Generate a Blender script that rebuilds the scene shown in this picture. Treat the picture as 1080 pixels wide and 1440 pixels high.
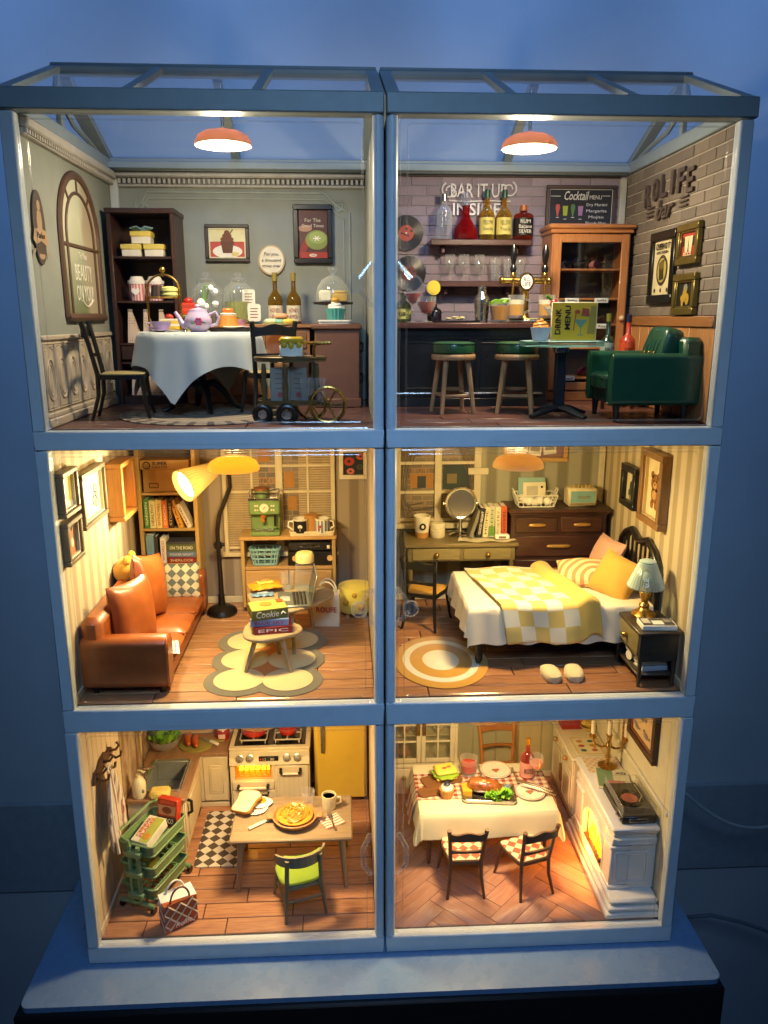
import bpy, math, random
from math import sin, cos, pi, radians as R
from mathutils import Vector, Matrix
random.seed(7)
for o in list(bpy.data.objects): bpy.data.objects.remove(o)
S = bpy.context.scene
COL = S.collection
# ---------------------------------------------------------------- camera
CAM = Vector((-.405, -7.7448, 7.2004)); PITCH, YAW, FPX = .2415, .0508, 1111.05
cam = bpy.data.cameras.new('camera'); camo = bpy.data.objects.new('camera', cam); COL.objects.link(camo)
cam.sensor_fit = 'VERTICAL'; cam.sensor_height = 36; cam.sensor_width = 27; cam.lens = 36 * FPX / 1440
cam.clip_start = .05; cam.clip_end = 200
camo.location = CAM; camo.rotation_euler = (pi / 2 - PITCH, 0, -YAW)
S.camera = camo
# ---------------------------------------------------------------- where a sight line meets a plane (used to read off positions)
def _ray(u, v):
    x, y, z = (u - 540) / FPX, 1.0, -(v - 720) / FPX
    c, s = cos(PITCH), sin(PITCH); y, z = y * c + z * s, -y * s + z * c
    c, s = cos(YAW), sin(YAW); return Vector((c * x + s * y, -s * x + c * y, z))
def AZ(u, v, z): r = _ray(u, v); return CAM + r * ((z - CAM.z) / r.z)
def AY(u, v, y): r = _ray(u, v); return CAM + r * ((y - CAM.y) / r.y)
def AX(u, v, x): r = _ray(u, v); return CAM + r * ((x - CAM.x) / r.x)
# ---------------------------------------------------------------- dim blue evening in the room around the house
w = bpy.data.worlds.new('World'); S.world = w; w.use_nodes = True
bg = w.node_tree.nodes['Background']; bg.inputs[0].default_value = (.07, .17, .46, 1); bg.inputs[1].default_value = .055
S.view_settings.view_transform = 'Standard'; S.view_settings.look = 'None'
S.view_settings.exposure = 0; S.view_settings.gamma = 1
def lamp(name, kind, loc, watts, col, size=.1, aim=None, **kw):
    l = bpy.data.lights.new(name, kind); l.energy = watts; l.color = col
    if kind == 'AREA': l.size = size
    else: l.shadow_soft_size = size
    for k, v in kw.items(): setattr(l, k, v)
    o = bpy.data.objects.new(name, l); COL.objects.link(o); o.location = loc
    if aim is not None: o.rotation_euler = (Vector(aim) - Vector(loc)).to_track_quat('-Z', 'Y').to_euler()
    return o
for x in (-6.4, -3.2, 0, 3.2, 6.4): lamp('wall_fill_spot', 'SPOT', (x, -1.2, 19), 2650, (.21, .45, 1), .8, aim=(x, 3.75, 11.2), spot_size=R(40), spot_blend=1)  # added unseen fill spots, grade the wall from bright top to dark foot
lamp('front_glow', 'AREA', (-.3, -11, 13.5), 98, (.37, .63, 1), 3.5, aim=(0, 0, 5.2), spread=R(54))
WARM = (1, .84, .58); AMBER = (1, .75, .34)
# lights of the six ceiling lamps, the reading lamp, the oven and the fireplace
for x, y, z, A, P, c in ((-1.58, .9, 8.81, 62, 135, WARM), (1.52, .9, 8.81, 66, 175, WARM), (-1.62, .85, 5.52, 85, 140, AMBER), (1.53, .85, 5.52, 62, 145, AMBER),
                         (-1.45, .85, 2.5, 58, 110, (1, .74, .38)), (1.2, .85, 2.5, 48, 105, (1, .74, .38))):
    lamp('bulb_light', 'AREA', (x, y, z), A, c, .5, aim=(x, y, 0), shape='DISK')      # what the open shade throws down
    lamp('bulb_light', 'POINT', (x, y, z - .02), P, c, .15)                            # and round about
lamp('board_glow', 'SPOT', (0, -5.0, 15), 1500, (.05, .33, 1), 1.2, aim=(0, -1.0, 0), spot_size=R(44), spot_blend=1)  # added fill spot that turns the board bluer, no lamp of the room
lamp('reading_light', 'SPOT', AY(252, 687, 1.93), 210, (1, .84, .45), .10, aim=AY(252, 687, 1.93) + (AY(257, 684, 2.0) - AY(303, 659, 2.35)), spot_size=R(150), spot_blend=.5)
lamp('oven_light', 'POINT', (-1.8, 2.40, .90), 3, (1, .45, .05), .06)
lamp('fire_light', 'POINT', (2.72, 1.12, .60), 40, (1, .33, .04), .12)
cy = S.cycles
S.render.engine = 'CYCLES'
cy.use_denoising = True
try: cy.denoiser = 'OPENIMAGEDENOISE'
except Exception: pass
cy.max_bounces = 10; cy.diffuse_bounces = 4; cy.glossy_bounces = 4; cy.transmission_bounces = 8; cy.transparent_max_bounces = 40
cy.sample_clamp_indirect = 4; cy.caustics_reflective = False; cy.caustics_refractive = False
F1, F2, F3 = 6.14, 3.19, .22      # floor levels of the three storeys
# ---------------------------------------------------------------- mesh collector
class B:
    def __init__(s): s.v = []; s.f = []; s.mi = []; s.T = None
    def add(s, vs, fs, m=0):
        n = len(s.v)
        s.v += [tuple(s.T @ Vector(p)) for p in vs] if s.T else [tuple(p) for p in vs]
        s.f += [tuple(i + n for i in f) for f in fs]; s.mi += [m] * len(fs); return s
    def box(s, x0, x1, y0, y1, z0, z1, b=.008, m=0):
        b = min(b, abs(x1 - x0) * .45, abs(y1 - y0) * .45, abs(z1 - z0) * .45)
        if b <= 0:
            vs = [(x, y, z) for x in (x0, x1) for y in (y0, y1) for z in (z0, z1)]
            return s.add(vs, [(0, 1, 3, 2), (4, 6, 7, 5), (0, 4, 5, 1), (2, 3, 7, 6), (0, 2, 6, 4), (1, 5, 7, 3)], m)
        vs = []; idx = {}
        for i, (x, bx) in enumerate(((x0, b), (x1, -b))):
            for j, (y, by) in enumerate(((y0, b), (y1, -b))):
                for k, (z, bz) in enumerate(((z0, b), (z1, -b))):
                    idx[i, j, k] = len(vs); vs += [(x, y + by, z + bz), (x + bx, y, z + bz), (x + bx, y + by, z)]
        g = lambda i, j, k, a: idx[i, j, k] + a
        fs = []
        for a in range(3):
            b_, c_ = (a + 1) % 3, (a + 2) % 3
            for t in (0, 1):
                q = []
                for (p, r) in ((0, 0), (1, 0), (1, 1), (0, 1)):
                    e = [0, 0, 0]; e[a] = t; e[b_] = p; e[c_] = r; q.append(g(*e, a))
                fs.append(tuple(q if t else q[::-1]))
            for p in (0, 1):
                for r in (0, 1):
                    e0 = [0, 0, 0]; e0[b_] = p; e0[c_] = r; e1 = list(e0); e1[a] = 1
                    q = (g(*e0, b_), g(*e1, b_), g(*e1, c_), g(*e0, c_))
                    fs.append(q if (p + r) % 2 else q[::-1])
        for i in (0, 1):
            for j in (0, 1):
                for k in (0, 1):
                    q = (g(i, j, k, 0), g(i, j, k, 1), g(i, j, k, 2)); fs.append(q if (i + j + k) % 2 else q[::-1])
        return s.add(vs, fs, m)
    def ring(s, rings, m=0, closed=False, cap=True):
        n = len(rings[0]); vs = [p for r in rings for p in r]; fs = []
        k = len(rings)
        for i in range(k if closed else k - 1):
            a, b = i * n, ((i + 1) % k) * n
            fs += [(a + j, a + (j + 1) % n, b + (j + 1) % n, b + j) for j in range(n)]
        if cap and not closed: fs += [tuple(range(n))[::-1], tuple(range((k - 1) * n, k * n))]
        return s.add(vs, fs, m)
    def lathe(s, prof, c=(0, 0, 0), n=20, m=0, cap=True, sx=1, sy=1, flute=0, fn=0):
        rg = []
        for r, z in prof:
            rg.append([(c[0] + sx * r * (1 + flute * cos(fn * 2 * pi * j / n)) * cos(2 * pi * j / n), c[1] + sy * r * (1 + flute * cos(fn * 2 * pi * j / n)) * sin(2 * pi * j / n), c[2] + z) for j in range(n)])
        return s.ring(rg, m, cap=cap)
    def tube(s, pts, r, n=8, m=0, closed=False, cap=True):
        pts = [Vector(p) for p in pts]; k = len(pts); rg = []; up = None
        for i, p in enumerate(pts):
            if closed: d = pts[(i + 1) % k] - pts[i - 1]
            else: d = pts[min(i + 1, k - 1)] - pts[max(i - 1, 0)]
            if d.length < 1e-9: d = Vector((0, 0, 1))
            d.normalize()
            if up is None:
                up = Vector((0, 0, 1)) if abs(d.z) < .9 else Vector((1, 0, 0))
            a = up - d * up.dot(d)
            if a.length < 1e-4: a = d.orthogonal()
            a.normalize(); b = d.cross(a); up = a
            q = r[i] if isinstance(r, (list, tuple)) else r
            qa, qb = q if isinstance(q, tuple) else (q, q)
            rg.append([p + a * (qa * cos(2 * pi * j / n)) + b * (qb * sin(2 * pi * j / n)) for j in range(n)])
        return s.ring(rg, m, closed, cap)
    def cyl(s, p0, p1, r0, r1=None, n=14, m=0, cap=True):
        return s.tube([p0, p1], [r0, r0 if r1 is None else r1], n, m, cap=cap)
    def prism(s, poly, o=(0, 0, 0), ax='z', d=.02, m=0):
        """outline in a plane, thickened along ax: z -> (x,y), y -> (x,z), x -> (y,z)"""
        P = {'z': lambda a, b, t: (o[0] + a, o[1] + b, o[2] + t), 'y': lambda a, b, t: (o[0] + a, o[1] + t, o[2] + b), 'x': lambda a, b, t: (o[0] + t, o[1] + a, o[2] + b)}[ax]
        n = len(poly); vs = [P(a, b, 0) for a, b in poly] + [P(a, b, d) for a, b in poly]
        fs = [tuple(range(n)), tuple(range(2 * n - 1, n - 1, -1))] + [(i, i + n, (i + 1) % n + n, (i + 1) % n) for i in range(n)]
        return s.add(vs, fs, m)
    def grid(s, fn, nu, nv, m=0, wrap=False):
        vs = [fn(i / nu, j / nv) for i in range(nu + (0 if wrap else 1)) for j in range(nv + 1)]; k = nv + 1; N = nu if wrap else nu + 1
        return s.add(vs, [(i * k + j, ((i + 1) % N) * k + j, ((i + 1) % N) * k + j + 1, i * k + j + 1) for i in range(nu) for j in range(nv)], m)
    def ball(s, c, r, nu=16, nv=10, m=0, e=1.0, ex=None):
        """ellipsoid; e<1 makes it boxy like a cushion"""
        if not isinstance(r, (tuple, list)): r = (r, r, r)
        pw = lambda t, q: math.copysign(abs(t) ** q, t); ex = ex or e
        def P(a, b): return (c[0] + r[0] * pw(cos(b), ex) * pw(cos(a), e), c[1] + r[1] * pw(cos(b), ex) * pw(sin(a), e), c[2] + r[2] * pw(sin(b), ex))
        return s.ring([[P(2 * pi * i / nu, -pi / 2 + pi * (j + .02) / (nv + .04)) for i in range(nu)] for j in range(nv + 1)], m)
    def mesh(s, name, mats, sharp=38, recalc=True):
        me = bpy.data.meshes.new(name); me.from_pydata(s.v, [], s.f)
        for q in (mats if isinstance(mats, (list, tuple)) else [mats]): me.materials.append(q)
        if any(s.mi): me.polygons.foreach_set('material_index', s.mi)
        if recalc:
            import bmesh
            bm = bmesh.new(); bm.from_mesh(me); bmesh.ops.recalc_face_normals(bm, faces=bm.faces); bm.to_mesh(me); bm.free()
        me.polygons.foreach_set('use_smooth', [True] * len(me.polygons)); me.set_sharp_from_angle(angle=R(sharp)); me.update()
        return me
def bx(x0, x1, y0, y1, z0, z1, b=.008): return B().box(x0, x1, y0, y1, z0, z1, b)
def tag(o, label, cat, group=None, kind=None):
    if label: o['label'] = label
    if cat: o['category'] = cat
    if group: o['group'] = group
    if kind: o['kind'] = kind
    return o
def T(name, label, cat, loc=(0, 0, 0), rz=0, group=None):
    o = bpy.data.objects.new(name, None); COL.objects.link(o); o.empty_display_size = .1
    o.location = loc; o.rotation_euler = (0, 0, rz); return tag(o, label, cat, group)
def O(name, b, mats, par=None, label=None, loc=None, rot=None, **kw):
    me = b if isinstance(b, bpy.types.Mesh) else b.mesh(name, mats, **kw)
    o = bpy.data.objects.new(name, me); COL.objects.link(o)
    if par is not None: o.parent = par
    if loc is not None: o.location = loc
    if rot is not None: o.rotation_euler = rot
    if label: o['label'] = label
    return o
def kids(o): return [c for c in COL.objects if c.parent == o]
def dup(root, loc=None, rz=None, label=None, par=None):
    c = root.copy(); COL.objects.link(c)
    if par is not None: c.parent = par
    if loc is not None: c.location = loc
    if rz is not None: c.rotation_euler = (0, 0, rz)
    if label: c['label'] = label
    for ch in kids(root): dup(ch, par=c)
    return c
def put(me, name, items, par, mats=None):
    """alike pieces sharing one mesh: items are (loc, rot, scale)"""
    for loc, rot, sc in items:
        o = bpy.data.objects.new(name, me); COL.objects.link(o); o.parent = par; o.location = loc
        if rot: o.rotation_euler = rot
        if sc: o.scale = sc
_TC = {}
def TX(name, s, o, right, up, mat, par, h=None, w=None, d=.003, align='CENTER', bold=0, shear=0, space=1):
    """lettering: o is the middle of the line, right/up its directions"""
    cu = bpy.data.curves.new('lettering', 'FONT'); cu.body = s; cu.align_x = 'CENTER'; cu.align_y = 'CENTER'; cu.extrude = d / 2; cu.resolution_u = 2
    cu.offset = bold; cu.shear = shear; cu.space_character = space
    tmp = bpy.data.objects.new('t', cu); me = bpy.data.meshes.new_from_object(tmp); bpy.data.objects.remove(tmp)
    xs = [v.co.x for v in me.vertices] or [0, 1]; ys = [v.co.y for v in me.vertices] or [0, 1]
    W, H = max(max(xs) - min(xs), 1e-4), max(max(ys) - min(ys), 1e-4)
    kx = ky = (h / H if h else w / W)
    if h and w: kx = w / W
    cx, cy_ = (max(xs) + min(xs)) / 2, (max(ys) + min(ys)) / 2
    r, u = Vector(right).normalized(), Vector(up).normalized(); n = r.cross(u)
    for v in me.vertices: v.co = Vector(o) + r * ((v.co.x - cx) * kx) + u * ((v.co.y - cy_) * ky) + n * (v.co.z + d / 2)
    me.materials.clear(); me.materials.append(mat)
    ob = bpy.data.objects.new(name, me); COL.objects.link(ob); ob.parent = par; return ob
# ---------------------------------------------------------------- materials
def lin(h):
    h = h.lstrip('#'); c = [int(h[i:i + 2], 16) / 255 for i in (0, 2, 4)]
    return tuple(x / 12.92 if x < .04045 else ((x + .055) / 1.055) ** 2.4 for x in c)
def col(c): return lin(c) if isinstance(c, str) else c
class N:
    def __init__(s, name):
        s.m = bpy.data.materials.new(name); s.m.use_nodes = True; s.t = s.m.node_tree; s.b = s.t.nodes['Principled BSDF']; s.out = s.t.nodes['Material Output']; s._c = None
    def n(s, ty, **kw):
        q = s.t.nodes.new('ShaderNode' + ty)
        for k, v in kw.items(): setattr(q, k, v)
        return q
    def L(s, a, b): s.t.links.new(a, b)
    def oc(s, sc=None, gen=False):
        if s._c is None: s._c = s.n('TexCoord')
        c = s._c.outputs['Generated' if gen else 'Object']
        if sc is None: return c
        mp = s.n('Mapping'); mp.inputs['Scale'].default_value = sc; s.L(c, mp.inputs[0]); return mp.outputs[0]
    def math(s, op, a, b=None, c=None):
        q = s.n('Math', operation=op)
        for i, x in enumerate((a, b, c)):
            if x is None: continue
            if isinstance(x, (int, float)): q.inputs[i].default_value = x
            else: s.L(x, q.inputs[i])
        return q.outputs[0]
    def xyz(s, v=None):
        q = s.n('SeparateXYZ'); s.L(v or s.oc(), q.inputs[0]); return q.outputs
    def noise(s, scale=8, detail=3, sc=None, rough=.55, gen=False):
        q = s.n('TexNoise'); q.inputs['Scale'].default_value = scale; q.inputs['Detail'].default_value = detail; q.inputs['Roughness'].default_value = rough
        s.L(s.oc(sc, gen), q.inputs['Vector']); return q.outputs['Fac']
    def mix(s, f, a, b):
        q = s.n('Mix', data_type='RGBA')
        if isinstance(f, (int, float)): q.inputs[0].default_value = f
        else: s.L(f, q.inputs[0])
        for i, x in ((6, a), (7, b)):
            if isinstance(x, tuple): q.inputs[i].default_value = (*x[:3], 1)
            else: s.L(x, q.inputs[i])
        return q.outputs[2]
    def step(s, v, a, b):
        q = s.n('MapRange'); q.inputs[1].default_value = a; q.inputs[2].default_value = b; s.L(v, q.inputs[0]); return q.outputs[0]
    def col(s, c): 
        if isinstance(c, tuple): s.b.inputs['Base Color'].default_value = (*c[:3], 1)
        else: s.L(c, s.b.inputs['Base Color'])
    def bump(s, h, st=.2, d=.01):
        q = s.n('Bump'); q.inputs['Strength'].default_value = st; q.inputs['Distance'].default_value = d; s.L(h, q.inputs['Height']); s.L(q.outputs[0], s.b.inputs['Normal'])
    def p(s, r=.5, metal=0, coat=0, spec=None, sheen=0, sss=0, trans=0, ior=None):
        s.b.inputs['Roughness'].default_value = r; s.b.inputs['Metallic'].default_value = metal; s.b.inputs['Coat Weight'].default_value = coat
        if spec is not None: s.b.inputs['Specular IOR Level'].default_value = spec
        if sheen: s.b.inputs['Sheen Weight'].default_value = sheen
        if sss: s.b.inputs['Subsurface Weight'].default_value = sss; s.b.inputs['Subsurface Scale'].default_value = .03
        if trans: s.b.inputs['Transmission Weight'].default_value = trans
        if ior: s.b.inputs['IOR'].default_value = ior
        return s
def sh(c, k): return tuple(min(1, x * k) for x in c)
_M = {}
def pl(c, r=.42, metal=0, var=.10, vs=6, bump=.06, bs=60, coat=0, name=None, **kw):
    """plain painted or moulded surface with slight mottling"""
    key = ('pl', c, r, metal, var, vs, bump, bs, coat, tuple(kw.items()))
    if key in _M: return _M[key]
    q = N(name or 'paint'); k = col(c)
    f = q.step(q.noise(vs, 4), .3, .7)
    q.col(q.mix(f, sh(k, 1 - var), sh(k, 1 + var))); q.p(r, metal, coat, **kw)
    rr = q.math('MULTIPLY_ADD', q.noise(vs * 3, 3), .24, r - .12); q.L(rr, q.b.inputs['Roughness'])
    if bump: q.bump(q.noise(bs, 3), bump, .01)
    _M[key] = q.m; return q.m
def wood(c1, c2, ax='x', s=5, r=.45, coat=.1, st=14, name='wood'):
    key = ('wood', c1, c2, ax, s, r, coat, st)
    if key in _M: return _M[key]
    q = N(name); sc = {'x': (1, st, st), 'y': (st, 1, st), 'z': (st, st, 1)}[ax]
    oi = q.n('ObjectInfo')
    a = q.noise(s, 5, sc, .65); b2 = q.noise(s * .35, 2, sc)
    f = q.step(q.math('ADD', q.math('MULTIPLY', a, .65), q.math('MULTIPLY', b2, .35)), .36, .64)
    base = q.mix(f, col(c1), col(c2))
    hs = q.n('HueSaturation'); q.L(base, hs.inputs['Color']); q.L(q.math('MULTIPLY_ADD', oi.outputs['Random'], .34, .83), hs.inputs['Value']); 
    q.col(hs.outputs[0]); q.p(r, 0, coat); q.bump(a, .12, .01); _M[key] = q.m; return q.m
def fabric(c, r=.85, s=90, var=.12, bump=.25, sheen=.2, c2=None):
    key = ('fab', c, r, s, var, bump, c2)
    if key in _M: return _M[key]
    q = N('fabric'); k = col(c); f = q.step(q.noise(s, 2), .3, .7); g = q.step(q.noise(5, 3), .3, .7)
    q.col(q.mix(q.math('MULTIPLY_ADD', g, .5, q.math('MULTIPLY', f, .5)), sh(k, 1 - var), sh(k, 1 + var) if not c2 else col(c2))); q.p(r, sheen=sheen); q.bump(q.noise(s, 2), bump, .008); _M[key] = q.m; return q.m
def emit(c, e, name='glow'):
    key = ('em', c, e)
    if key in _M: return _M[key]
    q = N(name); q.b.inputs['Base Color'].default_value = (*col(c), 1); q.b.inputs['Emission Color'].default_value = (*col(c), 1); q.b.inputs['Emission Strength'].default_value = e; _M[key] = q.m; return q.m
def glass(tint=(1, 1, 1), ior=1.45, r=.03, haze=0, hc=(.8, .85, .9), name='clear_glass', dens=0):
    key = ('gl', tint, ior, r, haze, hc)
    if key in _M: return _M[key]
    q = N(name); t = q.t
    fw_ = q.n('LayerWeight'); fw_.inputs[0].default_value = .5; f0 = ((ior - 1) / (ior + 1)) ** 2; fr = q.math('MULTIPLY_ADD', q.math('POWER', fw_.outputs[1], 5), .8, f0)
    tr = q.n('BsdfTransparent'); tr.inputs[0].default_value = (*tint, 1)
    gl = q.n('BsdfGlossy'); gl.inputs['Roughness'].default_value = r
    mx = q.n('MixShader'); q.L(fr, mx.inputs[0]); q.L(tr.outputs[0], mx.inputs[1]); q.L(gl.outputs[0], mx.inputs[2]); o = mx.outputs[0]
    if haze:
        df = q.n('BsdfDiffuse'); df.inputs[0].default_value = (*hc, 1); m2 = q.n('MixShader')
        lw = q.n('LayerWeight'); lw.inputs[0].default_value = .35
        q.L(q.math('MULTIPLY_ADD', lw.outputs[1], haze * 2.0, haze * .3), m2.inputs[0]); q.L(o, m2.inputs[1]); q.L(df.outputs[0], m2.inputs[2]); o = m2.outputs[0]
    q.L(o, q.out.inputs[0]); t.nodes.remove(q.b); _M[key] = q.m; return q.m
def stripes(c1, c2, c3, ax, per, name='striped_wallpaper'):
    q = N(name); c = q.xyz()[{'x': 0, 'y': 1, 'z': 2}[ax]]
    t = q.math('FRACT', q.math('DIVIDE', q.math('ADD', c, 20), per))
    a = q.math('GREATER_THAN', t, .5); e1 = q.math('GREATER_THAN', q.math('ABSOLUTE', q.math('SUBTRACT', t, .75)), .19); 
    base = q.mix(a, col(c1), q.mix(q.math('MULTIPLY', e1, a), col(c2), col(c3)))
    f = q.step(q.noise(120, 2), .35, .65); q.col(q.mix(q.math('MULTIPLY', f, .12), base, (.1, .08, .05))); q.p(.75); q.bump(q.noise(90, 2), .1, .006); return q.m
def checks(c1, c2, s, axes='xy', rot=0, r=.8, off=(0, 0), gap=None, bump=.2, gen=False):
    """two-colour check; s = size of one square"""
    q = N('checked'); v = q.oc(gen=gen); 
    if rot:
        mp = q.n('Mapping'); mp.inputs['Rotation'].default_value = (0, 0, rot) if 'z' not in axes else (0, rot, 0); q.L(v, mp.inputs[0]); v = mp.outputs[0]
    o = q.xyz(v); i = {'x': 0, 'y': 1, 'z': 2}
    a = q.math('FLOOR', q.math('DIVIDE', q.math('ADD', o[i[axes[0]]], 20 + off[0]), s)); b = q.math('FLOOR', q.math('DIVIDE', q.math('ADD', o[i[axes[1]]], 20 + off[1]), s))
    k = q.math('MODULO', q.math('ADD', a, b), 2)
    f = q.step(q.noise(70, 2), .3, .7); base = q.mix(k, col(c1), col(c2)); q.col(q.mix(q.math('MULTIPLY', f, .1), base, (.25, .2, .1))); q.p(r, sheen=.1); q.bump(q.noise(110, 2), bump, .006); return q.m
def gingham(c1, c2, s, axes='xy', r=.85):
    q = N('gingham'); o = q.xyz(); i = {'x': 0, 'y': 1, 'z': 2}
    st = [q.math('LESS_THAN', q.math('FRACT', q.math('DIVIDE', q.math('ADD', o[i[a]], 20), s)), .5) for a in axes]
    k = q.math('MULTIPLY', q.math('ADD', *st), .5); q.col(q.mix(k, col(c1), col(c2))); q.p(r, sheen=.1); q.bump(q.noise(120, 2), .2, .006); return q.m
WHITE = pl('#d8dcde', .38, name='white_plastic'); CREAM = pl('#e2d8bd', .5); BLACK = pl('#14130f', .35); DKWOOD = wood('#2a1712', '#3d241b', 'z'); 
SHELL = pl('#c6ced2', .36, var=.04, name='pale_grey_plastic')
BRASS = pl('#b8924a', .28, 1, var=.08); STEEL = pl('#b9b9b6', .25, 1, var=.05); CHROME = pl('#d8d8d6', .12, 1, var=.03)
CLEAR = glass((.985, .99, .99)); GLASSY = glass((.98, .985, .98), 1.48, .03, .10, (.9, .9, .86))
RIM = glass((.97, .97, .97), 1.55, .14, .05, (.9, .88, .84), name='clear_plastic_edge')
PAPER = pl('#e9e4d6', .7)
OAK = wood('#a47a48', '#c39a62', 'x'); OAKZ = wood('#a47a48', '#c39a62', 'z')
# ---------------------------------------------------------------- surroundings
wallm = pl('#b9c3cc', .8, var=.06, vs=.7, bump=.12, bs=9); 
wl = O('wall', bx(-16, 16, 3.75, 4.0, -9, 26, 0), wallm); tag(wl, None, None, kind='structure')
sk = O('wall_skirting', bx(-16, 16, 3.66, 3.749, -2.0, -.35, .03), pl('#98a4af', .6)); tag(sk, None, None, kind='structure')
fl = O('floor', bx(-16, 16, -14, 3.75, -9.2, -9, 0), pl('#3a3a3e', .7)); tag(fl, None, None, kind='structure')
# table: dark block with a white board on top
t = T('low_table', 'black wooden table under the white board and the whole doll house', 'table', (0, 0, 0))
tb = B().box(-4.02, 3.78, -.66, 3.4, -1.6, -.07, .03); O('table_body', tb, wood('#0d0b0a', '#1c1815', 'x', 3, .6, 0, 20), t)
O('table_leg', bx(-3.9, -3.4, -.5, 0, -9, -1.6), wood('#0d0b0a', '#1c1815', 'z', 3, .6, 0, 20), t); O('table_leg', bx(3.2, 3.7, -.5, 0, -9, -1.6), wood('#0d0b0a', '#1c1815', 'z', 3, .6, 0, 20), t)
def rrect(x0, x1, y0, y1, r, n=5):
    P = []
    for cx, cy_, a in ((x1 - r, y0 + r, -90), (x1 - r, y1 - r, 0), (x0 + r, y1 - r, 90), (x0 + r, y0 + r, 180)):
        P += [(cx + r * cos(R(a + 90 * i / n)), cy_ + r * sin(R(a + 90 * i / n))) for i in range(n + 1)]
    return P
bo = O('white_board', B().prism(rrect(-3.97, 3.76, -.6, 3.35, .1), (0, 0, -.068), 'z', .064), pl('#7692b2', .28, var=.03, vs=1.5, coat=.5)); tag(bo, 'white glossy board lying on the black table under the doll house', 'board')
cb = B().tube([AY(950 + 12 * i, 1100 + 64 * sin(min(i / 9, 1) * pi / 2) ** .9 - max(0, i - 10) * 2.2, 2.6) for i in range(17)], .026, 8)
tag(O('power_cable', cb, pl('#aeb6bd', .5)), 'pale upper cable looping out beside the doll house', 'cable')
cb = B().tube([AY(960, 1290, 3.2), AY(1000, 1287, 3.0), AY(1040, 1296, 2.9), AY(1070, 1306, 2.85), AY(1100, 1318, 2.8)], .03, 8)
tag(O('power_cable', cb, pl('#6f7a85', .5)), 'dim lower cable drooping behind the white board', 'cable')
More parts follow.
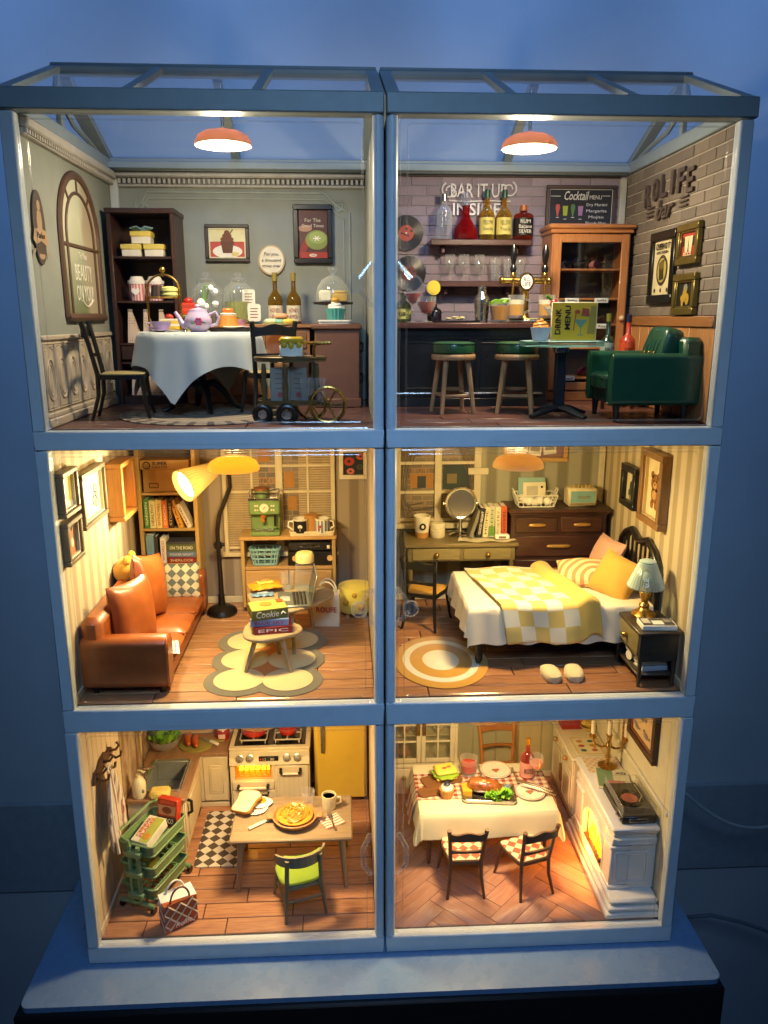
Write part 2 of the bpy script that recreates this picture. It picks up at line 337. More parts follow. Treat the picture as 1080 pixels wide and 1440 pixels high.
# ---------------------------------------------------------------- six stackable room boxes
X0, X1, YB, WT = 3.4, .012, 3.06, .10   # outer side, seam side, back wall face, wall thickness
def room(side, row, label, wm_side, wm_back, fm, plank=None):
    sg = -1 if side == 'l' else 1
    zb, zf, zt = {1: (5.944, F1, 8.97), 2: (2.925, F2, 5.94), 3: (0, F3, 2.921)}[row]
    YB = 3.06 if row == 1 else 3.16
    t = T('room_box', label, 'doll room', (0, 0, 0), group='stacked rooms of the doll house')
    xo, xi = sorted((sg * X0, sg * X1))          # left, right limits
    O('floor', bx(xo + .012, xi - .012, .11, YB + .12, zb + .004, zf - .02, 0), fm, t)
    outer = 'l' if side == 'l' else 'r'
    # walls (inner faces at +-3.3, +-.10)
    so = (xo, xo + WT) if side == 'l' else (xi - WT, xi); si = (xi - .085, xi) if side == 'l' else (xo, xo + .085)
    O('side_wall', bx(*so, 0.112, YB + .1, zf - .02, zt - .004, 0), [wm_side], t)
    O('partition_wall', bx(*si, 0.112, YB + .1, zf - .02, zt - .004, 0), [wm_back], t)
    a = xo + WT if side == 'l' else xo + .085; b = xi - .085 if side == 'l' else xi - WT
    bw = O('back_wall', bx(a, b, YB, YB + .1, zf - .02, zt - .004, 0), [wm_back], t)
    if row > 1: O('ceiling_panel', bx(a, b, .112, YB, zt - .009, zt - .003, 0), CREAM, t)
    # front frame: bottom strip, flat outer stile, half round inner stile
    f = B().box(xo, xi, -.03, .108, zb, zf - .012, .012)
    ou = (xo, xo + .125) if side == 'l' else (xi - .125, xi); f.box(*ou, -.026, .109, zf - .012, zt - .003, .012)
    c = xi - .052 if side == 'l' else xo + .052
    f.tube([(c, .03, zf - .012), (c, .03, zt - .003)], [(.052, .056)] * 2, 18)
    O('front_frame', f, SHELL, t)
    g0, g1 = ((-2.52, -1.0) if side == 'l' else (1.08, 2.6)) if row < 3 else ((-2.3, -1.0) if side == 'l' else (.95, 2.3))
    zz = (zb + .055, zf - .05) if row < 3 else (zb + .04, zf - .05)
    O('finger_pull', B().prism([(x, z) for x, z in rrect(g0, g1, zz[0], zz[1], .045)], (0, -.034, 0), 'y', .01), SHELL, t)
    # clear front cover: rounded tray with a bright moulded rim and a knob
    ga, gb = (xo + .13, xi - .108) if side == 'l' else (xo + .108, xi - .13); gz0, gz1 = zf - .006, zt - .012
    gc = O('glass_cover', B().add([(ga, .012, gz0), (gb, .012, gz0), (gb, .012, gz1), (ga, .012, gz1)], [(0, 1, 2, 3)]), CLEAR, t)
    r = B()
    for k, (ins, yy, rad) in enumerate(((.012, .01, .012), (.085, .02, .008))):
        lp = [(x, yy, z) for x, z in rrect(ga + ins, gb - ins, gz0 + ins * .8, gz1 - ins * .6, .05)]
        r.tube(lp, rad, 8, closed=True)
    O('cover_rim', r, RIM, gc)
    kx = xi - .26 if side == 'l' else xo + .25; kz = zb + {1: 1.56, 2: 1.35, 3: 1.3}[row]
    sx = -1 if side == 'l' else 1; e = kx - sx * .14
    k = B()
    if row < 3:
        k.lathe([(.0, 0), (.06, .002), (.085, .03), (.085, .07), (.06, .10), (0, .105)], (0, 0, 0), 16); k.v = [(kx + x, -.02 - z, kz + y) for x, y, z in k.v]
        k.tube([(e, .01, kz + .2), (kx - .02 * sx, -.03, kz + .05)], .022, 8); k.tube([(e, .01, kz - .2), (kx - .02 * sx, -.03, kz - .05)], .022, 8)
        k.tube([(e, .01, kz + .2), (e + .02 * sx, .0, kz), (e, .01, kz - .2)], .018, 8)
    else: k.tube([(e + .03 * sx, .01, kz + .26), (kx - .02 * sx, -.03, kz + .1), (kx - .02 * sx, -.03, kz - .1), (e + .03 * sx, .01, kz - .26)], .026, 8)
    O('knob', k, glass((.97, .98, .98), 1.6, .08, .10, (.9, .88, .84), name='clear_knob'), gc)
    return t, (a, b, zf, zt), bw
def planks(t, x0, x1, y0, y1, z, rows, ln, mat, gap=.011, jit=.3):
    """floor boards running left to right, each board its own piece"""
    fl = [c for c in kids(t) if c.name.startswith('floor')][0]; dy = (y1 - y0) / rows
    for i in range(rows):
        x = x0 - random.random() * ln * .8; ya = y0 + i * dy
        while x < x1:
            L = ln * random.uniform(1 - jit, 1 + jit); a, b = max(x, x0), min(x + L, x1)
            if x1 - b < .25: b = x1; L = 99
            if b - a > .04: O('plank', bx(a + gap / 2, b - gap / 2, ya + gap / 2, ya + dy - gap / 2, -.019, random.uniform(-.003, 0), .006), mat, fl, loc=(0, 0, z))
            x += L
GRN = pl('#8c9087', .8, var=.06, vs=3, bump=.15, bs=30); WAIN = pl('#b7a994', .6, var=.08)
cafe, cr, _ = room('l', 1, 'top left room with green walls, a cafe table and cakes', GRN, GRN, pl('#3c2a26', .6))
BRK = pl('#83767c', .85, var=.12); MORT = pl('#8d878c', .9); MORT2 = pl('#b3a998', .9)
bar, br, _ = room('r', 1, 'top right room with brick walls and a black bar counter', MORT2, MORT, pl('#33221e', .6))
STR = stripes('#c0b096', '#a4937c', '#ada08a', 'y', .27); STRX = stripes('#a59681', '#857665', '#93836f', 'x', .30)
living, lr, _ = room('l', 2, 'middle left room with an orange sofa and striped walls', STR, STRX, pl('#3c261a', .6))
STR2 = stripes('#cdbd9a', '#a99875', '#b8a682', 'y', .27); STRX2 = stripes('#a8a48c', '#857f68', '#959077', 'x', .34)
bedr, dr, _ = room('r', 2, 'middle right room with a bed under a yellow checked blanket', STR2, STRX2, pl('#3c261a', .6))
KW = pl('#c9b598', .6, var=.06); 
kit, kr, _ = room('l', 3, 'bottom left room with a kitchen, stove and yellow fridge', KW, KW, pl('#3c261a', .6))
SAGE = pl('#a8a682', .6, var=.06); DW = pl('#cfc5a6', .6, var=.06)
din, nr, _ = room('r', 3, 'bottom right room with a laid dining table and a fireplace', DW, SAGE, pl('#7a4a34', .6))
planks(cafe, -3.3, -.1, .112, 3.05, F1, 9, 1.5, wood('#4a302b', '#6b4a41', 'x', 4, .4))
planks(bar, .1, 3.3, .112, 3.05, F1, 10, 1.4, wood('#4a2c26', '#6e463b', 'x', 4, .4))
planks(living, -3.3, -.1, .112, 3.15, F2, 13, 1.25, wood('#8a5e3e', '#b98a5e', 'x', 4, .42))
planks(bedr, .1, 3.3, .112, 3.15, F2, 13, 1.25, wood('#7c4f33', '#aa7850', 'x', 4, .42))
planks(kit, -3.3, -.1, .112, 3.15, F3, 12, 1.25, wood('#935f40', '#bd8a62', 'x', 4, .42))
# herring-bone parquet in the dining room: blocks as pieces of that floor
hb = wood('#a06c54', '#b98a70', 'x', 4, .52, .02, 8, name='parquet')
hfl = [c for c in kids(din) if c.name.startswith('floor')][0]; L, Wd = .98, .245
blk = bx(-L / 2 + .002, L / 2 - .002, -Wd / 2 + .002, Wd / 2 - .002, -.019, 0, .0035).mesh('parquet_block', hb); s2 = .7071
import bmesh
def clipped(me, loc, rot, lim):
    m = me.copy(); M = Matrix.Translation(loc) @ Matrix.Rotation(rot, 4, 'Z'); bm = bmesh.new(); bm.from_mesh(m); Mi = M.inverted()
    for co, no in (((lim[0], 0, 0), (-1, 0, 0)), ((lim[1], 0, 0), (1, 0, 0)), ((0, lim[2], 0), (0, -1, 0)), ((0, lim[3], 0), (0, 1, 0))):
        r = bmesh.ops.bisect_plane(bm, geom=bm.verts[:] + bm.edges[:] + bm.faces[:], plane_co=Mi @ Vector(co), plane_no=Mi.to_3x3() @ Vector(no), clear_outer=True)
        ed = [e for e in r['geom_cut'] if isinstance(e, bmesh.types.BMEdge)]
        if ed: bmesh.ops.holes_fill(bm, edges=[e for e in bm.edges if e.is_boundary])
    n = len(bm.verts); bm.to_mesh(m); bm.free(); return m if n > 3 else None
for i in range(-9, 10):
    for j in range(-12, 12):
        # zig-zag columns: pairs of blocks at +-45 degrees
        for k, rot in ((0, pi / 4), (1, -pi / 4)):
            u = i * L; v = j * Wd
            if k == 0: cx, cyy = i * 2 * (L * s2) * .5 * 2 / 2, j * Wd / s2
            else: cx, cyy = cx + (L * s2), cyy + 0
            px = i * (2 * L * s2) + (k * L * s2) - .0; py = j * (Wd / s2) + (0 if k == 0 else Wd * s2) + 1.5; px += 1.7 - k * Wd * s2 * 0
            if px < -.8 or px > 4.2 or py < -.5 or py > 3.7: continue
            inside = .5 < px < 2.9 and .55 < py < 2.6
            rr = (random.random() - .5) * .004
            if inside: O('parquet_block', blk, hb, hfl, loc=(px, py, F3 + rr), rot=(0, 0, rot))
            else:
                m = clipped(blk, (px, py, F3), rot, (.1, 3.3, .112, 3.15))
                if m: O('parquet_block', m, hb, hfl, loc=(px, py, F3 + rr), rot=(0, 0, rot))
# ---------------------------------------------------------------- glass roofs
RF = pl('#8a979b', .45, var=.05, name='grey_plastic'); EZ0, EZ1, RZ, RY = 8.974, 9.155, 9.74, 1.55
def roof(side, label):
    sg = -1 if side == 'l' else 1
    t = T('glass_roof', label, 'roof', (0, 0, 0), group='glazed roofs of the doll house')
    xo, xi = sorted((sg * 3.42, sg * .01))
    O('eave_board', bx(xo, xi, -.05, .16, EZ0, EZ1, .012), RF, t)
    O('rear_eave_board', bx(xo, xi, 2.95, 3.2, EZ0, EZ1 - .03, .012), RF, t)
    O('side_beam', bx(*((xo, xo + .16) if side == 'l' else (xi - .16, xi)), .16, 2.95, EZ0, EZ1 - .04, .01), RF, t)
    rg = B().box(xo, xi, RY - .09, RY + .09, RZ - .07, RZ + .0, .01).box(xo + .01, xi - .01, RY - .06, RY + .06, RZ, RZ + .035, .008); O('ridge_beam', rg, RF, t)
    def bar(x0, x1, p0, p1, name, d=.07):
        (ya, za), (yb, zb_) = p0, p1
        O(name, B().add([(x0, ya, za), (x1, ya, za), (x1, yb, zb_), (x0, yb, zb_), (x0, ya, za - d), (x1, ya, za - d), (x1, yb, zb_ - d), (x0, yb, zb_ - d)], [(0, 1, 2, 3), (4, 7, 6, 5), (0, 4, 5, 1), (2, 6, 7, 3), (1, 5, 6, 2), (0, 3, 7, 4)]), RF, t)
    fr0, fr1 = (.0, EZ1 + .005), (RY - .09, RZ - .01); rr0, rr1 = (3.17, EZ1 - .02), (RY + .09, RZ - .01)
    Wm = xi - xo
    for q in (0, 1 / 3, 2 / 3, 1): 
        x = xo + q * Wm; a = max(xo, x - .045); b = min(xi, x + .045)
        if q == 0: b = xo + .12
        if q == 1: a = xi - .12
        bar(a, b, fr0, fr1, 'front_rafter')
    for q in (0, .5, 1):
        x = xo + q * Wm; a = max(xo, x - .05); b = min(xi, x + .05)
        if q == 0: b = xo + .16
        if q == 1: a = xi - .12
        bar(a, b, rr0, rr1, 'rear_rafter', .09)
    pane = glass((.93, .955, .98), 1.45, .06)
    O('glass_pane', B().add([(xo + .1, fr0[0], fr0[1] - .03), (xi - .1, fr0[0], fr0[1] - .03), (xi - .1, fr1[0], fr1[1] - .03), (xo + .1, fr1[0], fr1[1] - .03)], [(0, 1, 2, 3)]), pane, t)
    O('glass_pane', B().add([(xo + .1, rr0[0], rr0[1] - .04), (xi - .1, rr0[0], rr0[1] - .04), (xi - .1, rr1[0], rr1[1] - .04), (xo + .1, rr1[0], rr1[1] - .04)], [(0, 1, 2, 3)]), pane, t)
    # gable with a curved brace
    gx = xo + .05 if side == 'l' else xi - .05
    g = B()
    g.tube([(gx, .25, EZ1), (gx, .6, EZ1 + .06), (gx, 1.1, EZ1 + .12), (gx, 1.4, EZ1 + .25), (gx, RY, EZ1 + .5)], .03, 6)
    g.tube([(gx, 2.85, EZ1), (gx, 2.5, EZ1 + .06), (gx, 2.0, EZ1 + .12), (gx, 1.7, EZ1 + .25), (gx, RY, EZ1 + .5)], .03, 6)
    g.tube([(gx, RY, EZ1 - .03), (gx, RY, RZ - .06)], .04, 6); g.tube([(gx, .1, EZ1 - .02), (gx, 2.95, EZ1 - .02)], .035, 6)
    O('gable_tracery', g, RF, t)
    # rear sill below the glass, seen from inside
    O('rear_sill', bx(xo + .1, xi - .08, 2.86, 3.05, EZ0 - .02 + .03, EZ0 + .10, .012), RF, t)
    return t
roof('l', 'left half of the glazed roof above the cafe room'); roof('r', 'right half of the glazed roof above the bar room')
# ---------------------------------------------------------------- ceiling lamps
def pendant(x, y, z, label, m, bulb, drop, s=.93, glow=12):
    t = T('ceiling_lamp', label, 'lamp', (x, y, z), group='domed ceiling lamps'); drop /= s; t.scale = (s, s, s)
    O('lamp_shade', B().lathe([(.02, .165), (.09, .162), (.1, .15), (.2, .135), (.265, .10), (.295, .055), (.305, .02), (.305, .0), (.295, .0), (.28, .06), (.19, .115), (.02, .12)], n=32), m, t)
    O('bulb', B().lathe([(0, -.02), (.16, -.014), (.285, .004), (.285, .02), (.0, .03)], n=28), emit(bulb, glow), t)
    O('rod', B().cyl((0, 0, .188), (0, 0, drop), .018, n=10), STEEL, t)
    return t
def shade_mat(c, tr, name='lamp_shade'):
    q = N(name); q.col(col(c)); q.p(.35, coat=.2); t_ = q.n('BsdfTranslucent'); t_.inputs[0].default_value = (*col(c), 1); m = q.n('MixShader'); m.inputs[0].default_value = tr
    q.L(q.b.outputs[0], m.inputs[1]); q.L(t_.outputs[0], m.inputs[2]); q.L(m.outputs[0], q.out.inputs[0]); return q.m
COP = shade_mat('#ecd0ba', .18)
pendant(-1.58, .9, 8.87, 'copper coloured lamp hanging in the cafe room', COP, '#ffd9a0', .56); pendant(1.52, .9, 8.87, 'copper coloured lamp hanging in the bar room', COP, '#ffd9a0', .56)
OCH = shade_mat('#f2dc9a', .35); OCH2 = shade_mat('#f6ead0', .13)
pendant(-1.62, .85, 5.58, 'ochre lamp hanging in front of the blinds in the living room', OCH, '#ffc560', .34); pendant(1.53, .85, 5.58, 'tan lamp hanging above the bed', OCH2, '#ffc560', .34)
pendant(-1.45, .85, 2.56, 'ceiling lamp of the kitchen above the wooden table', OCH2, '#ffc560', .34); pendant(1.2, .85, 2.56, 'ceiling lamp of the dining room above the laid table', OCH2, '#ffc560', .34)
# ---------------------------------------------------------------- shared builders
def shift(loc, dx=0, dy=0, dz=0): return (loc[0] + dx, loc[1] + dy, loc[2] + dz)
def vessel(name, label, cat, loc, prof, m=None, liquid=None, n=20, base='glass_body', group=None, handle=None, rz=0):
    t = T(name, label, cat, loc, rz, group); m = m or GLASSY
    O(base, B().lathe(prof, n=n, cap=False), m, t)
    if liquid:
        lm, lp = liquid; O('drink', B().lathe(lp, n=n), lm, t)
    if handle: O('handle', B().tube(handle[0], handle[1], 8), m, t)
    return t
def wineprof(h, r, stem=.45, foot=.7):
    return [(r * foot, 0), (r * foot * .9, .006), (.012, h * .04), (.010, h * stem), (r * .55, h * (stem + .05)), (r * .95, h * (stem + .2)), (r, h * .78), (r * .86, h), (r * .83, h), (r * .9, h * .78), (r * .5, h * (stem + .07)), (0, h * (stem + .05))]
def tumprof(h, r0, r1): return [(0, 0), (r0, 0), (r1, h), (r1 - .008, h), (r0 - .006, .025), (0, .025)]
def bottle(name, label, loc, h, r, glassm, capm, lab=None, labm=None, words=(), neck=.3, sq=False, group=None, ink=None):
    t = T(name, label, 'bottle', loc, 0, group); b = B(); sh_ = h * (1 - neck)
    prof = [(0, 0), (r * .92, 0), (r, h * .02), (r, sh_ * .72), (r * .9, sh_ * .82), (r * .45, sh_ * .97), (r * .33, sh_ * 1.02), (r * .3, h * .93), (0, h * .93)]
    if sq: prof = [(0, 0), (r * .95, 0), (r, h * .03), (r, sh_ * .88), (r * .85, sh_ * .96), (r * .36, sh_), (r * .33, h * .93), (0, h * .93)]
    O('bottle_body', b.lathe(prof, n=18), glassm, t); O('cap', B().lathe([(0, h * .84), (r * .36, h * .84), (r * .36, h), (r * .3, h * 1.005), (0, h * 1.005)], n=14), capm, t)
    if lab:
        z0, z1 = lab; rr = r * 1.015
        O('label_band', B().lathe([(rr, h * z0), (rr, h * z1)], n=18, cap=False), labm or PAPER, t)
        for i, s in enumerate(words):
            zz = h * (z1 - (z1 - z0) * (i + .75) / (len(words) + .5)); TX('lettering', s, (0, -rr - .003, zz), (1, 0, 0), (0, 0, 1), ink or BLACK, t, h=h * (z1 - z0) / (len(words) + 1.9), w=r * min(1.3, .34 * len(s)), d=.002)
    return t
def frame(name, label, wall, c, wd, hg, m, art, dep=.06, bw=.05, cat='picture', mat=None, inner=None, rz=None, parts=()):
    """framed picture; wall 'b' back wall (faces -y), 'l' left wall (faces +x), 'r' right wall (faces -x). Local x = right, z = up, faces -y"""
    rz = {'b': 0, 'l': pi / 2, 'r': -pi / 2}[wall]
    t = T(name, label, cat, c, rz); w2, h2 = wd / 2, hg / 2
    b = B()
    b.box(-w2, w2, -dep, 0, h2 - bw, h2, .008).box(-w2, w2, -dep, 0, -h2, -h2 + bw, .008).box(-w2, -w2 + bw, -dep + .002, -.001, -h2 + bw, h2 - bw, .008).box(w2 - bw, w2, -dep + .002, -.001, -h2 + bw, h2 - bw, .008)
    O('picture_frame', b, m, t)
    if inner:
        i = bw; O('inner_frame', B().box(-w2 + i, w2 - i, -dep * .72, -.004, h2 - i - .018, h2 - i, .003).box(-w2 + i, w2 - i, -dep * .72, -.004, -h2 + i, -h2 + i + .018, .003).box(-w2 + i, -w2 + i + .018, -dep * .7, -.004, -h2 + i + .018, h2 - i - .018, .003).box(w2 - i - .018, w2 - i, -dep * .7, -.004, -h2 + i + .018, h2 - i - .018, .003), inner, t)
    O('print', bx(-w2 + bw * .8, w2 - bw * .8, -dep * .35, -.002, -h2 + bw * .8, h2 - bw * .8, 0), art, t)
    t['_d'] = dep * .35 + .004; return t
def disc(x, z, rx, rz_, n=20, a0=0, a1=360): return [(x + rx * cos(R(a0 + (a1 - a0) * i / n)), z + rz_ * sin(R(a0 + (a1 - a0) * i / n))) for i in range(n + (0 if a1 - a0 == 360 else 1))]
def ink(t, poly, m, k=0, name='print_shape', dep=None):
    """a flat printed or cut-out shape lying on the face of a picture"""
    d = dep if dep is not None else t['_d']; O(name, B().prism(poly, (0, -d - .0015 * k, 0), 'y', .0012), m, t)
def book(label, loc, th, h, d, c, rz=0, tilt=0, words=None, wc='#e8e0c8', lying=False, group=None, cat='book', paper=None):
    """a closed book, spine towards -y. standing: th along x, h along z, d along y"""
    t = T('book', label, cat, loc, rz, group); m = pl(c, .55)
    cov = B()
    if lying:  # spine along x, lying flat
        cov.box(-h / 2, h / 2, -d / 2, d / 2, 0, .01, .003).box(-h / 2, h / 2, -d / 2, d / 2, th - .01, th, .003).box(-h / 2, h / 2, -d / 2 - .004, -d / 2 + .012, .0, th, .004)
        pg = bx(-h / 2 + .01, h / 2 - .01, -d / 2 + .012, d / 2 - .012, .01, th - .01, 0)
        ro, rr, uu = (0, -d / 2 - .006, th / 2), (1, 0, 0), (0, 0, 1)
    else:
        cov.box(-th / 2, -th / 2 + .008, -d / 2, d / 2, 0, h, .003).box(th / 2 - .008, th / 2, -d / 2, d / 2, 0, h, .003).box(-th / 2, th / 2, -d / 2 - .004, -d / 2 + .01, .0, h, .004)
        pg = bx(-th / 2 + .008, th / 2 - .008, -d / 2 + .01, d / 2 - .01, .008, h - .01, 0); ro, rr, uu = (0, -d / 2 - .006, h * .5), (0, 0, 1), (-1, 0, 0)
    O('cover', cov, m, t); O('pages', pg, PAPER, t)
    if words: TX('spine_lettering', words, ro, rr, uu, pl(wc, .6), t, w=h * .78, h=th * .42, d=.002)
    if tilt: t.rotation_euler = (0, tilt, rz)
    return t
def bistro(label, loc, rz, fm, sm, top=1.0, group=None, sw=.25):
    """cafe chair with a scalloped back rail; sitter faces local -y"""
    t = T('chair', label, 'chair', loc, rz, group); sh_ = .47
    seat = [(-sw, -.26), (sw, -.26), (sw + .01, -.1), (sw - .05, .22), (-sw + .05, .22), (-sw - .01, -.1)]
    ss = [(x, y) for x, y in seat]
    O('seat', B().prism(rrect_poly(ss), (0, 0, sh_ - .045), 'z', .045), fm, t)
    O('seat_cushion', B().grid(lambda u, v: (0, 0, 0), 1, 1) if False else cushion_top(ss, sh_, .022), sm, t)
    for s in (-1, 1):
        O('leg', B().tube([(s * (sw - .02), -.22, sh_ - .04), (s * (sw - .01), -.235, .3), (s * (sw + .015), -.26, .1), (s * (sw + .03), -.285, 0)], [.026, .023, .019, .017]), fm, t)
        O('rear_leg', B().tube([(s * (sw - .02), .345, top), (s * (sw - .04), .29, .8), (s * (sw - .06), .225, sh_), (s * (sw - .055), .235, .25), (s * (sw - .02), .31, 0)], [.028, .024, .026, .022, .018]), fm, t)
    n = 14
    def rail(z, hgt, y, bow, sc, wdt):
        lo, hi = [], []
        for i in range(n + 1):
            u = -1 + 2 * i / n; k = (cos(u * pi * 1.5) * .5 + .5) * sc
            yy = y + bow * (1 - u * u); lo.append((u * wdt, yy, z + .02 * (1 - u * u))); hi.append((u * wdt, yy, z + hgt + k))
        b = B(); vs = []
        for i in range(n + 1):
            for p, dy in ((lo[i], -.014), (hi[i], -.014), (hi[i], .014), (lo[i], .014)): vs.append((p[0], p[1] + dy, p[2]))
        return b.ring([vs[i * 4:i * 4 + 4] for i in range(n + 1)])
    O('top_rail', rail(top - .16, .10, .335, .035, .035, sw - .025), fm, t); O('back_rail', rail(top - .38, .05, .262, .03, 0, sw - .045), fm, t)
    O('seat_rail', B().tube([(-sw + .02, -.23, .2), (0, -.05, .22), (-sw + .06, .23, .2)], .012, 6).tube([(sw - .02, -.23, .2), (0, -.05, .22), (sw - .06, .23, .2)], .012, 6), fm, t) if False else None
    return t
def rrect_poly(P, r=.05, n=4):
    out = []; k = len(P)
    for i in range(k):
        a, b, c = Vector(P[i - 1]), Vector(P[i]), Vector(P[(i + 1) % k]); d1 = (a - b); d2 = (c - b); q = min(r, d1.length * .45, d2.length * .45)
        p, s = b + d1.normalized() * q, b + d2.normalized() * q
        for j in range(n + 1):
            u = j / n; x = p * (1 - u) ** 2 + b * 2 * u * (1 - u) + s * u * u; out.append((x.x, x.y))
    return out
def cushion_top(P, z, h):
    Q = rrect_poly(P); c = Vector((sum(p[0] for p in Q) / len(Q), sum(p[1] for p in Q) / len(Q)))
    rings = []
    for k, dz in ((.93, 0), (.95, h * .5), (.88, h * .9), (.5, h), (.02, h)): rings.append([(c.x + (p[0] - c.x) * k, c.y + (p[1] - c.y) * k, z + dz) for p in Q])
    return B().ring(rings)
def pillow(w, d, h, e=.55, n=14):
    """soft square cushion lying in xy, corners drawn out to points"""
    b = B()
    def top(s):
        def f(u, v):
            x, y = 2 * u - 1, 2 * v - 1
            k = max(0, (1 - abs(x) ** 2.6) * (1 - abs(y) ** 2.6)) ** .55
            q = 1 - .07 * ((1 - y * y) if abs(x) > abs(y) else (1 - x * x)) * max(abs(x), abs(y)) ** 6
            return (x * w / 2 * q, y * d / 2 * q, s * (h / 2 * k + .004) + .006 * sin(7 * x + 3 * y) * k)
        return f
    b.grid(top(1), n, n); b.grid(top(-1), n, n); return b
def leaf(b, c, a, L, w, lift=.6, m=0, ph=0):
    """a curled leaf with a ruffled edge growing from c towards angle a"""
    d = Vector((cos(a), sin(a), 0)); n = Vector((-sin(a), cos(a), 0))
    def f(u, v):
        k = (v - .5) * 2; ww = w * sin(pi * min(.15 + u * .8, 1)) ** .7; h = lift * L * sin(u * 2.0) + abs(k) ** 2 * w * .5 + .18 * w * sin(u * 15 + ph + 4 * k) * abs(k)
        return c + d * (L * u * (1 - .25 * u)) + n * (ww * k) + Vector((0, 0, h))
    b.grid(f, 6, 6, m)
def place(o, loc, mat3=None, rot=None):
    o.location = loc
    if rot: o.rotation_euler = rot
    return o
def plate(label, loc, r, m=None, h=.025, name='plate', cat='plate'):
    o = O(name, B().lathe([(0, .004), (r * .5, 0), (r * .6, .002), (r, h), (r * .98, h + .006), (r * .62, .012), (0, .010)], n=28), m or pl('#e6e0d4', .25, coat=.2)); o.location = loc; return tag(o, label, cat)
def cupcake(name, label, loc, r, h, cup, top, swirl, topping=None, n=48):
    t = T(name, label, 'cupcake', loc)
    O('paper_cup', B().lathe([(0, 0), (r * .72, 0), (r, h * .55), (r * .9, h * .55), (0, h * .5)], n=n, flute=.05, fn=16), cup, t)
    b = B(); P = []; q = []
    for i in range(34):
        u = i / 33; P.append((r * .62 * (1 - u) ** .8 * cos(u * 15), r * .62 * (1 - u) ** .8 * sin(u * 15), h * (.56 + .36 * u))); q.append(r * .34 * (1 - .75 * u))
    b.tube(P, q, 8).ball((0, 0, h * .58), (r * .8, r * .8, h * .16), 14, 6); O('swirl', b, swirl, t)
    if topping: O('topping', B().ball((0, -r * .1, h * .92), (r * .45, r * .45, h * .12), 10, 6), topping, t)
    return t
# ================================================================ CAFE ROOM (top left)
z = F1
wn = O('wainscot', B().box(-3.3, -3.285, .112, 2.46, z, 7.0, 0).box(-3.3, -3.262, .112, 2.46, 6.98, 7.03, .01).box(-3.3, -3.25, .112, 2.46, z, z + .09, .012).box(-3.3, -3.27, .112, 2.46, z + .09, z + .14, .01), WAIN, cafe)
for i in range(7):
    y0 = .14 + i * .333; c = y0 + .155; b = B()
    for q, rr in ((0, .008), (.022, .005)): b.tube([(-3.283, y, zz) for y, zz in rrect(y0 + q, y0 + .31 - q, z + .17 + q, 6.95 - q, .012, 2)], rr, 6, closed=True)
    for rx, rz_, rr in ((.115, .2, .010), (.075, .15, .007)): b.tube([(-3.283, y, zz) for y, zz in disc(c, z + .46, rx, rz_, 20)], rr, 6, closed=True)
    b.tube([(-3.283, y, zz) for y, zz in disc(c, z + .72, .11, .06, 10, 20, 160)], .006, 6)
    O('wainscot_panel', b, WAIN, cafe)
cm = pl('#b3ada2', .55)
O('cornice', B().box(-3.3, -3.2, .112, 2.96, 8.86, 8.965, .02).box(-3.3, -3.24, .112, 2.96, 8.80, 8.86, .01).box(-3.3, -.1, 2.95, 3.06, 8.90, 8.962, .02).box(-3.2, -.1, 3.0, 3.06, 8.79, 8.83, .012), cm, cafe)
put(bx(-.017, .017, -.03, .03, -.03, .03, .004).mesh('dentil', cm), 'dentil', [((-3.2 + .02 + i * .062, 3.02, 8.862), None, None) for i in range(50)] + [((-3.235, .14 + i * .062, 8.835), (0, 0, pi / 2), (1, .6, .7)) for i in range(45)], cafe)
O('corner_post', bx(-3.3, -3.2, 2.96, 3.058, z, 8.88, .012), pl('#c9ccc9', .5), cafe)
mb = B()
for q, rr in ((0, .016), (.075, .012)):
    P = [(-3.08 + q, z), (-3.08 + q, 8.5 - q), (-3.0 + q, 8.56 - q * .7), (-2.92, 8.64 - q), (-2.86 + q * .2, 8.74 - q)] + [(-.62 - q * .2, 8.74 - q), (-.52, 8.64 - q), (-.42 - q, 8.56 - q * .7), (-.3 - q, 8.5 - q), (-.3 - q, z)]
    mb.tube([(x, 3.055, zz) for x, zz in P], rr, 6)
for x in (-2.95, -.42):
    for k in range(3): mb.tube([(x + .09 * cos(a * .5 + k) * (1 - a / 14), 3.05, 8.55 + .02 * k + .08 * sin(a * .5 + k) * (1 - a / 14)) for a in range(12)], .008, 5)
O('panel_moulding', mb, pl('#9aa096', .6), cafe)
# arched window printed and framed on the left wall
wf = pl('#5b4334', .5); aw = T('arched_window', None, None); aw.parent = cafe; aw['label'] = 'brown arched window with cream lettering'
yc, hw, zb_, zs = 1.6, .66, 7.2, 8.05
def arch(hw, zb_, zs, n=22): return [(yc - hw, zb_)] + [(yc - hw * cos(pi * i / n), zs + hw * sin(pi * i / n)) for i in range(n + 1)] + [(yc + hw, zb_)]
vp = N('window_view'); o = vp.xyz(); ny = vp.noise(3, 4); fy = vp.step(vp.math('ADD', o[2], vp.math('MULTIPLY', ny, .5)), 7.4, 8.5)
c1 = vp.mix(fy, (.13, .17, .07), (.62, .62, .46)); c2 = vp.mix(vp.step(vp.math('ADD', o[1], vp.math('MULTIPLY', ny, .35)), 1.82, 1.95), c1, (.46, .38, .26)); vp.col(c2); vp.p(.35)
O('pane', B().prism(arch(.63, 7.22, 8.05), (-3.296, 0, 0), 'x', .008), vp.m, aw)
fb = B().tube([(-3.285, y, zz) for y, zz in arch(.64, 7.2, 8.05)] , [(.03, .045)] * 25, 8); fb.tube([(-3.285, yc - .66, 7.2), (-3.285, yc + .66, 7.2)], .045, 8)
for q in (.46,): fb.tube([(-3.285, y, zz) for y, zz in arch(q, 7.22, 8.05)], .02, 6)
fb.tube([(-3.285, yc - .64, 7.95), (-3.285, yc + .64, 7.95)], .022, 6)
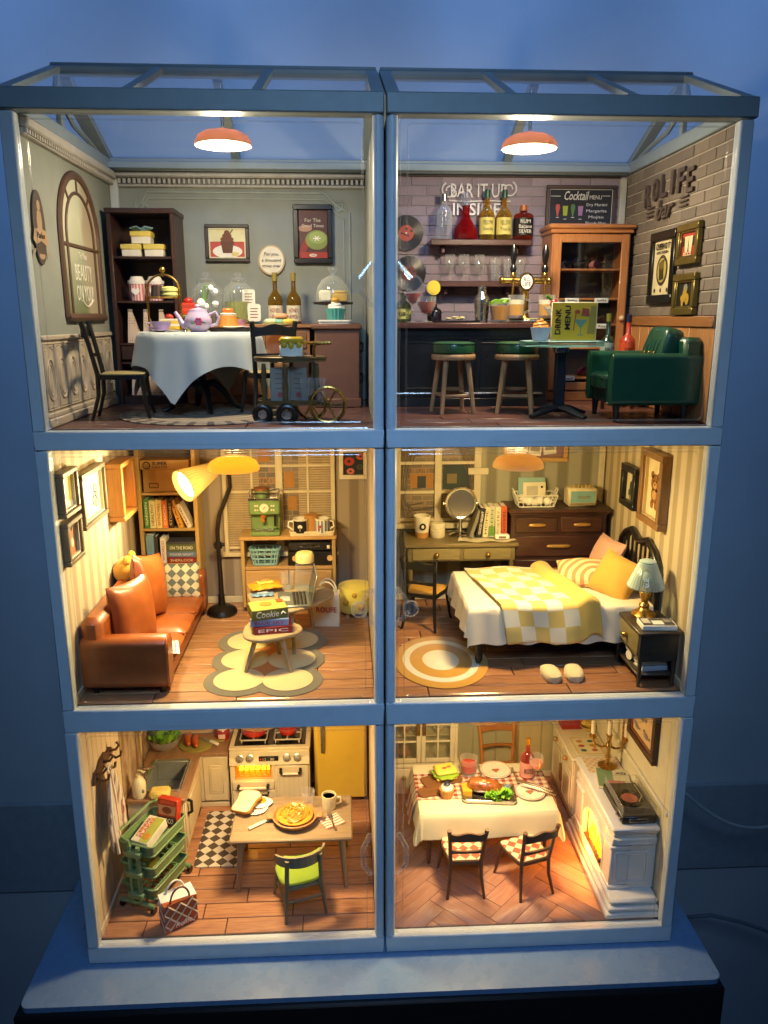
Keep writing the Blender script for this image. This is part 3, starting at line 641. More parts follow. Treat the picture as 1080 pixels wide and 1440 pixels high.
for a in (50, 90, 130): fb.tube([(-3.285, yc + .46 * cos(R(a)), 8.05 + .46 * sin(R(a))), (-3.285, yc + .64 * cos(R(a)), 8.05 + .64 * sin(R(a)))], .015, 6)
O('window_frame', fb, wf, aw)
CRM = pl('#efe9d2', .5)
for s, zz, h in (('To You', 7.86, .07), ('BEAUTY', 7.68, .17), ('ON YOU!', 7.46, .17)): TX('lettering', s, (-3.286, 1.62, zz), (0, 1, 0), (0, 0, 1), CRM, aw, h=h, w=.28 if h < .1 else .58)
O('lettering', B().tube([(-3.284, 1.5 + .1 * a, 7.38 - .06 * sin(a * .9)) for a in [i * .4 for i in range(10)]], .010, 5), CRM, aw)
# oval sign
sg = T('oval_sign', 'brown oval wall sign with a seated figure and a banner on the green wall', 'sign', (-3.298, .37, 8.03), pi / 2)
bw_ = pl('#4a3a2e', .6); tn = pl('#a5896a', .6); sg['_d'] = .02
O('sign_board', B().prism(disc(0, 0, .155, .34, 28), (0, -.02, 0), 'y', .02), bw_, sg)
ink(sg, disc(.01, .2, .04, .05), tn, 1); ink(sg, [(-.05, -.06), (-.07, .06), (-.04, .15), (.05, .15), (.07, .06), (.05, -.06)], tn, 2)
ink(sg, [(-.2, -.12), (-.15, -.02), (0, .0), (.15, -.02), (.2, -.12), (.13, -.16), (0, -.12), (-.13, -.16)], tn, 3, 'banner'); TX('lettering', 'Parlor', (0, -.027, -.07), (1, 0, 0), (0, 0, 1), bw_, sg, w=.2)
ink(sg, disc(0, -.24, .08, .05, 14, 180, 360), tn, 1); ink(sg, [(-.19, -.2), (-.21, -.28), (-.14, -.2)], tn, 2); ink(sg, [(.19, -.2), (.21, -.28), (.14, -.2)], tn, 2)
# dark bookcase
bcm = DKWOOD; t = T('bookcase', 'tall dark brown bookcase standing against the green wall', 'bookcase', (-3.22, 2.42, z)); W_, D_, H_ = .80, .6, 2.32
for nm, b in (('side_panel', bx(0, .05, 0, D_, 0, H_)), ('side_panel', bx(W_ - .05, W_, 0, D_, 0, H_)), ('top_board', bx(-.015, W_ + .015, -.015, D_, H_ - .05, H_ + .01)), ('back_panel', bx(.05, W_ - .05, D_ - .02, D_, 0, H_ - .05, 0)), ('plinth', bx(.05, W_ - .05, .02, .08, 0, .1))): O(nm, b, bcm, t)
SHZ = [1.78, 1.26, .75, .52, .1]
for q in SHZ: O('shelf', bx(.05, W_ - .05, .015, D_ - .02, q - .03, q, .006), bcm, t)
O('drawer', bx(.06, W_ - .06, .0, .3, .545, .715, .01), bcm, t)
bxm = pl('#dcd6c4', .6); yl = pl('#d8c25e', .5)
for x, dz, s in ((-2.975, 0, 'lower left'), (-2.70, 0, 'lower right'), (-2.85, .15, 'topmost')):
    q = T('lidded_box', f'cream box with yellow lid, {s} of three on the top bookcase shelf', 'box', (x, 2.62, z + 1.781 + dz), 0, 'yellow lidded boxes'); O('box_body', bx(-.115, .115, -.1, .1, 0, .11), bxm, q); O('lid', bx(-.125, .125, -.11, .11, .085, .148), yl, q)
rb = B()
for s in (-1, 1): rb.tube([(0, 0, .02), (s * .05, -.03, .05), (s * .12, 0, .035), (s * .07, .03, .02), (0, 0, .02)], [(.012, .03)] * 5, 8)
rb.ball((0, 0, .025), .022); o = O('ribbon', rb, fabric('#6f97a6')); o.location = (-2.85, 2.60, z + 1.781 + .30); tag(o, 'blue grey ribbon bow on the topmost yellow lidded box', 'ribbon')
pk = N('pink_stripes'); a = pk.math('FRACT', pk.math('MULTIPLY', pk.xyz()[0], 28)); pk.col(pk.mix(pk.math('GREATER_THAN', a, .5), col('#c9757a'), col('#e6c9c2'))); pk.p(.6)
for x, s in ((-2.95, 'left'), (-2.73, 'right')):
    q = T('ice_tub', f'pink striped tub with white lid, {s} one of two in the bookcase', 'tub', (x, 2.6, z + 1.261), 0, 'pink striped tubs')
    O('tub_body', B().lathe([(0, 0), (.085, 0), (.105, .21), (0, .21)], n=24), pk.m, q); O('lid', B().lathe([(.112, .2), (.114, .24), (.09, .245), (.07, .29), (.0, .295)], n=24), pl('#e9e2d8', .5), q); O('heart_label', B().prism([(0, -.05), (.05, .0), (.045, .035), (.02, .04), (0, .022), (-.02, .04), (-.045, .035), (-.05, 0)], (0, -.106, .11), 'y', .006), PAPER, q)
dt = N('dotted_paper'); v = dt.n('TexVoronoi'); v.inputs['Scale'].default_value = 34; dt.L(dt.oc(), v.inputs['Vector']); v.inputs['Randomness'].default_value = .1; dt.col(dt.mix(dt.math('LESS_THAN', v.outputs['Distance'], .25), col('#cfb49c'), col('#7d5d50'))); dt.p(.75)
def pbag(x, zz, label, h=.34, y=2.55):
    q = T('paper_bag', label, 'paper bag', (x, y, zz), 0, 'dotted paper bags'); w2 = .085
    O('bag_body', B().add([(-w2, -.06, 0), (w2, -.06, 0), (w2, .07, 0), (-w2, .07, 0), (-w2 * .8, -.01, h), (-w2 * .3, -.01, h * .98), (-w2 * .3, .01, h * .98), (-w2 * .8, .01, h)], [(0, 1, 5, 4), (1, 2, 6, 5), (2, 3, 7, 6), (3, 0, 4, 7), (4, 5, 6, 7), (0, 3, 2, 1)]), dt.m, q)
    O('fold', B().box(-w2 * .85, -w2 * .2, -.025, .025, h * .96, h * 1.02, .005), dt.m, q)
for i, s in enumerate(('left', 'middle', 'right')): pbag(-3.0 + i * .19, z + .751, f'{s} dotted paper bag of the row above the bookcase drawer', .40)
for i, s in enumerate(('leftmost', 'middle', 'rightmost')): pbag(-3.0 + i * .19, z + .101, f'{s} dotted paper bag on the lowest bookcase shelf', .34)
# back counter and side cabinet
cw = wood('#7a5436', '#94693f', 'x', 4, .5); cb_ = pl('#6a4634', .55)
t = T('counter', 'long orange brown counter with drawers along the green wall', 'counter', (-2.38, 2.42, z)); O('cabinet_body', bx(0, 1.56, .02, .62, 0, .93), cw, t); O('counter_top', bx(-.03, 1.6, -.02, .63, .93, .98, .012), cw, t)
for i in range(3):
    d = O('drawer', bx(.05 + i * .51, .50 + i * .51, .0, .03, .68, .88), cw, t); O('drawer_knob', B().ball((.275 + i * .51, -.02, .78), .022, 10, 6), BRASS, d); O('door', bx(.05 + i * .51, .50 + i * .51, .0, .03, .1, .64), cw, t)
t = T('side_cabinet', 'plain brown cabinet block with a moulded top beside the serving trolley', 'cabinet', (-.76, 1.85, z)); O('cabinet_body', bx(.02, .55, .02, 1.15, 0, .92, .01), cb_, t); O('cabinet_top', bx(-.02, .58, -.01, 1.15, .92, .985, .015), cb_, t); O('plinth', bx(.01, .57, -.0, .3, 0, .11, .012), cb_, t)
for q in (.72, .35): O('drawer_handle', B().tube([(.55, .25, q + .05), (.6, .25, q + .03), (.6, .25, q - .05), (.55, .25, q - .07)], .018, 8), BLACK, t)
# pictures
f = frame('cupcake_picture', 'framed print of a chocolate cupcake on a doily plate', 'b', (-1.875, 3.055, 8.125), .56, .46, pl('#3a332b', .5), pl('#b9473c', .6), .05, .045, inner=pl('#d8cfae', .5))
k = f['_d']; ink(f, [(-.22, .02), (.22, .02), (.22, .18), (-.22, .18)], pl('#ddd5a2', .6), 1); ink(f, disc(0, -.1, .19, .08), PAPER, 2); ink(f, [(-.06, -.12), (.06, -.12), (.085, .03), (-.085, .03)], pl('#5b3221', .6), 4)
for i, (x, zz, r) in enumerate(((0, .05, .085), (0, .09, .06), (0, .125, .035))): ink(f, disc(x, zz, r, .035), pl('#6d3c26', .6), 5 + i)
ink(f, disc(.1, -.13, .05, .025), pl('#d9c27a', .6), 6); ink(f, [(.03, .12), (.09, .19), (.1, .185), (.04, .11)], pl('#4a3a2a', .6), 8)
f = frame('dessert_poster', 'black framed red poster with a green matcha roll', 'b', (-.775, 3.055, 8.24), .50, .72, pl('#121010', .35), pl('#4d1d18', .5), .07, .065)
CR = pl('#ddd2b6', .6); ink(f, [(-.185, -.295), (.185, -.295), (.185, -.22), (-.185, -.22)], pl('#a33023', .6), 1); ink(f, disc(.05, -.07, .145, .12, 28), pl('#7f8d3c', .5), 2); ink(f, disc(.06, -.04, .11, .075, 24), pl('#98a552', .5), 3); ink(f, disc(-.1, .07, .09, .04), pl('#b58b6c', .6), 2); ink(f, [(-.185, -.2), (-.1, -.05), (-.06, -.16), (-.1, -.22), (-.185, -.22)], pl('#8c2a20', .6), 1)
for s, zz, ww in (('For The', .17, .2), ('Good Times', .105, .28)): TX('lettering', s, (0, -f['_d'] - .008, zz), (1, 0, 0), (0, 0, 1), CR, f, w=ww)
for a in range(3): ink(f, [(.05 + .05 * cos(R(a * 60)) + .006 * sin(R(a * 60)), -.05 + .035 * sin(R(a * 60)) - .006 * cos(R(a * 60))), (.05 + .05 * cos(R(a * 60)) - .006 * sin(R(a * 60)), -.05 + .035 * sin(R(a * 60)) + .006 * cos(R(a * 60))), (.05 - .05 * cos(R(a * 60)) - .006 * sin(R(a * 60)), -.05 - .035 * sin(R(a * 60)) + .006 * cos(R(a * 60))), (.05 - .05 * cos(R(a * 60)) + .006 * sin(R(a * 60)), -.05 - .035 * sin(R(a * 60)) - .006 * cos(R(a * 60)))], CRM, 4 + a)
ink(f, disc(0, -.258, .05, .02), CR, 3); TX('lettering', 'Roll', (0, -f['_d'] - .008, -.258), (1, 0, 0), (0, 0, 1), pl('#a33023', .6), f, h=.02)
t = T('round_sign', 'round cream wall sign with handwriting above the bottles', 'sign', (-1.315, 3.055, 7.92)); t['_d'] = .035
O('sign_board', B().prism(disc(0, 0, .175, .19, 30), (0, -.035, 0), 'y', .035), pl('#b49a70', .5), t); ink(t, disc(0, 0, .155, .17, 30), pl('#e2dac2', .6), 1)
for s, zz, ww in (('For you,', .07, .19), ('a thousand', 0, .25), ('times over', -.07, .24)): TX('lettering', s, (0, -.042, zz), (1, 0, 0), (0, 0, 1), pl('#3a2c22', .6), t, w=ww, shear=.25)
# glass drink jars on the counter
zc = z + .982; bubble = glass((.90, .93, .86), 1.45, .03, .12)
JARG = glass((.97, .98, .95), 1.6, .03, .2, (.8, .82, .74))
def jar(x, y, label, liq, lh):
    q = T('drink_jar', label, 'jar', (x, y, zc), 0, 'ribbed glass drink jars'); r = .19
    O('glass_body', B().lathe([(0, 0), (r, .0), (r, .36), (r * .92, .43), (r * .55, .49), (r * .55, .52)], n=96, flute=.03, fn=24, cap=False), JARG, q); O('lid', B().lathe([(r * .6, .52), (r * .62, .535), (r * .3, .56), (.03, .565), (.05, .59), (.035, .625), (0, .63)], n=20), GLASSY, q)
    O('drink', B().lathe([(0, .012), (r * .93, .012), (r * .93, lh), (0, lh)], n=24), liq, q); O('tap', B().tube([(0, -r, .07), (0, -r - .05, .07), (0, -r - .06, .04)], .014, 8), BRASS, q)
jar(-2.12, 2.72, 'ribbed glass jar of pale drink, left one behind the flowers', glass((.62, .50, .40), 1.4, .1, .15, (.5, .36, .25)), .12); jar(-1.72, 2.72, 'ribbed glass jar half full of green lemonade below the cupcake print', pl('#8f8f30', .3, sss=.2), .27)
for x, s in ((-1.25, 'left'), (-1.02, 'right')): bottle('bottle', f'amber bottle with cream label, {s} of the pair under the round sign', (x, 2.62, zc), .62, .092, glass((.62, .40, .06), 1.5, .05, .3, (.30, .2, .03)), pl('#8a7a32', .4), (.05, .36), pl('#dccfae', .6), ('HONEY', 'LEMON'), .36, group='amber bottles', ink=pl('#8a2f28', .6))
for (x, y, zz, s) in ((-1.58, 2.6, .18, 'upper'), (-1.50, 2.44, -.0, 'lower')):
    q = T('name_card', f'{s} small cream card on a ring stand before the counter jars', 'card', (x, y, zc + zz)); q['_d'] = .006; O('card', B().prism(rrect(-.08, .08, .03, .24, .03), (0, -.006, 0), 'y', .012), pl('#e4dcc8', .6), q)
    if zz > .1: O('ring_stand', B().tube([(.04 * cos(a * .4), 0, .04 * sin(a * .4) + .0) for a in range(16)], .014, 6, closed=True).cyl((0, .0, -.04), (0, .0, -.18), .02).lathe([(.06, -.18), (.06, -.165), (.02, -.15)]), BRASS, q)
    for i in range(4): ink(q, [(-.05, .19 - i * .035), (.05 - .01 * (i % 2), .19 - i * .035), (.05 - .01 * (i % 2), .178 - i * .035), (-.05, .178 - i * .035)], pl('#8a5a4a', .6), 1, 'print_line')
# cake dome
t = T('cake_stand', 'glass cake dome on a dark stand above the brown cabinet', 'cake stand', (-.52, 2.35, zc - .0)); sd = pl('#2b2624', .35)
O('stand', B().lathe([(0, 0), (.12, 0), (.13, .02), (.05, .05), (.04, .16), (.06, .22), (.24, .235), (.25, .26), (0, .255)], n=28), sd, t); O('dome', B().lathe([(.205, .262), (.21, .34), (.19, .44), (.13, .53), (.05, .57)], n=28, cap=False), JARG, t); O('dome_knob', B().lathe([(.04, .57), (.035, .60), (.065, .64), (.06, .67), (0, .675)], n=16), GLASSY, t)
q = T('cake', 'white and yellow cream cake under the glass dome', 'cake', (-.52, 2.33, zc + .262)); O('cream_block', bx(-.17, -.01, -.08, .08, 0, .14, .02), pl('#e9e2cc', .6), q); O('sponge', bx(-.005, .18, -.08, .08, 0, .10, .012), pl('#cda23c', .7), q); O('icing', bx(-.01, .175, -.075, .08, .1, .135, .015), pl('#d9b455', .6), q)
o = O('tray', B().prism(rrect(-.19, .19, -.12, .12, .04), (0, 0, 0), 'z', .02).tube([(x, y, .03) for x, y in rrect(-.19, .19, -.12, .12, .04)], .012, 6, closed=True), pl('#d6d2c8', .35)); o.location = (-.5, 2.02, zc + .006); tag(o, 'white rectangular tray on the brown cabinet top', 'tray')
cupcake('cupcake', 'teal cupcake with white cream on the white tray', (-.49, 2.0, zc + .03), .115, .27, pl('#4f9c92', .6), None, pl('#e8e2d2', .5), pl('#c9962e', .5))
# round table with cloth
t = T('round_table', 'round cafe table on a black pedestal with four curved feet', 'table', (-2.03, 1.55, z)); 
O('tabletop', B().lathe([(0, .86), (.62, .86), (.63, .88), (.62, .895), (0, .895)], n=36), BLACK, t); O('pedestal', B().lathe([(0, .2), (.05, .2), (.07, .28), (.045, .36), (.055, .5), (.04, .6), (.06, .8), (.16, .86), (0, .86)], n=16), BLACK, t)
for a in (20, 110, 200, 290): c, s_ = cos(R(a)), sin(R(a)); O('foot', B().tube([(c * r, s_ * r, q) for r, q in ((.02, .3), (.14, .33), (.26, .22), (.36, .07), (.43, .03), (.47, .025))], [.05, .045, .04, .034, .03, .02]), BLACK, t)
Rt = .655
def cloth(u, v):
    a = 2 * pi * u; q = a - R(32); dist = 1.03 / max(abs(cos(q)), abs(sin(q))); s = v * dist
    if s <= Rt: return (s * cos(a), s * sin(a), .905 + .0)
    hl = s - Rt; f = .5 + .5 * sin(a * 9 + 1.0) ; r = Rt + min(hl, .06) * .5 + hl * (.10 + .12 * f * (1 if hl > .1 else hl / .1)) + .02 * sin(a * 17) * hl
    return (r * cos(a), r * sin(a), .905 - min(1, hl / .05) * .012 - max(0, hl - .02) * .97)
o = O('tablecloth', B().grid(cloth, 120, 40, wrap=True), fabric('#b9c0bd', .8, 120, .05, .1)); o.location = (-2.03, 1.55, z); tag(o, 'pale grey cloth draped over the round cafe table', 'tablecloth')
zt = z + .908
LAV = pl('#b7a4c2', .28, var=.05, coat=.3); GOLD = BRASS
q = T('cake_rack', 'gold two tier cake rack with an arched ball topped handle', 'cake stand', (-2.42, 1.62, zt)); O('arch', B().tube([(-.18, 0, 0), (-.185, 0, .44)] + [(-.185 * cos(R(a)), 0, .44 + .18 * sin(R(a))) for a in range(15, 180, 15)] + [(.185, 0, .44), (.18, 0, 0)], .013, 8).ball((0, 0, .67), .035, 12, 8).cyl((0, 0, .60), (0, 0, .65), .012), GOLD, q)
for h in (.012, .36): O('rack_plate', B().lathe([(0, 0), (.165, 0), (.178, .018), (.17, .02), (.16, .008), (0, .008)], (0, 0, h), n=28), GOLD, q)
o = O('macaron', B().lathe([(0, 0), (.085, .002), (.095, .03), (.085, .045), (.09, .05), (.085, .058), (.095, .07), (.09, .1), (.05, .118), (0, .122)], n=24, flute=.02, fn=12), pl('#c4bd6e', .6)); o.location = (-2.35, 1.6, zt + .372); tag(o, 'pale green round pastry on the upper tier of the gold rack', 'pastry')
o = O('chocolate_cake', B().lathe([(0, 0), (.07, 0), (.055, .13), (0, .135)], n=20, flute=.05, fn=10), pl('#33221c', .5)); o.location = (-2.49, 1.6, zt + .372); tag(o, 'small dark chocolate cake on the upper tier of the gold rack', 'cake')
def slice_(name, label, loc, c1, c2, top, rz=0, s=1):
    q = T(name, label, 'cake slice', loc, rz); P = [(-.1 * s, -.06 * s), (.11 * s, -.03 * s), (.1 * s, .07 * s), (-.1 * s, .06 * s)]
    O('sponge', B().prism(P, (0, 0, 0), 'z', .035 * s).prism(P, (0, 0, .06 * s), 'z', .035 * s), c1, q); O('cream', B().prism(P, (0, 0, .036 * s), 'z', .023 * s).prism(P, (0, 0, .096 * s), 'z', .02 * s), c2, q); O('topping', B().ball((0, 0, .135 * s), (.05 * s, .045 * s, .035 * s), 12, 8), top, q); return q
slice_('cake_slice', 'yellow layered cake slice with red berry on the lower rack tier', (-2.36, 1.55, zt + .022), pl('#d3b030', .6), CREAM, pl('#a82c20', .4))
slice_('cake_slice', 'red cake slice standing behind the gold rack', (-2.2, 1.9, zt + .19), pl('#a33022', .5), pl('#c9402c', .4), pl('#b8261a', .4), .4, 1.1)
o = plate('yellow cake plate on a foot behind the lavender teapot', (-2.2, 1.9, zt + .15), .16, pl('#cdb25a', .4)); O('plate_foot', B().lathe([(.07, -.15), (.06, -.14), (.025, -.1), (.03, 0)], n=14), pl('#cdb25a', .4), o)
def cup(name, label, loc, r, h, m, rz=0, sau=True):
    q = T(name, label, 'cup', loc, rz); 
    if sau: O('saucer', B().lathe([(0, .002), (r * .7, 0), (r * 1.6, .018), (r * 1.58, .024), (r * .7, .008), (0, .008)], n=26), m, q)
    O('cup_body', B().lathe([(0, .01), (r * .5, .01), (r * .6, .018), (r * .95, h * .6), (r * 1.05, h), (r * 1.0, h), (r * .88, h * .6), (r * .5, .03), (0, .03)], n=26, flute=.015, fn=13), m, q)
    O('handle', B().tube([(-r * .98, 0, h * .8), (-r * 1.5, 0, h * .85), (-r * 1.55, 0, h * .5), (-r * .85, 0, h * .3)], .009, 8), m, q); return q
cup('teacup', 'lavender teacup on its saucer before the gold rack', (-2.38, 1.22, zt), .10, .11, LAV); cup('teacup', 'pink teacup behind the lavender teapot spout side', (-1.60, 1.66, zt + .03), .085, .1, pl('#c99aa8', .3))
q = T('teapot', 'lavender porcelain teapot with a pink flower', 'teapot', (-1.98, 1.22, zt)); O('pot_body', B().lathe([(0, 0), (.085, 0), (.09, .012), (.135, .06), (.15, .11), (.135, .16), (.105, .2), (.1, .215), (0, .22)], n=32, flute=.012, fn=16), LAV, q); O('lid', B().lathe([(.1, .215), (.095, .235), (.03, .25), (.02, .26), (.03, .275), (.02, .29), (0, .292)], n=24), LAV, q); O('spout', B().tube([(-.12, 0, .06), (-.18, 0, .09), (-.21, 0, .16), (-.245, 0, .21)], [.045, .032, .022, .018], 10), LAV, q); O('handle', B().tube([(.12, 0, .18), (.19, 0, .21), (.225, 0, .15), (.2, 0, .08), (.13, 0, .06)], .016, 8), LAV, q)
fl_ = B()
for i in range(6): fl_.ball((.0 + .028 * cos(i * 1.047) + .03, -.148, .11 + .028 * sin(i * 1.047)), (.018, .006, .018), 8, 5)
O('flower_print', fl_, pl('#a23a6a', .5), q); O('leaf_print', B().ball((-.03, -.147, .095), (.022, .005, .012), 8, 5).ball((.085, -.13, .1), (.02, .006, .012), 8, 5), pl('#5a7a5a', .5), q)
o = O('spoon', B().tube([(-.1, -.06, .012), (-.02, -.01, .02), (.05, .03, .012)], [.01, .007, .007]).ball((.08, .05, .012), (.04, .028, .01), 12, 6), CHROME); o.location = (-2.2, 1.08, zt); tag(o, 'silver spoon between the lavender cup and the teapot', 'spoon')
q = T('flower_vase', 'white lily of the valley in a small white vase behind the teapot', 'flowers', (-2.0, 1.62, zt)); gm = pl('#5f8a3a', .5); O('vase', B().lathe([(0, 0), (.05, 0), (.06, .06), (.03, .12), (.04, .15)], n=16), pl('#d6d6cf', .3), q)
for (dx, h) in ((-.02, .3), (.09, .46), (.04, .5)):
    st = O('stem', B().tube([(0, 0, .1), (dx * .3, 0, h * .7), (dx, 0, h), (dx + .06, -.02, h - .01)], .011, 6), gm, q); O('bell_flower', B().ball((dx + .075, -.03, h - .03), (.032, .032, .04), 10, 7), pl('#dde0d8', .4), q)
O('bell_flower', B().ball((.0, -.05, .3), (.05, .05, .06), 12, 8).ball((.16, -.04, .3), (.04, .03, .035), 10, 6), pl('#dde0d8', .4), q); O('leaf', B().tube([(0, 0, .1), (.05, -.02, .26), (.13, -.03, .33)], [(.004, .015), (.005, .024), (.003, .004)], 6), gm, q)
o = plate('cream plate under the orange pudding on the cafe table', (-1.64, 1.42, zt + .028), .15, CREAM)
o = O('serving_board', B().prism(rrect(-.22, .22, -.12, .13, .05), (0, 0, 0), 'z', .026), pl('#221d1c', .4)); o.location = (-1.66, 1.42, zt + .001); tag(o, 'black board under the pudding plate at the table edge', 'board')
q = T('pudding', 'orange pudding with a cream ring on the cream plate', 'dessert', (-1.68, 1.40, zt + .05)); O('pudding_body', B().lathe([(0, 0), (.11, 0), (.09, .12), (0, .125)], n=28, flute=.03, fn=9), pl('#d3893a', .4), q); O('cream_ring', B().lathe([(.04, .12), (.085, .118), (.088, .14), (.06, .15), (.04, .14)], n=28, flute=.06, fn=12), CREAM, q); O('orange_top', bx(-.06, .06, -.03, .04, .14, .2, .015), pl('#cf6a20', .4), q)
q = T('candy_dish', 'dish of macarons on the counter behind the curved chair back', 'dish', (-1.17, 2.05, z + .92)); O('dish', B().lathe([(0, 0), (.05, 0), (.05, .03), (.2, .06), (.2, .07), (0, .05)], n=24).cyl((0, 0, -.4), (0, 0, .01), .03), pl('#c9b27a', .4), q)
for x, zz, c in ((-.09, .06, '#b9c7a2'), (.02, .06, '#7fae96'), (.1, .06, '#d6b64a'), (.03, .12, '#d79a72')): O('macaron', B().ball((x, -.03, zz + .035), (.09, .08, .034), 14, 7, 0, .9), pl(c, .6), q)
q = T('cake_pedestal', 'wooden stool holding the dish of macarons', 'stool', (-1.17, 2.05, z)); O('stool_top', B().lathe([(0, .48), (.14, .48), (.14, .515), (0, .515)]), cw, q); 
for a in (45, 165, 285): O('leg', B().cyl((.12 * cos(R(a)), .12 * sin(R(a)), 0), (.09 * cos(R(a)), .09 * sin(R(a)), .48), .02), cw, q)
bistro('black cafe chair seen from the side left of the round table', (-2.78, 1.0, z), R(98), BLACK, pl('#8a7c52', .6), 1.02)
bistro('dark cafe chair with its curved back behind the serving trolley', (-1.22, 1.12, z), R(196), pl('#2a241c', .45), pl('#8a7c52', .6), 1.02)
q = O('hanging_plate', B().lathe([(0, 0), (.11, 0), (.115, .012), (0, .014)], n=24), pl('#a5612e', .5)); q.location = (-1.10, .93, z + .78); q.rotation_euler = (R(82), 0, 0); tag(q, 'round orange brown cushion leaning on the curved chair back', 'cushion')
# rug
rg = N('patterned_rug'); o = rg.xyz(); d = rg.math('SQRT', rg.math('ADD', rg.math('POWER', o[0], 2), rg.math('POWER', o[1], 2))); an = rg.math('ARCTAN2', o[1], o[0])
b1 = rg.math('GREATER_THAN', rg.math('SINE', rg.math('MULTIPLY', d, 42)), .3); b2 = rg.math('GREATER_THAN', rg.math('SINE', rg.math('MULTIPLY', an, 30)), .4); edge = rg.math('MULTIPLY', rg.math('GREATER_THAN', d, .78), b2)
rg.col(rg.mix(rg.math('MAXIMUM', rg.math('MULTIPLY', b1, .5), edge), col('#8f8270'), col('#3f3630'))); rg.p(.9); rg.bump(rg.noise(120), .2, .005)
o = O('round_rug', B().lathe([(0, 0), (.98, 0), (.985, .008), (.97, .014), (0, .014)], n=48), rg.m); o.location = (-1.9, 1.25, z + .002); tag(o, 'round patterned rug under the cafe table and trolley', 'rug')
# serving trolley
tm = pl('#66522f', .4, .3); q = T('serving_trolley', 'dark bronze serving trolley with two spoked brass wheels', 'trolley', (-.95, .62, z))
oval = lambda a, b: disc(0, 0, a, b, 28)
O('top_tray', B().prism(oval(.37, .2), (0, 0, .62), 'z', .03).tube([(x, y, .655) for x, y in oval(.365, .195)], .016, 6, closed=True), tm, q); O('lower_tray', B().prism(oval(.35, .19), (0, 0, .18), 'z', .03).tube([(x, y, .215) for x, y in oval(.345, .185)], .014, 6, closed=True), tm, q)
for x, y in ((-.27, -.1), (-.05, -.165), (.27, -.08), (-.2, .12), (.2, .13)): O('post', B().lathe([(.02, .2), (.03, .24), (.02, .28), (.034, .36), (.02, .44), (.03, .5), (.02, .6)], (x, y, 0), n=10), tm, q)
def wheel(x, y, r, sp, m, hubm=None):
    b = B().tube([(x + r * cos(a * pi / 14), y, r * sin(a * pi / 14)) for a in range(28)], .018 if sp else .03, 8, closed=True)
    w_ = O('wheel', b, m, q, loc=(0, 0, r + .002))
    s_ = B().cyl((x, y - .03, 0), (x, y + .03, 0), .03 if sp else r * .55, n=14)
    for k in range(sp): s_.cyl((x, y, 0), (x + r * cos(k * 2 * pi / sp), y, r * sin(k * 2 * pi / sp)), .01, n=6)
    O('hub', s_, hubm or m, w_)
wheel(.38, -.14, .18, 6, BRASS); wheel(.20, .17, .16, 6, BRASS); wheel(-.04, -.2, .085, 0, BLACK, STEEL); wheel(-.3, -.08, .08, 0, BLACK, STEEL)
O('axle', B().cyl((.38, -.14, .18), (.3, .17, .18), .015).cyl((.28, -.08, .2), (.38, -.13, .18), .018), tm, q)
O('handle', B().tube([(.25, -.1, .64), (.25, -.1, .76), (.27, -.1, .8), (.42, -.1, .81)], .018, 8).tube([(.02, .1, .64), (.02, .1, .74), (.06, .1, .8), (.42, -.08, .81)], .018, 8), BRASS, q)
o = plate('cream plate under the trolley cake', (-.93, .52, z + .655), .13, CREAM)
q = T('cake', 'square white cake with yellow glaze on the trolley', 'cake', (-.93, .52, z + .668)); O('cake_body', bx(-.115, .115, -.09, .09, 0, .13, .012), pl('#e2dcc6', .5), q); O('glaze', B().box(-.12, .12, -.095, .095, .125, .2, .02).ball((-.07, -.09, .12), (.035, .01, .03), 10, 6).ball((.0, -.09, .115), (.03, .01, .035), 10, 6).ball((.08, -.09, .12), (.03, .01, .03), 10, 6), pl('#c9a21f', .35), q)
for x, rz_, s in ((-1.06, .15, 'left'), (-.87, -.5, 'right')):
    q = T('menu_card', f'{s} white menu card standing on the lower trolley tray', 'card', (x, .56, z + .22), rz_); q['_d'] = .004; O('card', bx(-.1, .1, -.004, .004, 0, .34, 0), pl('#8f887c', .6), q)
    for i in range(4): ink(q, [(-.05, .28 - i * .05), (.05, .28 - i * .05), (.05, .272 - i * .05), (-.05, .272 - i * .05)], pl('#6a5a50', .6), 1, 'print_line')
    ink(q, disc(0, .06, .03, .03), pl('#a5524a', .6), 1, 'print_seal')
for x, y, s in ((-.8, .5, 'front left'), (-.71, .56, 'back'), (-.64, .5, 'front right')): vessel('drinking_glass', f'{s} tall glass on the lower trolley tray', 'glass', (x, y, z + .216), tumprof(.24, .04, .06), group='glasses on the trolley')
# ================================================================ BAR ROOM (top right)
z = F1
def bricks(par, nm, m, axis, a0, a1, z0, z1, L, H, plane, th, gap=.014, seedv=3):
    """courses of bricks in running bond; axis 'x' on the back wall, 'y' on the right wall"""
    random.seed(seedv); k = 0; meshes = {}
    zz = z0
    while zz < z1 - .02:
        h = min(H, z1 - zz); a = a0 - (L / 2 if k % 2 else 0)
        while a < a1 - .01:
            s, e = max(a, a0), min(a + L, a1)
            if e - s > .03:
                key = (round(e - s, 3), round(h, 3))
                if key not in meshes:
                    w2, h2 = key[0] / 2 - gap / 2, key[1] / 2 - gap / 2
                    meshes[key] = (B().box(-w2, w2, -th, .01, -h2, h2, .006) if axis == 'x' else B().box(-th, .01, -w2, w2, -h2, h2, .006)).mesh('brick', m)
                o = bpy.data.objects.new('brick', meshes[key]); COL.objects.link(o); o.parent = par
                c = (s + e) / 2; dpt = random.uniform(-.003, .003); o.location = (c, plane + dpt, zz + h / 2) if axis == 'x' else (plane + dpt, c, zz + h / 2)
            a += L
        zz += H; k += 1
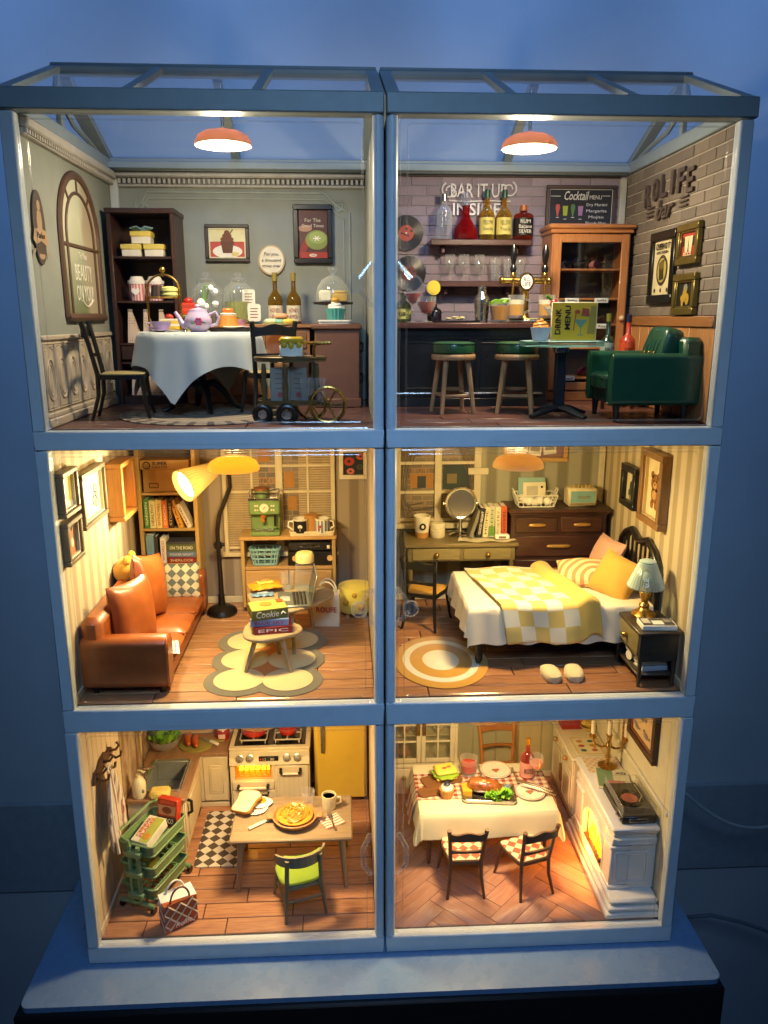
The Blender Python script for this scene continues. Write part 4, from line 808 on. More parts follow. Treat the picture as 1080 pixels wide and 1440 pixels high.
def brickmat(c1, c2, nm):
    q = N(nm); oi = q.n('ObjectInfo'); f = q.step(q.noise(9, 4), .3, .7); k = q.mix(oi.outputs['Random'], col(c1), col(c2)); q.col(q.mix(q.math('MULTIPLY', f, .25), k, (.12, .10, .09))); q.p(.85); q.bump(q.noise(45, 4), .3, .01); return q.m
bwk = [c for c in kids(bar) if c.name.startswith('back_wall')][0]; swk = [c for c in kids(bar) if c.name.startswith('side_wall')][0]
bricks(bwk, 'brick', brickmat('#8f7f8a', '#a08f98', 'lilac_brick'), 'x', .1, 3.24, 6.9, 8.955, .39, .121, 3.06, .012)
bricks(swk, 'brick', brickmat('#6d6257', '#857868', 'grey_brick'), 'y', .115, 3.0, 7.21, 8.96, .36, .125, 3.3, .012, seedv=5)
O('corner_post', bx(3.2, 3.285, 2.98, 3.055, z, 8.94, .01), pl('#b5b09c', .5), bar)
O('top_trim', bx(.1, 3.2, 3.02, 3.055, 8.945, 8.966, .004), pl('#3a2e2a', .6), bar)
wo = wood('#a8713f', '#c08a52', 'z', 4, .5)
wq = O('wainscot', bx(3.285, 3.3, .112, 3.0, z, 7.12, 0), wo, bar)
for i in range(10): O('wainscot_board', bx(3.272, 3.284, .115 + i * .288, .115 + (i + 1) * .288 - .012, z + .01, 7.11, .005), wo, wq)
O('wainscot_rail', bx(3.25, 3.287, .112, 3.0, 7.1, 7.215, .01), wood('#96602f', '#ad7743', 'y', 4, .5), wq)
# raised letters on the brick wall
t = T('wall_lettering', 'dark raised arched letters on the grey brick wall above the small frames', 'sign', (0, 0, 0)); lm = pl('#54463f', .6)
for i, ch in enumerate('ROLIFE'):
    u = (i - 2.5) / 2.5; y = 1.58 - u * .60; zz = 8.66 - .05 * u * u
    TX('letter', ch, (3.284, y, zz), (0, -1, 0), (0, 0, 1), lm, t, h=.25, w=.17 if ch != 'I' else .07, d=.03, bold=.02)
TX('script_lettering', 'bar', (3.284, 1.62, 8.40), (0, -1, 0), (0, 0, 1), lm, t, h=.21, w=.5, d=.03, shear=.35, bold=.015)
for y in (2.08, 1.13):
    for k in range(3): O('dash', bx(3.262, 3.285, y - .1, y + .1, 8.36 + k * .045, 8.38 + k * .045, .003), lm, t)
# neon style lettering
nw = pl('#cfc7c6', .4); t = T('wall_sign', 'white flowing letters fixed to the lilac brick wall above the bottles', 'sign', (0, 0, 0))
TX('lettering', 'BAR IT UP', (1.36, 3.03, 8.78), (1, 0, 0), (0, 0, 1), nw, t, w=.72, h=.17, d=.02, bold=.008); TX('lettering', 'INSIDE', (1.34, 3.03, 8.555), (1, 0, 0), (0, 0, 1), nw, t, w=.62, h=.15, d=.02, bold=.012)
fl2 = B()
for c, sx in (((.98, 8.78), 1), ((1.76, 8.80), -1)): fl2.tube([(c[0] + sx * .1 * (1 - a / 40) * cos(a * .3 + 2), 3.03, c[1] + .1 * (1 - a / 40) * sin(a * .3 + 2)) for a in range(26)], .013, 6)
fl2.tube([(.98, 3.03, 8.66), (1.2, 3.03, 8.65), (1.5, 3.03, 8.66), (1.78, 3.03, 8.655)], .012, 6).tube([(1.72, 3.03, 8.65), (1.64, 3.03, 8.55), (1.58, 3.03, 8.46), (1.66, 3.03, 8.46)], .016, 6)
O('flourish', fl2, nw, t)
for (x, zz, r, lc, s) in ((.43, 8.26, .22, '#a53d28', 'upper record with an orange label beside the bottle shelf'), (.47, 7.76, .22, '#5e2a2a', 'lower record with a maroon label below the first')):
    t = T('vinyl_record', f'black {s}', 'record', (x, 3.03, zz)); rm = N('vinyl'); o = rm.xyz(); d = rm.math('SQRT', rm.math('ADD', rm.math('POWER', o[0], 2), rm.math('POWER', o[2], 2))); rm.col((.015, .013, .013)); rm.p(.3); rm.bump(rm.math('SINE', rm.math('MULTIPLY', d, 700)), .25, .004)
    O('disc', B().prism(disc(0, 0, r, r, 40), (0, -.012, 0), 'y', .012), rm.m, t); O('record_label', B().prism(disc(0, 0, r * .45, r * .45, 28), (0, -.016, 0), 'y', .004), pl(lc, .5), t); O('spindle_hole', B().prism(disc(0, 0, .012, .012, 10), (0, -.018, 0), 'y', .002), CREAM, t)
    for k in range(5): O('print_shape', B().prism([(a + .02 * cos(k * 2), b + .03 * sin(k * 2 + 1)) for a, b in disc(.05 * cos(k * 1.3), .05 * sin(k * 1.3), .02, .012, 8)], (0, -.0175, 0), 'y', .0012), pl('#2a1712', .6), t)
dws = wood('#3a2019', '#54302a', 'x', 4, .4, .2)
for (x0, x1, zt_, s) in ((.72, 2.02, 8.165, 'upper dark wall shelf carrying five bottles'), (.76, 1.92, 7.655, 'lower dark wall shelf carrying six glasses')):
    t = T('wall_shelf', s, 'shelf', (0, 0, zt_)); O('shelf_board', bx(x0, x1, 2.74, 3.045, -.075, 0, .01), dws, t); O('bracket', bx(x0 + .15, x0 + .2, 2.85, 3.045, -.16, -.075, .006), dws, t); O('bracket', bx(x1 - .2, x1 - .15, 2.85, 3.045, -.16, -.075, .006), dws, t)
clearg = glass((.90, .92, .96), 1.5, .03, .22, (.75, .78, .85)); redg = glass((.65, .03, .03), 1.5, .05, .3, (.45, .015, .02)); yelg = glass((.75, .50, .06), 1.5, .05, .35, (.55, .34, .05)); ambg = glass((.6, .10, .03), 1.5, .05, .35, (.42, .05, .02)); grncap = pl('#1f4a33', .3)
ZS = 8.167
bottle('vodka_bottle', 'clear vodka bottle with dark lettering, first on the upper shelf', (.90, 2.86, ZS), .55, .105, clearg, STEEL, (.30, .62), glass((.9, .92, .95), 1.4, .1, .25, (.8, .8, .84)), ('ABSOLUT', 'VODKA', 'Country of'), .25, ink=pl('#1b2340', .4))
t = T('decanter', 'faceted red glass decanter on the upper bar shelf', 'bottle', (1.18, 2.86, ZS)); O('bottle_body', B().lathe([(0, 0), (.15, 0), (.155, .04), (.14, .14), (.06, .25), (.045, .3), (.045, .39), (.055, .41), (.04, .41)], n=8), redg, t); O('stopper', B().lathe([(.03, .40), (.05, .44), (.07, .5), (.05, .56), (0, .58)], n=8), clearg, t)
O('liquor', B().lathe([(0, .01), (.145, .012), (.13, .14), (0, .15)], n=8), pl('#7a0d12', .2), t)
for x, s in ((1.45, 'left'), (1.67, 'right')): bottle('liqueur_bottle', f'golden bottle with green cap, {s} of the pair on the upper shelf', (x, 2.86, ZS), .60, .10, yelg, grncap, (.10, .44), pl('#d7c66a', .6), ('YELLOW', 'Tequila'), .34, group='golden liqueur bottles', ink=pl('#5a5a20', .6))
bottle('rum_bottle', 'short amber bottle with black band, last on the upper shelf', (1.92, 2.86, ZS), .42, .125, ambg, pl('#a65a20', .4), (.12, .62), pl('#17130f', .5), ('RUM', 'Bacano', 'SILVER'), .22, True, ink=pl('#d9d2c4', .6))
wp = lambda h, r: wineprof(h, r)
for i, x in enumerate((.99, 1.17, 1.37)): vessel('wine_glass', f'{("left", "middle", "right")[i]} stemmed glass on the lower bar shelf', 'glass', (x, 2.88, 7.657), wp(.33, .075), group='stemmed glasses on the shelf')
for i, x in enumerate((1.60, 1.77, 1.92)): vessel('tumbler', f'{("left", "middle", "right")[i]} flared tumbler on the lower bar shelf', 'glass', (x - .02, 2.88, 7.657), tumprof(.28, .045, .082), group='flared tumblers on the shelf', n=10)
# chalk board
f = frame('chalkboard', 'framed black chalkboard with a cocktail list behind the wooden cabinet', 'b', (2.70, 3.045, 8.565), .92, .58, pl('#4b3b36', .5), pl('#24242a', .75), .05, .045, 'sign'); CH = pl('#d6d3cc', .8)
dd = -f['_d'] - .001
TX('lettering', 'Cocktail', (-.06, dd - .004, .165), (1, 0, 0), (0, 0, 1), CH, f, w=.32, h=.11, shear=.3, bold=.01); TX('lettering', 'MENU', (.19, dd - .004, .145), (1, 0, 0), (0, 0, 1), CH, f, w=.16, h=.05)
for i, s in enumerate(('Dry Martini', 'Margarita', 'Mojito', 'Bloody Mary')): TX('lettering', s, (.21, dd - .004, .05 - i * .075), (1, 0, 0), (0, 0, 1), CH, f, w=.27 if len(s) > 8 else .2, h=.045)
for k, (x, c) in enumerate(((-.3, '#b5524a'), (-.2, '#9aa82f'), (-.1, '#4f7a45'), (.0, '#9a6f96'))):
    cc = pl(c, .7); zz = -.03 - .02 * (k % 2); ink(f, [(x - .025, zz - .03), (x + .025, zz - .03), (x + .035, zz + .09), (x - .035, zz + .09)] if k % 2 else [(x - .005, zz - .06), (x + .005, zz - .06), (x + .03, zz + .05), (x + .02, zz + .09), (x - .02, zz + .09), (x - .03, zz + .05)], cc, 1); ink(f, [(x - .02, zz - .075), (x + .02, zz - .075), (x + .02, zz - .068), (x - .02, zz - .068)], CH, 1)
for q in ([(-.40, .155), (-.27, .155), (-.27, .162), (-.40, .162)], [(.28, .16), (.38, .16), (.38, .167), (.28, .167)]): ink(f, q, CH, 1, 'chalk_line')
lp = rrect(-.41, .41, -.24, .24, .01, 2); O('chalk_border', B().tube([(x, dd, zz) for x, zz in lp], .004, 4, closed=True), CH, f)
# glass fronted cabinet
cwd = wood('#9a5f33', '#b67a47', 'z', 4, .4, .25); t = T('glass_cabinet', 'tall orange brown cabinet with a glass door full of bottles', 'cabinet', (2.22, 2.50, z)); CW, CD, CHH = 1.0, .54, 2.13
O('side_panel', bx(0, .05, .03, CD, 0, CHH), cwd, t); O('side_panel', bx(CW - .05, CW, .03, CD, 0, CHH), cwd, t); O('back_panel', bx(.05, CW - .05, CD - .03, CD, 0, CHH, 0), pl('#1d1512', .6), t); O('cornice', B().box(-.05, CW + .05, -.04, CD, CHH, CHH + .06, .02).box(-.025, CW + .025, -.01, CD, CHH - .05, CHH, .01), wood('#9a5f33', '#b67a47', 'x', 4, .4, .25), t); O('plinth', bx(-.01, CW + .01, .01, CD, 0, .12, .01), cwd, t)
dr = O('door', B().box(.02, .12, 0, .03, .14, CHH - .06, .008).box(CW - .12, CW - .02, 0, .03, .14, CHH - .06, .008).box(.12, CW - .12, .001, .029, CHH - .16, CHH - .06, .008).box(.12, CW - .12, .001, .029, .14, .24, .008).box(.12, CW - .12, .001, .029, .66, .74, .008), cwd, t); O('door_glass', bx(.11, CW - .11, .014, .018, .2, CHH - .12, 0), CLEAR, dr); O('door_knob', B().ball((CW - .07, -.03, 1.05), .035, 12, 8), pl('#d5b98a', .3), dr)
for q in (.3, .98, 1.3, 1.66): O('shelf', bx(.05, CW - .05, .06, CD - .03, q - .025, q, .005), cwd, t)
for i, q in enumerate((.32, .72, .98, 1.30)):
    for x in ((.3, .68) if i != 2 else (.72,)):
        tg = O('shelf_tag', bx(x - .09, x + .09, .045, .06, q - .06, q - .0, .004), PAPER, t); TX('lettering', ('Red', 'White', 'Rose', 'Sparkling')[i], (x, .042, q - .03), (1, 0, 0), (0, 0, 1), BLACK, tg, w=.12, h=.03)
def lying(x, y, zz, c, lab, label, ry=.25):
    q = T('wine_bottle', label, 'bottle', (x, y, zz)); q.rotation_euler = (R(78), 0, ry); m = pl(c, .2); O('bottle_body', B().lathe([(0, -.12), (.055, -.12), (.058, .06), (.02, .12), (.02, .2), (0, .2)], n=14), m, q); O('label_band', B().lathe([(.0595, -.07), (.0595, .04)], n=14, cap=False), pl(lab, .6), q); return q
for x, q, c, lab, s in ((2.50, 1.66, '#10141f', '#d5d0c4', 'left bottle with white label lying on the top cabinet shelf'), (2.68, 1.66, '#141414', '#30302e', 'middle dark bottle lying on the top cabinet shelf'), (2.88, 1.66, '#2a1420', '#c9797a', 'right bottle with pink label lying on the top cabinet shelf'), (2.72, .98, '#15181a', '#c9c4b4', 'left bottle lying on the cabinet shelf behind the drink menu'), (2.90, .98, '#1c1c1c', '#3a3a34', 'right bottle lying on the cabinet shelf behind the drink menu'), (2.82, .3, '#4a1420', '#7a2a3a', 'dark red bottle lying on the lowest cabinet shelf')): lying(x, 2.82, z + q + .06, c, lab, s)
bottle('wine_bottle', 'green wine bottle standing on the middle cabinet shelf', (2.84, 2.82, z + 1.0), .28, .05, pl('#1f3a2a', .2), pl('#1f2a22', .3), (.1, .5), pl('#7a8a70', .6))
# bar counter
bk = pl('#0f1216', .32, coat=.2); t = T('bar_counter', 'black panelled bar counter with a dark wooden top', 'bar counter', (0, 0, z)); O('counter_body', bx(.12, 2.08, 1.92, 2.40, 0, .93, .006), bk, t); O('counter_top', bx(.1, 2.12, 1.84, 2.44, .93, 1.0, .012), dws, t); O('plinth', bx(.12, 2.09, 1.9, 2.0, 0, .1, .006), bk, t)
for x0, x1 in ((.3, 1.12), (1.2, 1.98)): O('front_panel', B().tube([(x, 1.917, q) for x, q in rrect(x0, x1, .16, .82, .015, 2)], .014, 6, closed=True).tube([(x, 1.917, q) for x, q in rrect(x0 + .06, x1 - .06, .22, .76, .01, 2)], .006, 6, closed=True), bk, t)
O('foot_rail', B().tube([(.2, 1.80, .17), (2.0, 1.80, .17)], .014, 8).cyl((.25, 1.8, .17), (.25, 1.92, .17), .01).cyl((1.95, 1.8, .17), (1.95, 1.92, .17), .01), STEEL, t)
zc = z + 1.002
def cocktail(label, loc, h, r, liq, garnish=None):
    q = vessel('cocktail_glass', label, 'glass', loc, [(r * .7, 0), (r * .6, .008), (.012, .02), (.01, h * .5), (r * .3, h * .6), (r, h), (r - .006, h), (r * .3, h * .63), (0, h * .56)]); O('drink', B().lathe([(0, h * .6), (r * .25, h * .64), (r * .85, h * .93), (0, h * .93)], n=20), liq, q)
    return q
cocktail('pink cocktail in a flared glass at the left end of the bar', (.44, 2.05, zc), .36, .12, pl('#c04a58', .2, sss=.3))
t = T('gin_bottle', 'squat dark bottle with a yellow green label at the left bar end', 'bottle', (.33, 2.18, zc)); O('bottle_body', B().lathe([(0, 0), (.1, 0), (.1, .2), (.04, .26), (.04, .34), (0, .34)], n=18), glass((.4, .5, .3), 1.5, .05, .3, (.12, .15, .06)), t); O('label_band', B().lathe([(.102, .04), (.102, .16)], n=18, cap=False), pl('#c4c06a', .6), t); TX('lettering', 'GIN', (0, -.106, .1), (1, 0, 0), (0, 0, 1), BLACK, t, h=.05)
q = vessel('wine_goblet', 'round goblet of red drink with a lemon slice on its rim', 'glass', (.60, 1.98, zc), [(.075, 0), (.07, .008), (.012, .02), (.012, .07), (.06, .1), (.11, .2), (.115, .3), (.109, .3), (.1, .2), (.05, .11), (0, .09)], None, (pl('#9c2c14', .15, sss=.3), [(0, .1), (.055, .115), (.095, .2), (.1, .24), (0, .24)]))
O('lemon_slice', B().prism(disc(.08, .40, .08, .085, 24), (0, -.02, 0), 'y', .025).prism(disc(.08, .40, .062, .067, 24), (0, -.024, 0), 'y', .033), pl('#c9b23a', .4), q); O('straw', B().cyl((.03, .0, .12), (.07, .0, .36), .01), pl('#6a8a3a', .5), q)
bottle('dark_bottle', 'short black bottle behind the red drink on the bar', (.72, 2.2, zc), .22, .09, pl('#120d12', .25), pl('#1a1418', .3), neck=.2)
o = O('serving_tray', B().prism(rrect(-.26, .26, -.14, .14, .03), (0, 0, 0), 'z', .022), pl('#151313', .35)); o.location = (.96, 2.05, zc); tag(o, 'black serving tray of snacks on the bar', 'tray')
sn = B(); random.seed(4)
for i in range(14): sn.ball((random.uniform(-.12, .12), random.uniform(-.06, .06), .012 + random.random() * .03), (.035, .03, .012), 8, 5)
o = O('snacks', sn, pl('#b8ac7c', .6)); o.location = (.94, 2.03, zc + .022); tag(o, 'heap of pale crisps on the black serving tray', 'snacks')
t = T('cocktail_shaker', 'brushed steel cocktail shaker standing on the bar', 'shaker', (1.27, 2.02, zc)); O('shaker_body', B().lathe([(0, 0), (.075, 0), (.095, .25), (.095, .265), (0, .265)], n=24), STEEL, t); O('shaker_cap', B().lathe([(.094, .265), (.09, .29), (.055, .33), (.05, .36), (.053, .365), (.05, .41), (.02, .43), (0, .43)], n=24), STEEL, t)
WH = pl('#a8701f', .15, sss=.3)
q = vessel('whisky_glass', 'tumbler of amber drink topped with lime wedges', 'glass', (1.48, 1.95, zc), tumprof(.24, .10, .13), None, (WH, [(0, .03), (.096, .03), (.12, .19), (0, .19)]))
for k in range(3): O('lime_wedge', B().prism(disc(0, 0, .07, .05, 14, 0, 180), (0, -.02, 0), 'y', .04), pl('#6b9a24', .4), q, loc=(-.06 + k * .06, -.03 + .03 * (k % 2), .215), rot=(.3, .2 * (k - 1), .5 * k))
O('mint_sprig', B().ball((.07, .03, .27), (.07, .04, .015), 10, 5), pl('#a9b59a', .5), q)
t = T('drip_tray', 'gold topped drip tray under the beer tap', 'tray', (1.90, 2.05, zc)); O('tray_body', bx(-.40, .42, -.15, .17, 0, .035, .01), STEEL, t); O('grille', bx(-.37, .39, -.12, .14, .035, .05, .005), pl('#c3b46a', .35, .6), t)
bm_ = BRASS; t = T('beer_tap', 'brass beer tap with a round badge and two black handles', 'beer tap', (1.80, 2.06, zc + .036)); t.scale = (.77, .77, .87); O('column', B().lathe([(.1, 0), (.085, .03), (.065, .06), (.06, .1), (.06, .42), (.08, .46)], n=20), bm_, t); O('cross_bar', B().cyl((-.36, 0, .52), (.36, 0, .52), .045, n=16).ball((-.37, 0, .52), (.05, .055, .055), 12, 8).ball((.37, 0, .52), (.05, .055, .055), 12, 8), bm_, t)
bd = O('badge', B().prism(disc(0, 0, .12, .125, 28), (0, -.09, 0), 'y', .1), bm_, t); bd.location = (0, 0, .5); O('badge_face', B().prism(disc(0, 0, .09, .095, 28), (0, -.096, 0), 'y', .01), pl('#dcd5cf', .5), bd)
for s, zz in (('RO', .035), ('LIFE', -.03)): TX('lettering', s, (0, -.099, zz), (1, 0, 0), (0, 0, 1), BLACK, bd, h=.055)
for x in (-.2, .3):
    O('tap_spout', B().tube([(x, -.03, .52), (x, -.07, .5), (x - .02, -.08, .3)], [.03, .025, .017], 10).lathe([(.04, .56), (.045, .6), (.03, .63)], (x, 0, 0), 12), bm_, t); O('tap_handle', B().lathe([(0, .62), (.045, .63), (.055, .68), (.03, .73), (.05, .82), (.055, .9), (.02, 1.0), (0, 1.01)], (x, 0, 0), 14), pl('#0d0f10', .25, coat=.4), t)
for x, s in ((1.67, 'left'), (2.04, 'right')):
    q = vessel('beer_mug', f'glass beer mug with foam, {s} of the pair under the tap', 'glass', (x, 1.93, zc + .05), tumprof(.27, .10, .105), None, (pl('#c08c3a', .15, sss=.3), [(0, .03), (.095, .03), (.097, .16), (0, .16)]), group='beer mugs', handle=([(.1, 0, .22), (.17, 0, .2), (.17, 0, .09), (.1, 0, .06)], .014)); O('foam', B().lathe([(0, .16), (.097, .16), (.098, .21), (0, .215)], n=20), pl('#d8cfae', .6), q)
# stools
gl_ = pl('#1f4a2c', .32, coat=.25); sw_ = wood('#8a6a44', '#a5825a', 'z', 4, .5)
def stool(loc, label, rz):
    t = T('bar_stool', label, 'stool', loc, rz, 'green topped bar stools'); O('seat_cushion', B().lathe([(0, .66), (.21, .66), (.235, .68), (.24, .75), (.225, .785), (.19, .795), (0, .80)], n=32).tube([(.236 * cos(a * pi / 16), .236 * sin(a * pi / 16), .775) for a in range(32)], .008, 6, closed=True), gl_, t); O('seat_ring', B().lathe([(0, .60), (.245, .60), (.25, .62), (.25, .645), (.24, .66), (0, .66)], n=32), sw_, t)
    for a in (45, 135, 225, 315): c, s = cos(R(a)), sin(R(a)); O('leg', B().tube([(c * .18, s * .18, .60), (c * .27, s * .27, 0)], [(.032, .032), (.025, .025)], 8), sw_, t)
    O('foot_rest', B().tube([(.22 * cos(R(a)), .22 * sin(R(a)), .2) for a in (45, 135, 225, 315)], .02, 6, closed=True).lathe([(0, .26), (.11, .26), (.12, .28), (0, .29)], n=20), sw_, t)
stool((.84, 1.30, z), 'bar stool with green seat, left one before the counter', .2); stool((1.56, 1.28, z), 'bar stool with green seat, right one beside the glass table', -.25)
# octagonal glass table
GT = glass((.70, .86, .84), 1.5, .04, .35, (.28, .42, .40)); t = T('glass_table', 'octagonal glass topped table on a black post with a cross foot', 'table', (1.95, .86, z)); O('tabletop', B().prism([(.46 * cos(R(22.5 + 45 * i)), .40 * sin(R(22.5 + 45 * i))) for i in range(8)], (0, 0, .76), 'z', .055), GT, t); O('collar', B().box(-.075, .075, -.06, .06, .69, .755, .01), STEEL, t); O('post', bx(-.055, .055, -.05, .05, .05, .70, .01), pl('#10151c', .4), t)
for a in (30, 120, 210, 300): c, s = cos(R(a)), sin(R(a)); O('foot', B().tube([(0, 0, .1), (c * .15, s * .15, .085), (c * .3, s * .3, .045), (c * .4, s * .4, .025)], [(.04, .06), (.04, .055), (.03, .045), (.02, .035)], 8), pl('#10151c', .4), t)
zt = z + .818
t = T('drink_menu', 'yellow drink menu card with a cocktail drawing on the glass table', 'menu', (2.06, .82, zt), R(-6)); t['_d'] = .02; MN = pl('#dcb41c', .5)
O('card', bx(-.24, .24, -.02, .02, 0, .40, .004), pl('#e0d9a8', .6), t); ink(t, [(-.232, .008), (.232, .008), (.232, .39), (-.232, .39)], MN, 1, 'print_ground')
for s, x in (('DRINK', -.17), ('MENU', -.07)): TX('lettering', s, (x, -.026, .2 + (0 if s == 'DRINK' else .04)), (0, 0, 1), (-1, 0, 0), BLACK, t, w=.27 if s == 'DRINK' else .25, h=.06, bold=.02)
ink(t, [(.0, .22), (.14, .22), (.08, .14), (.06, .14)], pl('#6f9a7a', .5), 3); ink(t, [(.065, .06), (.075, .06), (.075, .15), (.065, .15)], pl('#6f9a7a', .5), 2); ink(t, [(.04, .055), (.1, .055), (.1, .065), (.04, .065)], pl('#6f9a7a', .5), 2); ink(t, [(.07, .26), (.16, .25), (.15, .33), (.08, .34)], pl('#a8502a', .5), 2); ink(t, disc(.03, .3, .03, .02), pl('#b5502a', .5), 3); ink(t, [(.14, .07), (.22, .07), (.22, .36), (.17, .36)], pl('#a58f3a', .5), 2); ink(t, [(-.01, .1), (.0, .1), (.02, .3), (.01, .3)], pl('#a8502a', .5), 2)
cupcake('muffin', 'muffin with orange swirl in a white fluted cup on the glass table', (1.70, .80, zt), .105, .25, pl('#cfd2d6', .5), None, pl('#c98a3a', .5))
q = cocktail('cocktail glass with a cherry and green pick behind the menu', (1.90, 1.0, zt), .36, .13, glass((.7, .75, .85), 1.4, .05, .2)); O('cherry', B().ball((-.02, -.02, .39), .045, 12, 8), pl('#8a1024', .25), q); O('pick', B().tube([(-.1, 0, .47), (.0, 0, .40)], [.022, .012], 8), pl('#4f7a24', .4), q)
# armchair
gr = pl('#174630', .34, coat=.22, var=.14); t = T('armchair', 'green leather armchair with piped arms by the brick wall', 'armchair', (2.35, .30, z)); w_, d_ = .93, .90
O('frame', bx(.04, w_, .0 + .16, d_ - .16, .17, .36, .02), gr, t)
for y in (0, d_ - .16): O('arm', B().prism([(y_, q) for y_, q in rrect(.0, .16, .17, .70, .06)], (0, y, 0), 'x', w_).tube([(0.005, y + a, q) for a, q in rrect(.008, .152, .178, .692, .06)], .010, 6, closed=True), gr, t)
sc = O('seat_cushion', B().ball((.30, d_ / 2, .40), (.34, .265, .09), 24, 10, 0, .35), gr, t); O('piping', B().tube([(x, y, .44) for x, y in rrect(-.03, .62, .175, d_ - .175, .05)], .008, 6, closed=True), gr, sc)
O('back', bx(w_ - .2, w_, .02, d_ - .02, .3, .86, .04), gr, t)
bc_ = O('back_cushion', B().ball((0, 0, 0), (.12, .27, .24), 24, 14, 0, .4), gr, t, loc=(w_ - .27, d_ / 2, .72), rot=(0, R(14), 0))
for k in range(-2, 3): O('seam', B().tube([(-.122, k * .09, -.2), (-.128, k * .09, 0), (-.1, k * .09, .2), (-.03, k * .09, .236)], .006, 5), gr, bc_)
for k in (-1, 0, 1): O('button', B().ball((-.128, k * .13, -.06), (.012, .022, .022), 8, 6), BRASS, bc_)
for x, y in ((.08, .08), (.8, .08), (.08, .78), (.8, .78)): O('leg', B().cyl((x, y, 0), (x, y, .18), .026, .04, 10), BLACK, t)
t = T('bottle_crate', 'low dark crate behind the green armchair holding two bottles up', 'crate', (2.86, 1.72, z)); 
for k in range(4): O('slat', bx(-.2, .2, -.16 + k * .085, -.09 + k * .085, .52, .55, .005), DKWOOD, t)
for x, y in ((-.18, -.14), (.18, -.14), (-.18, .14), (.18, .14)): O('post', bx(x - .02, x + .02, y - .02, y + .02, 0, .52, .005), DKWOOD, t)
bottle('champagne_bottle', 'dark green bottle with gold top behind the armchair', (2.72, 1.66, z + .552), .55, .085, pl('#12301f', .2, coat=.4), pl('#8a8a3a', .35, .6), (.1, .4), pl('#8a9a8a', .5), ('BRUT',), .45)
bottle('wine_bottle', 'orange red bottle with dark top behind the armchair', (2.96, 1.66, z + .552), .54, .09, pl('#b03a1c', .25, coat=.4), pl('#1a1a3a', .35), (.1, .4), pl('#c24a22', .5), ('ROSSO',), .42)
# small frames on the brick wall
CRp = pl('#d9c99a', .6); f = frame('bar_poster', 'black framed cream drinks poster, largest on the grey brick wall', 'r', (3.284, 1.56, 7.755), .72, .80, pl('#11120f', .35), CRp, .045, .10)
TX('lettering', 'CUERVO T', (0, -f['_d'] - .008, .235), (1, 0, 0), (0, 0, 1), BLACK, f, w=.40, h=.07, bold=.02); TX('lettering', 'GOLD TEQUILA', (0, -f['_d'] - .008, .165), (1, 0, 0), (0, 0, 1), BLACK, f, w=.34, h=.035)
ink(f, disc(0, -.03, .16, .17, 24), pl('#3a3420', .6), 1); ink(f, disc(0, -.03, .125, .135, 24), pl('#b09a4a', .6), 2); ink(f, [(-.06, -.14), (.07, -.13), (.05, .06), (.09, .09), (0, .08), (-.08, .05)], pl('#3a3420', .6), 3); ink(f, disc(-.0, .03, .06, .05), pl('#6a5a2a', .6), 4)
for x in (-.18, 0, .18): ink(f, disc(x, -.25, .02, .025, 10), pl('#3a3420', .6), 1)
GFR = pl('#7a6a34', .35, .6)
f = frame('drinks_print', 'gold framed red drinks print, upper small frame on the brick wall', 'r', (3.284, .86, 7.955), .54, .42, GFR, pl('#a83a28', .6), .06, .075, inner=GFR); ink(f, [(-.16, -.02), (.16, -.02), (.16, .07), (-.16, .07)], pl('#2a1c18', .6), 1)
for x in (-.06, .04): ink(f, [(x - .03, -.08), (x + .03, -.08), (x + .05, .08), (x - .05, .08)], CRp, 2)
TX('lettering', 'BEER', (0, -f['_d'] - .008, -.115), (1, 0, 0), (0, 0, 1), CRp, f, w=.2)
f = frame('drinks_print', 'gold framed black drinks print, lower small frame above the armchair', 'r', (3.284, .85, 7.44), .56, .43, GFR, pl('#191712', .6), .06, .075, inner=GFR); G2 = pl('#b08c2a', .5)
for k, (x, zz, rx, rz_) in enumerate(((0, .06, .05, .05), (-.03, -.04, .08, .04), (.06, -.05, .05, .06), (-.05, -.09, .03, .04), (.0, .0, .05, .06))): ink(f, disc(x, zz, rx, rz_, 12), G2 if k else pl('#8a8a6a', .5), 1 + k)
# ================================================================ LIVING ROOM (middle left)
z = F2; YW = 3.16
skb = pl('#cabb98', .5)
O('skirting', B().box(-3.3, -.1, YW - .025, YW, z, z + .1, .008).box(-3.3, -3.28, .112, 2.8, z, z + .1, .008), skb, living)
def night(nm, seed, glow):
    q = N(nm); o = q.xyz(); br_ = q.n('TexBrick'); br_.inputs['Scale'].default_value = 3.2; br_.inputs['Mortar Size'].default_value = .02; br_.offset = .3
    cm_ = q.n('CombineXYZ'); q.L(o[0], cm_.inputs[0]); q.L(o[2], cm_.inputs[1]); mp = q.n('Mapping'); mp.inputs['Location'].default_value = (seed, seed * .7, 0); q.L(cm_.outputs[0], mp.inputs[0]); q.L(mp.outputs[0], br_.inputs['Vector'])
    br_.inputs['Color1'].default_value = (.13, .10, .07, 1); br_.inputs['Color2'].default_value = (.24, .18, .11, 1); br_.inputs['Mortar'].default_value = (.34, .24, .13, 1)
    n = q.step(q.noise(5 + seed, 4), .55, .72); q.col(q.mix(q.math('MULTIPLY', n, .6), br_.outputs[0], col(glow))); q.p(.45); return q.m
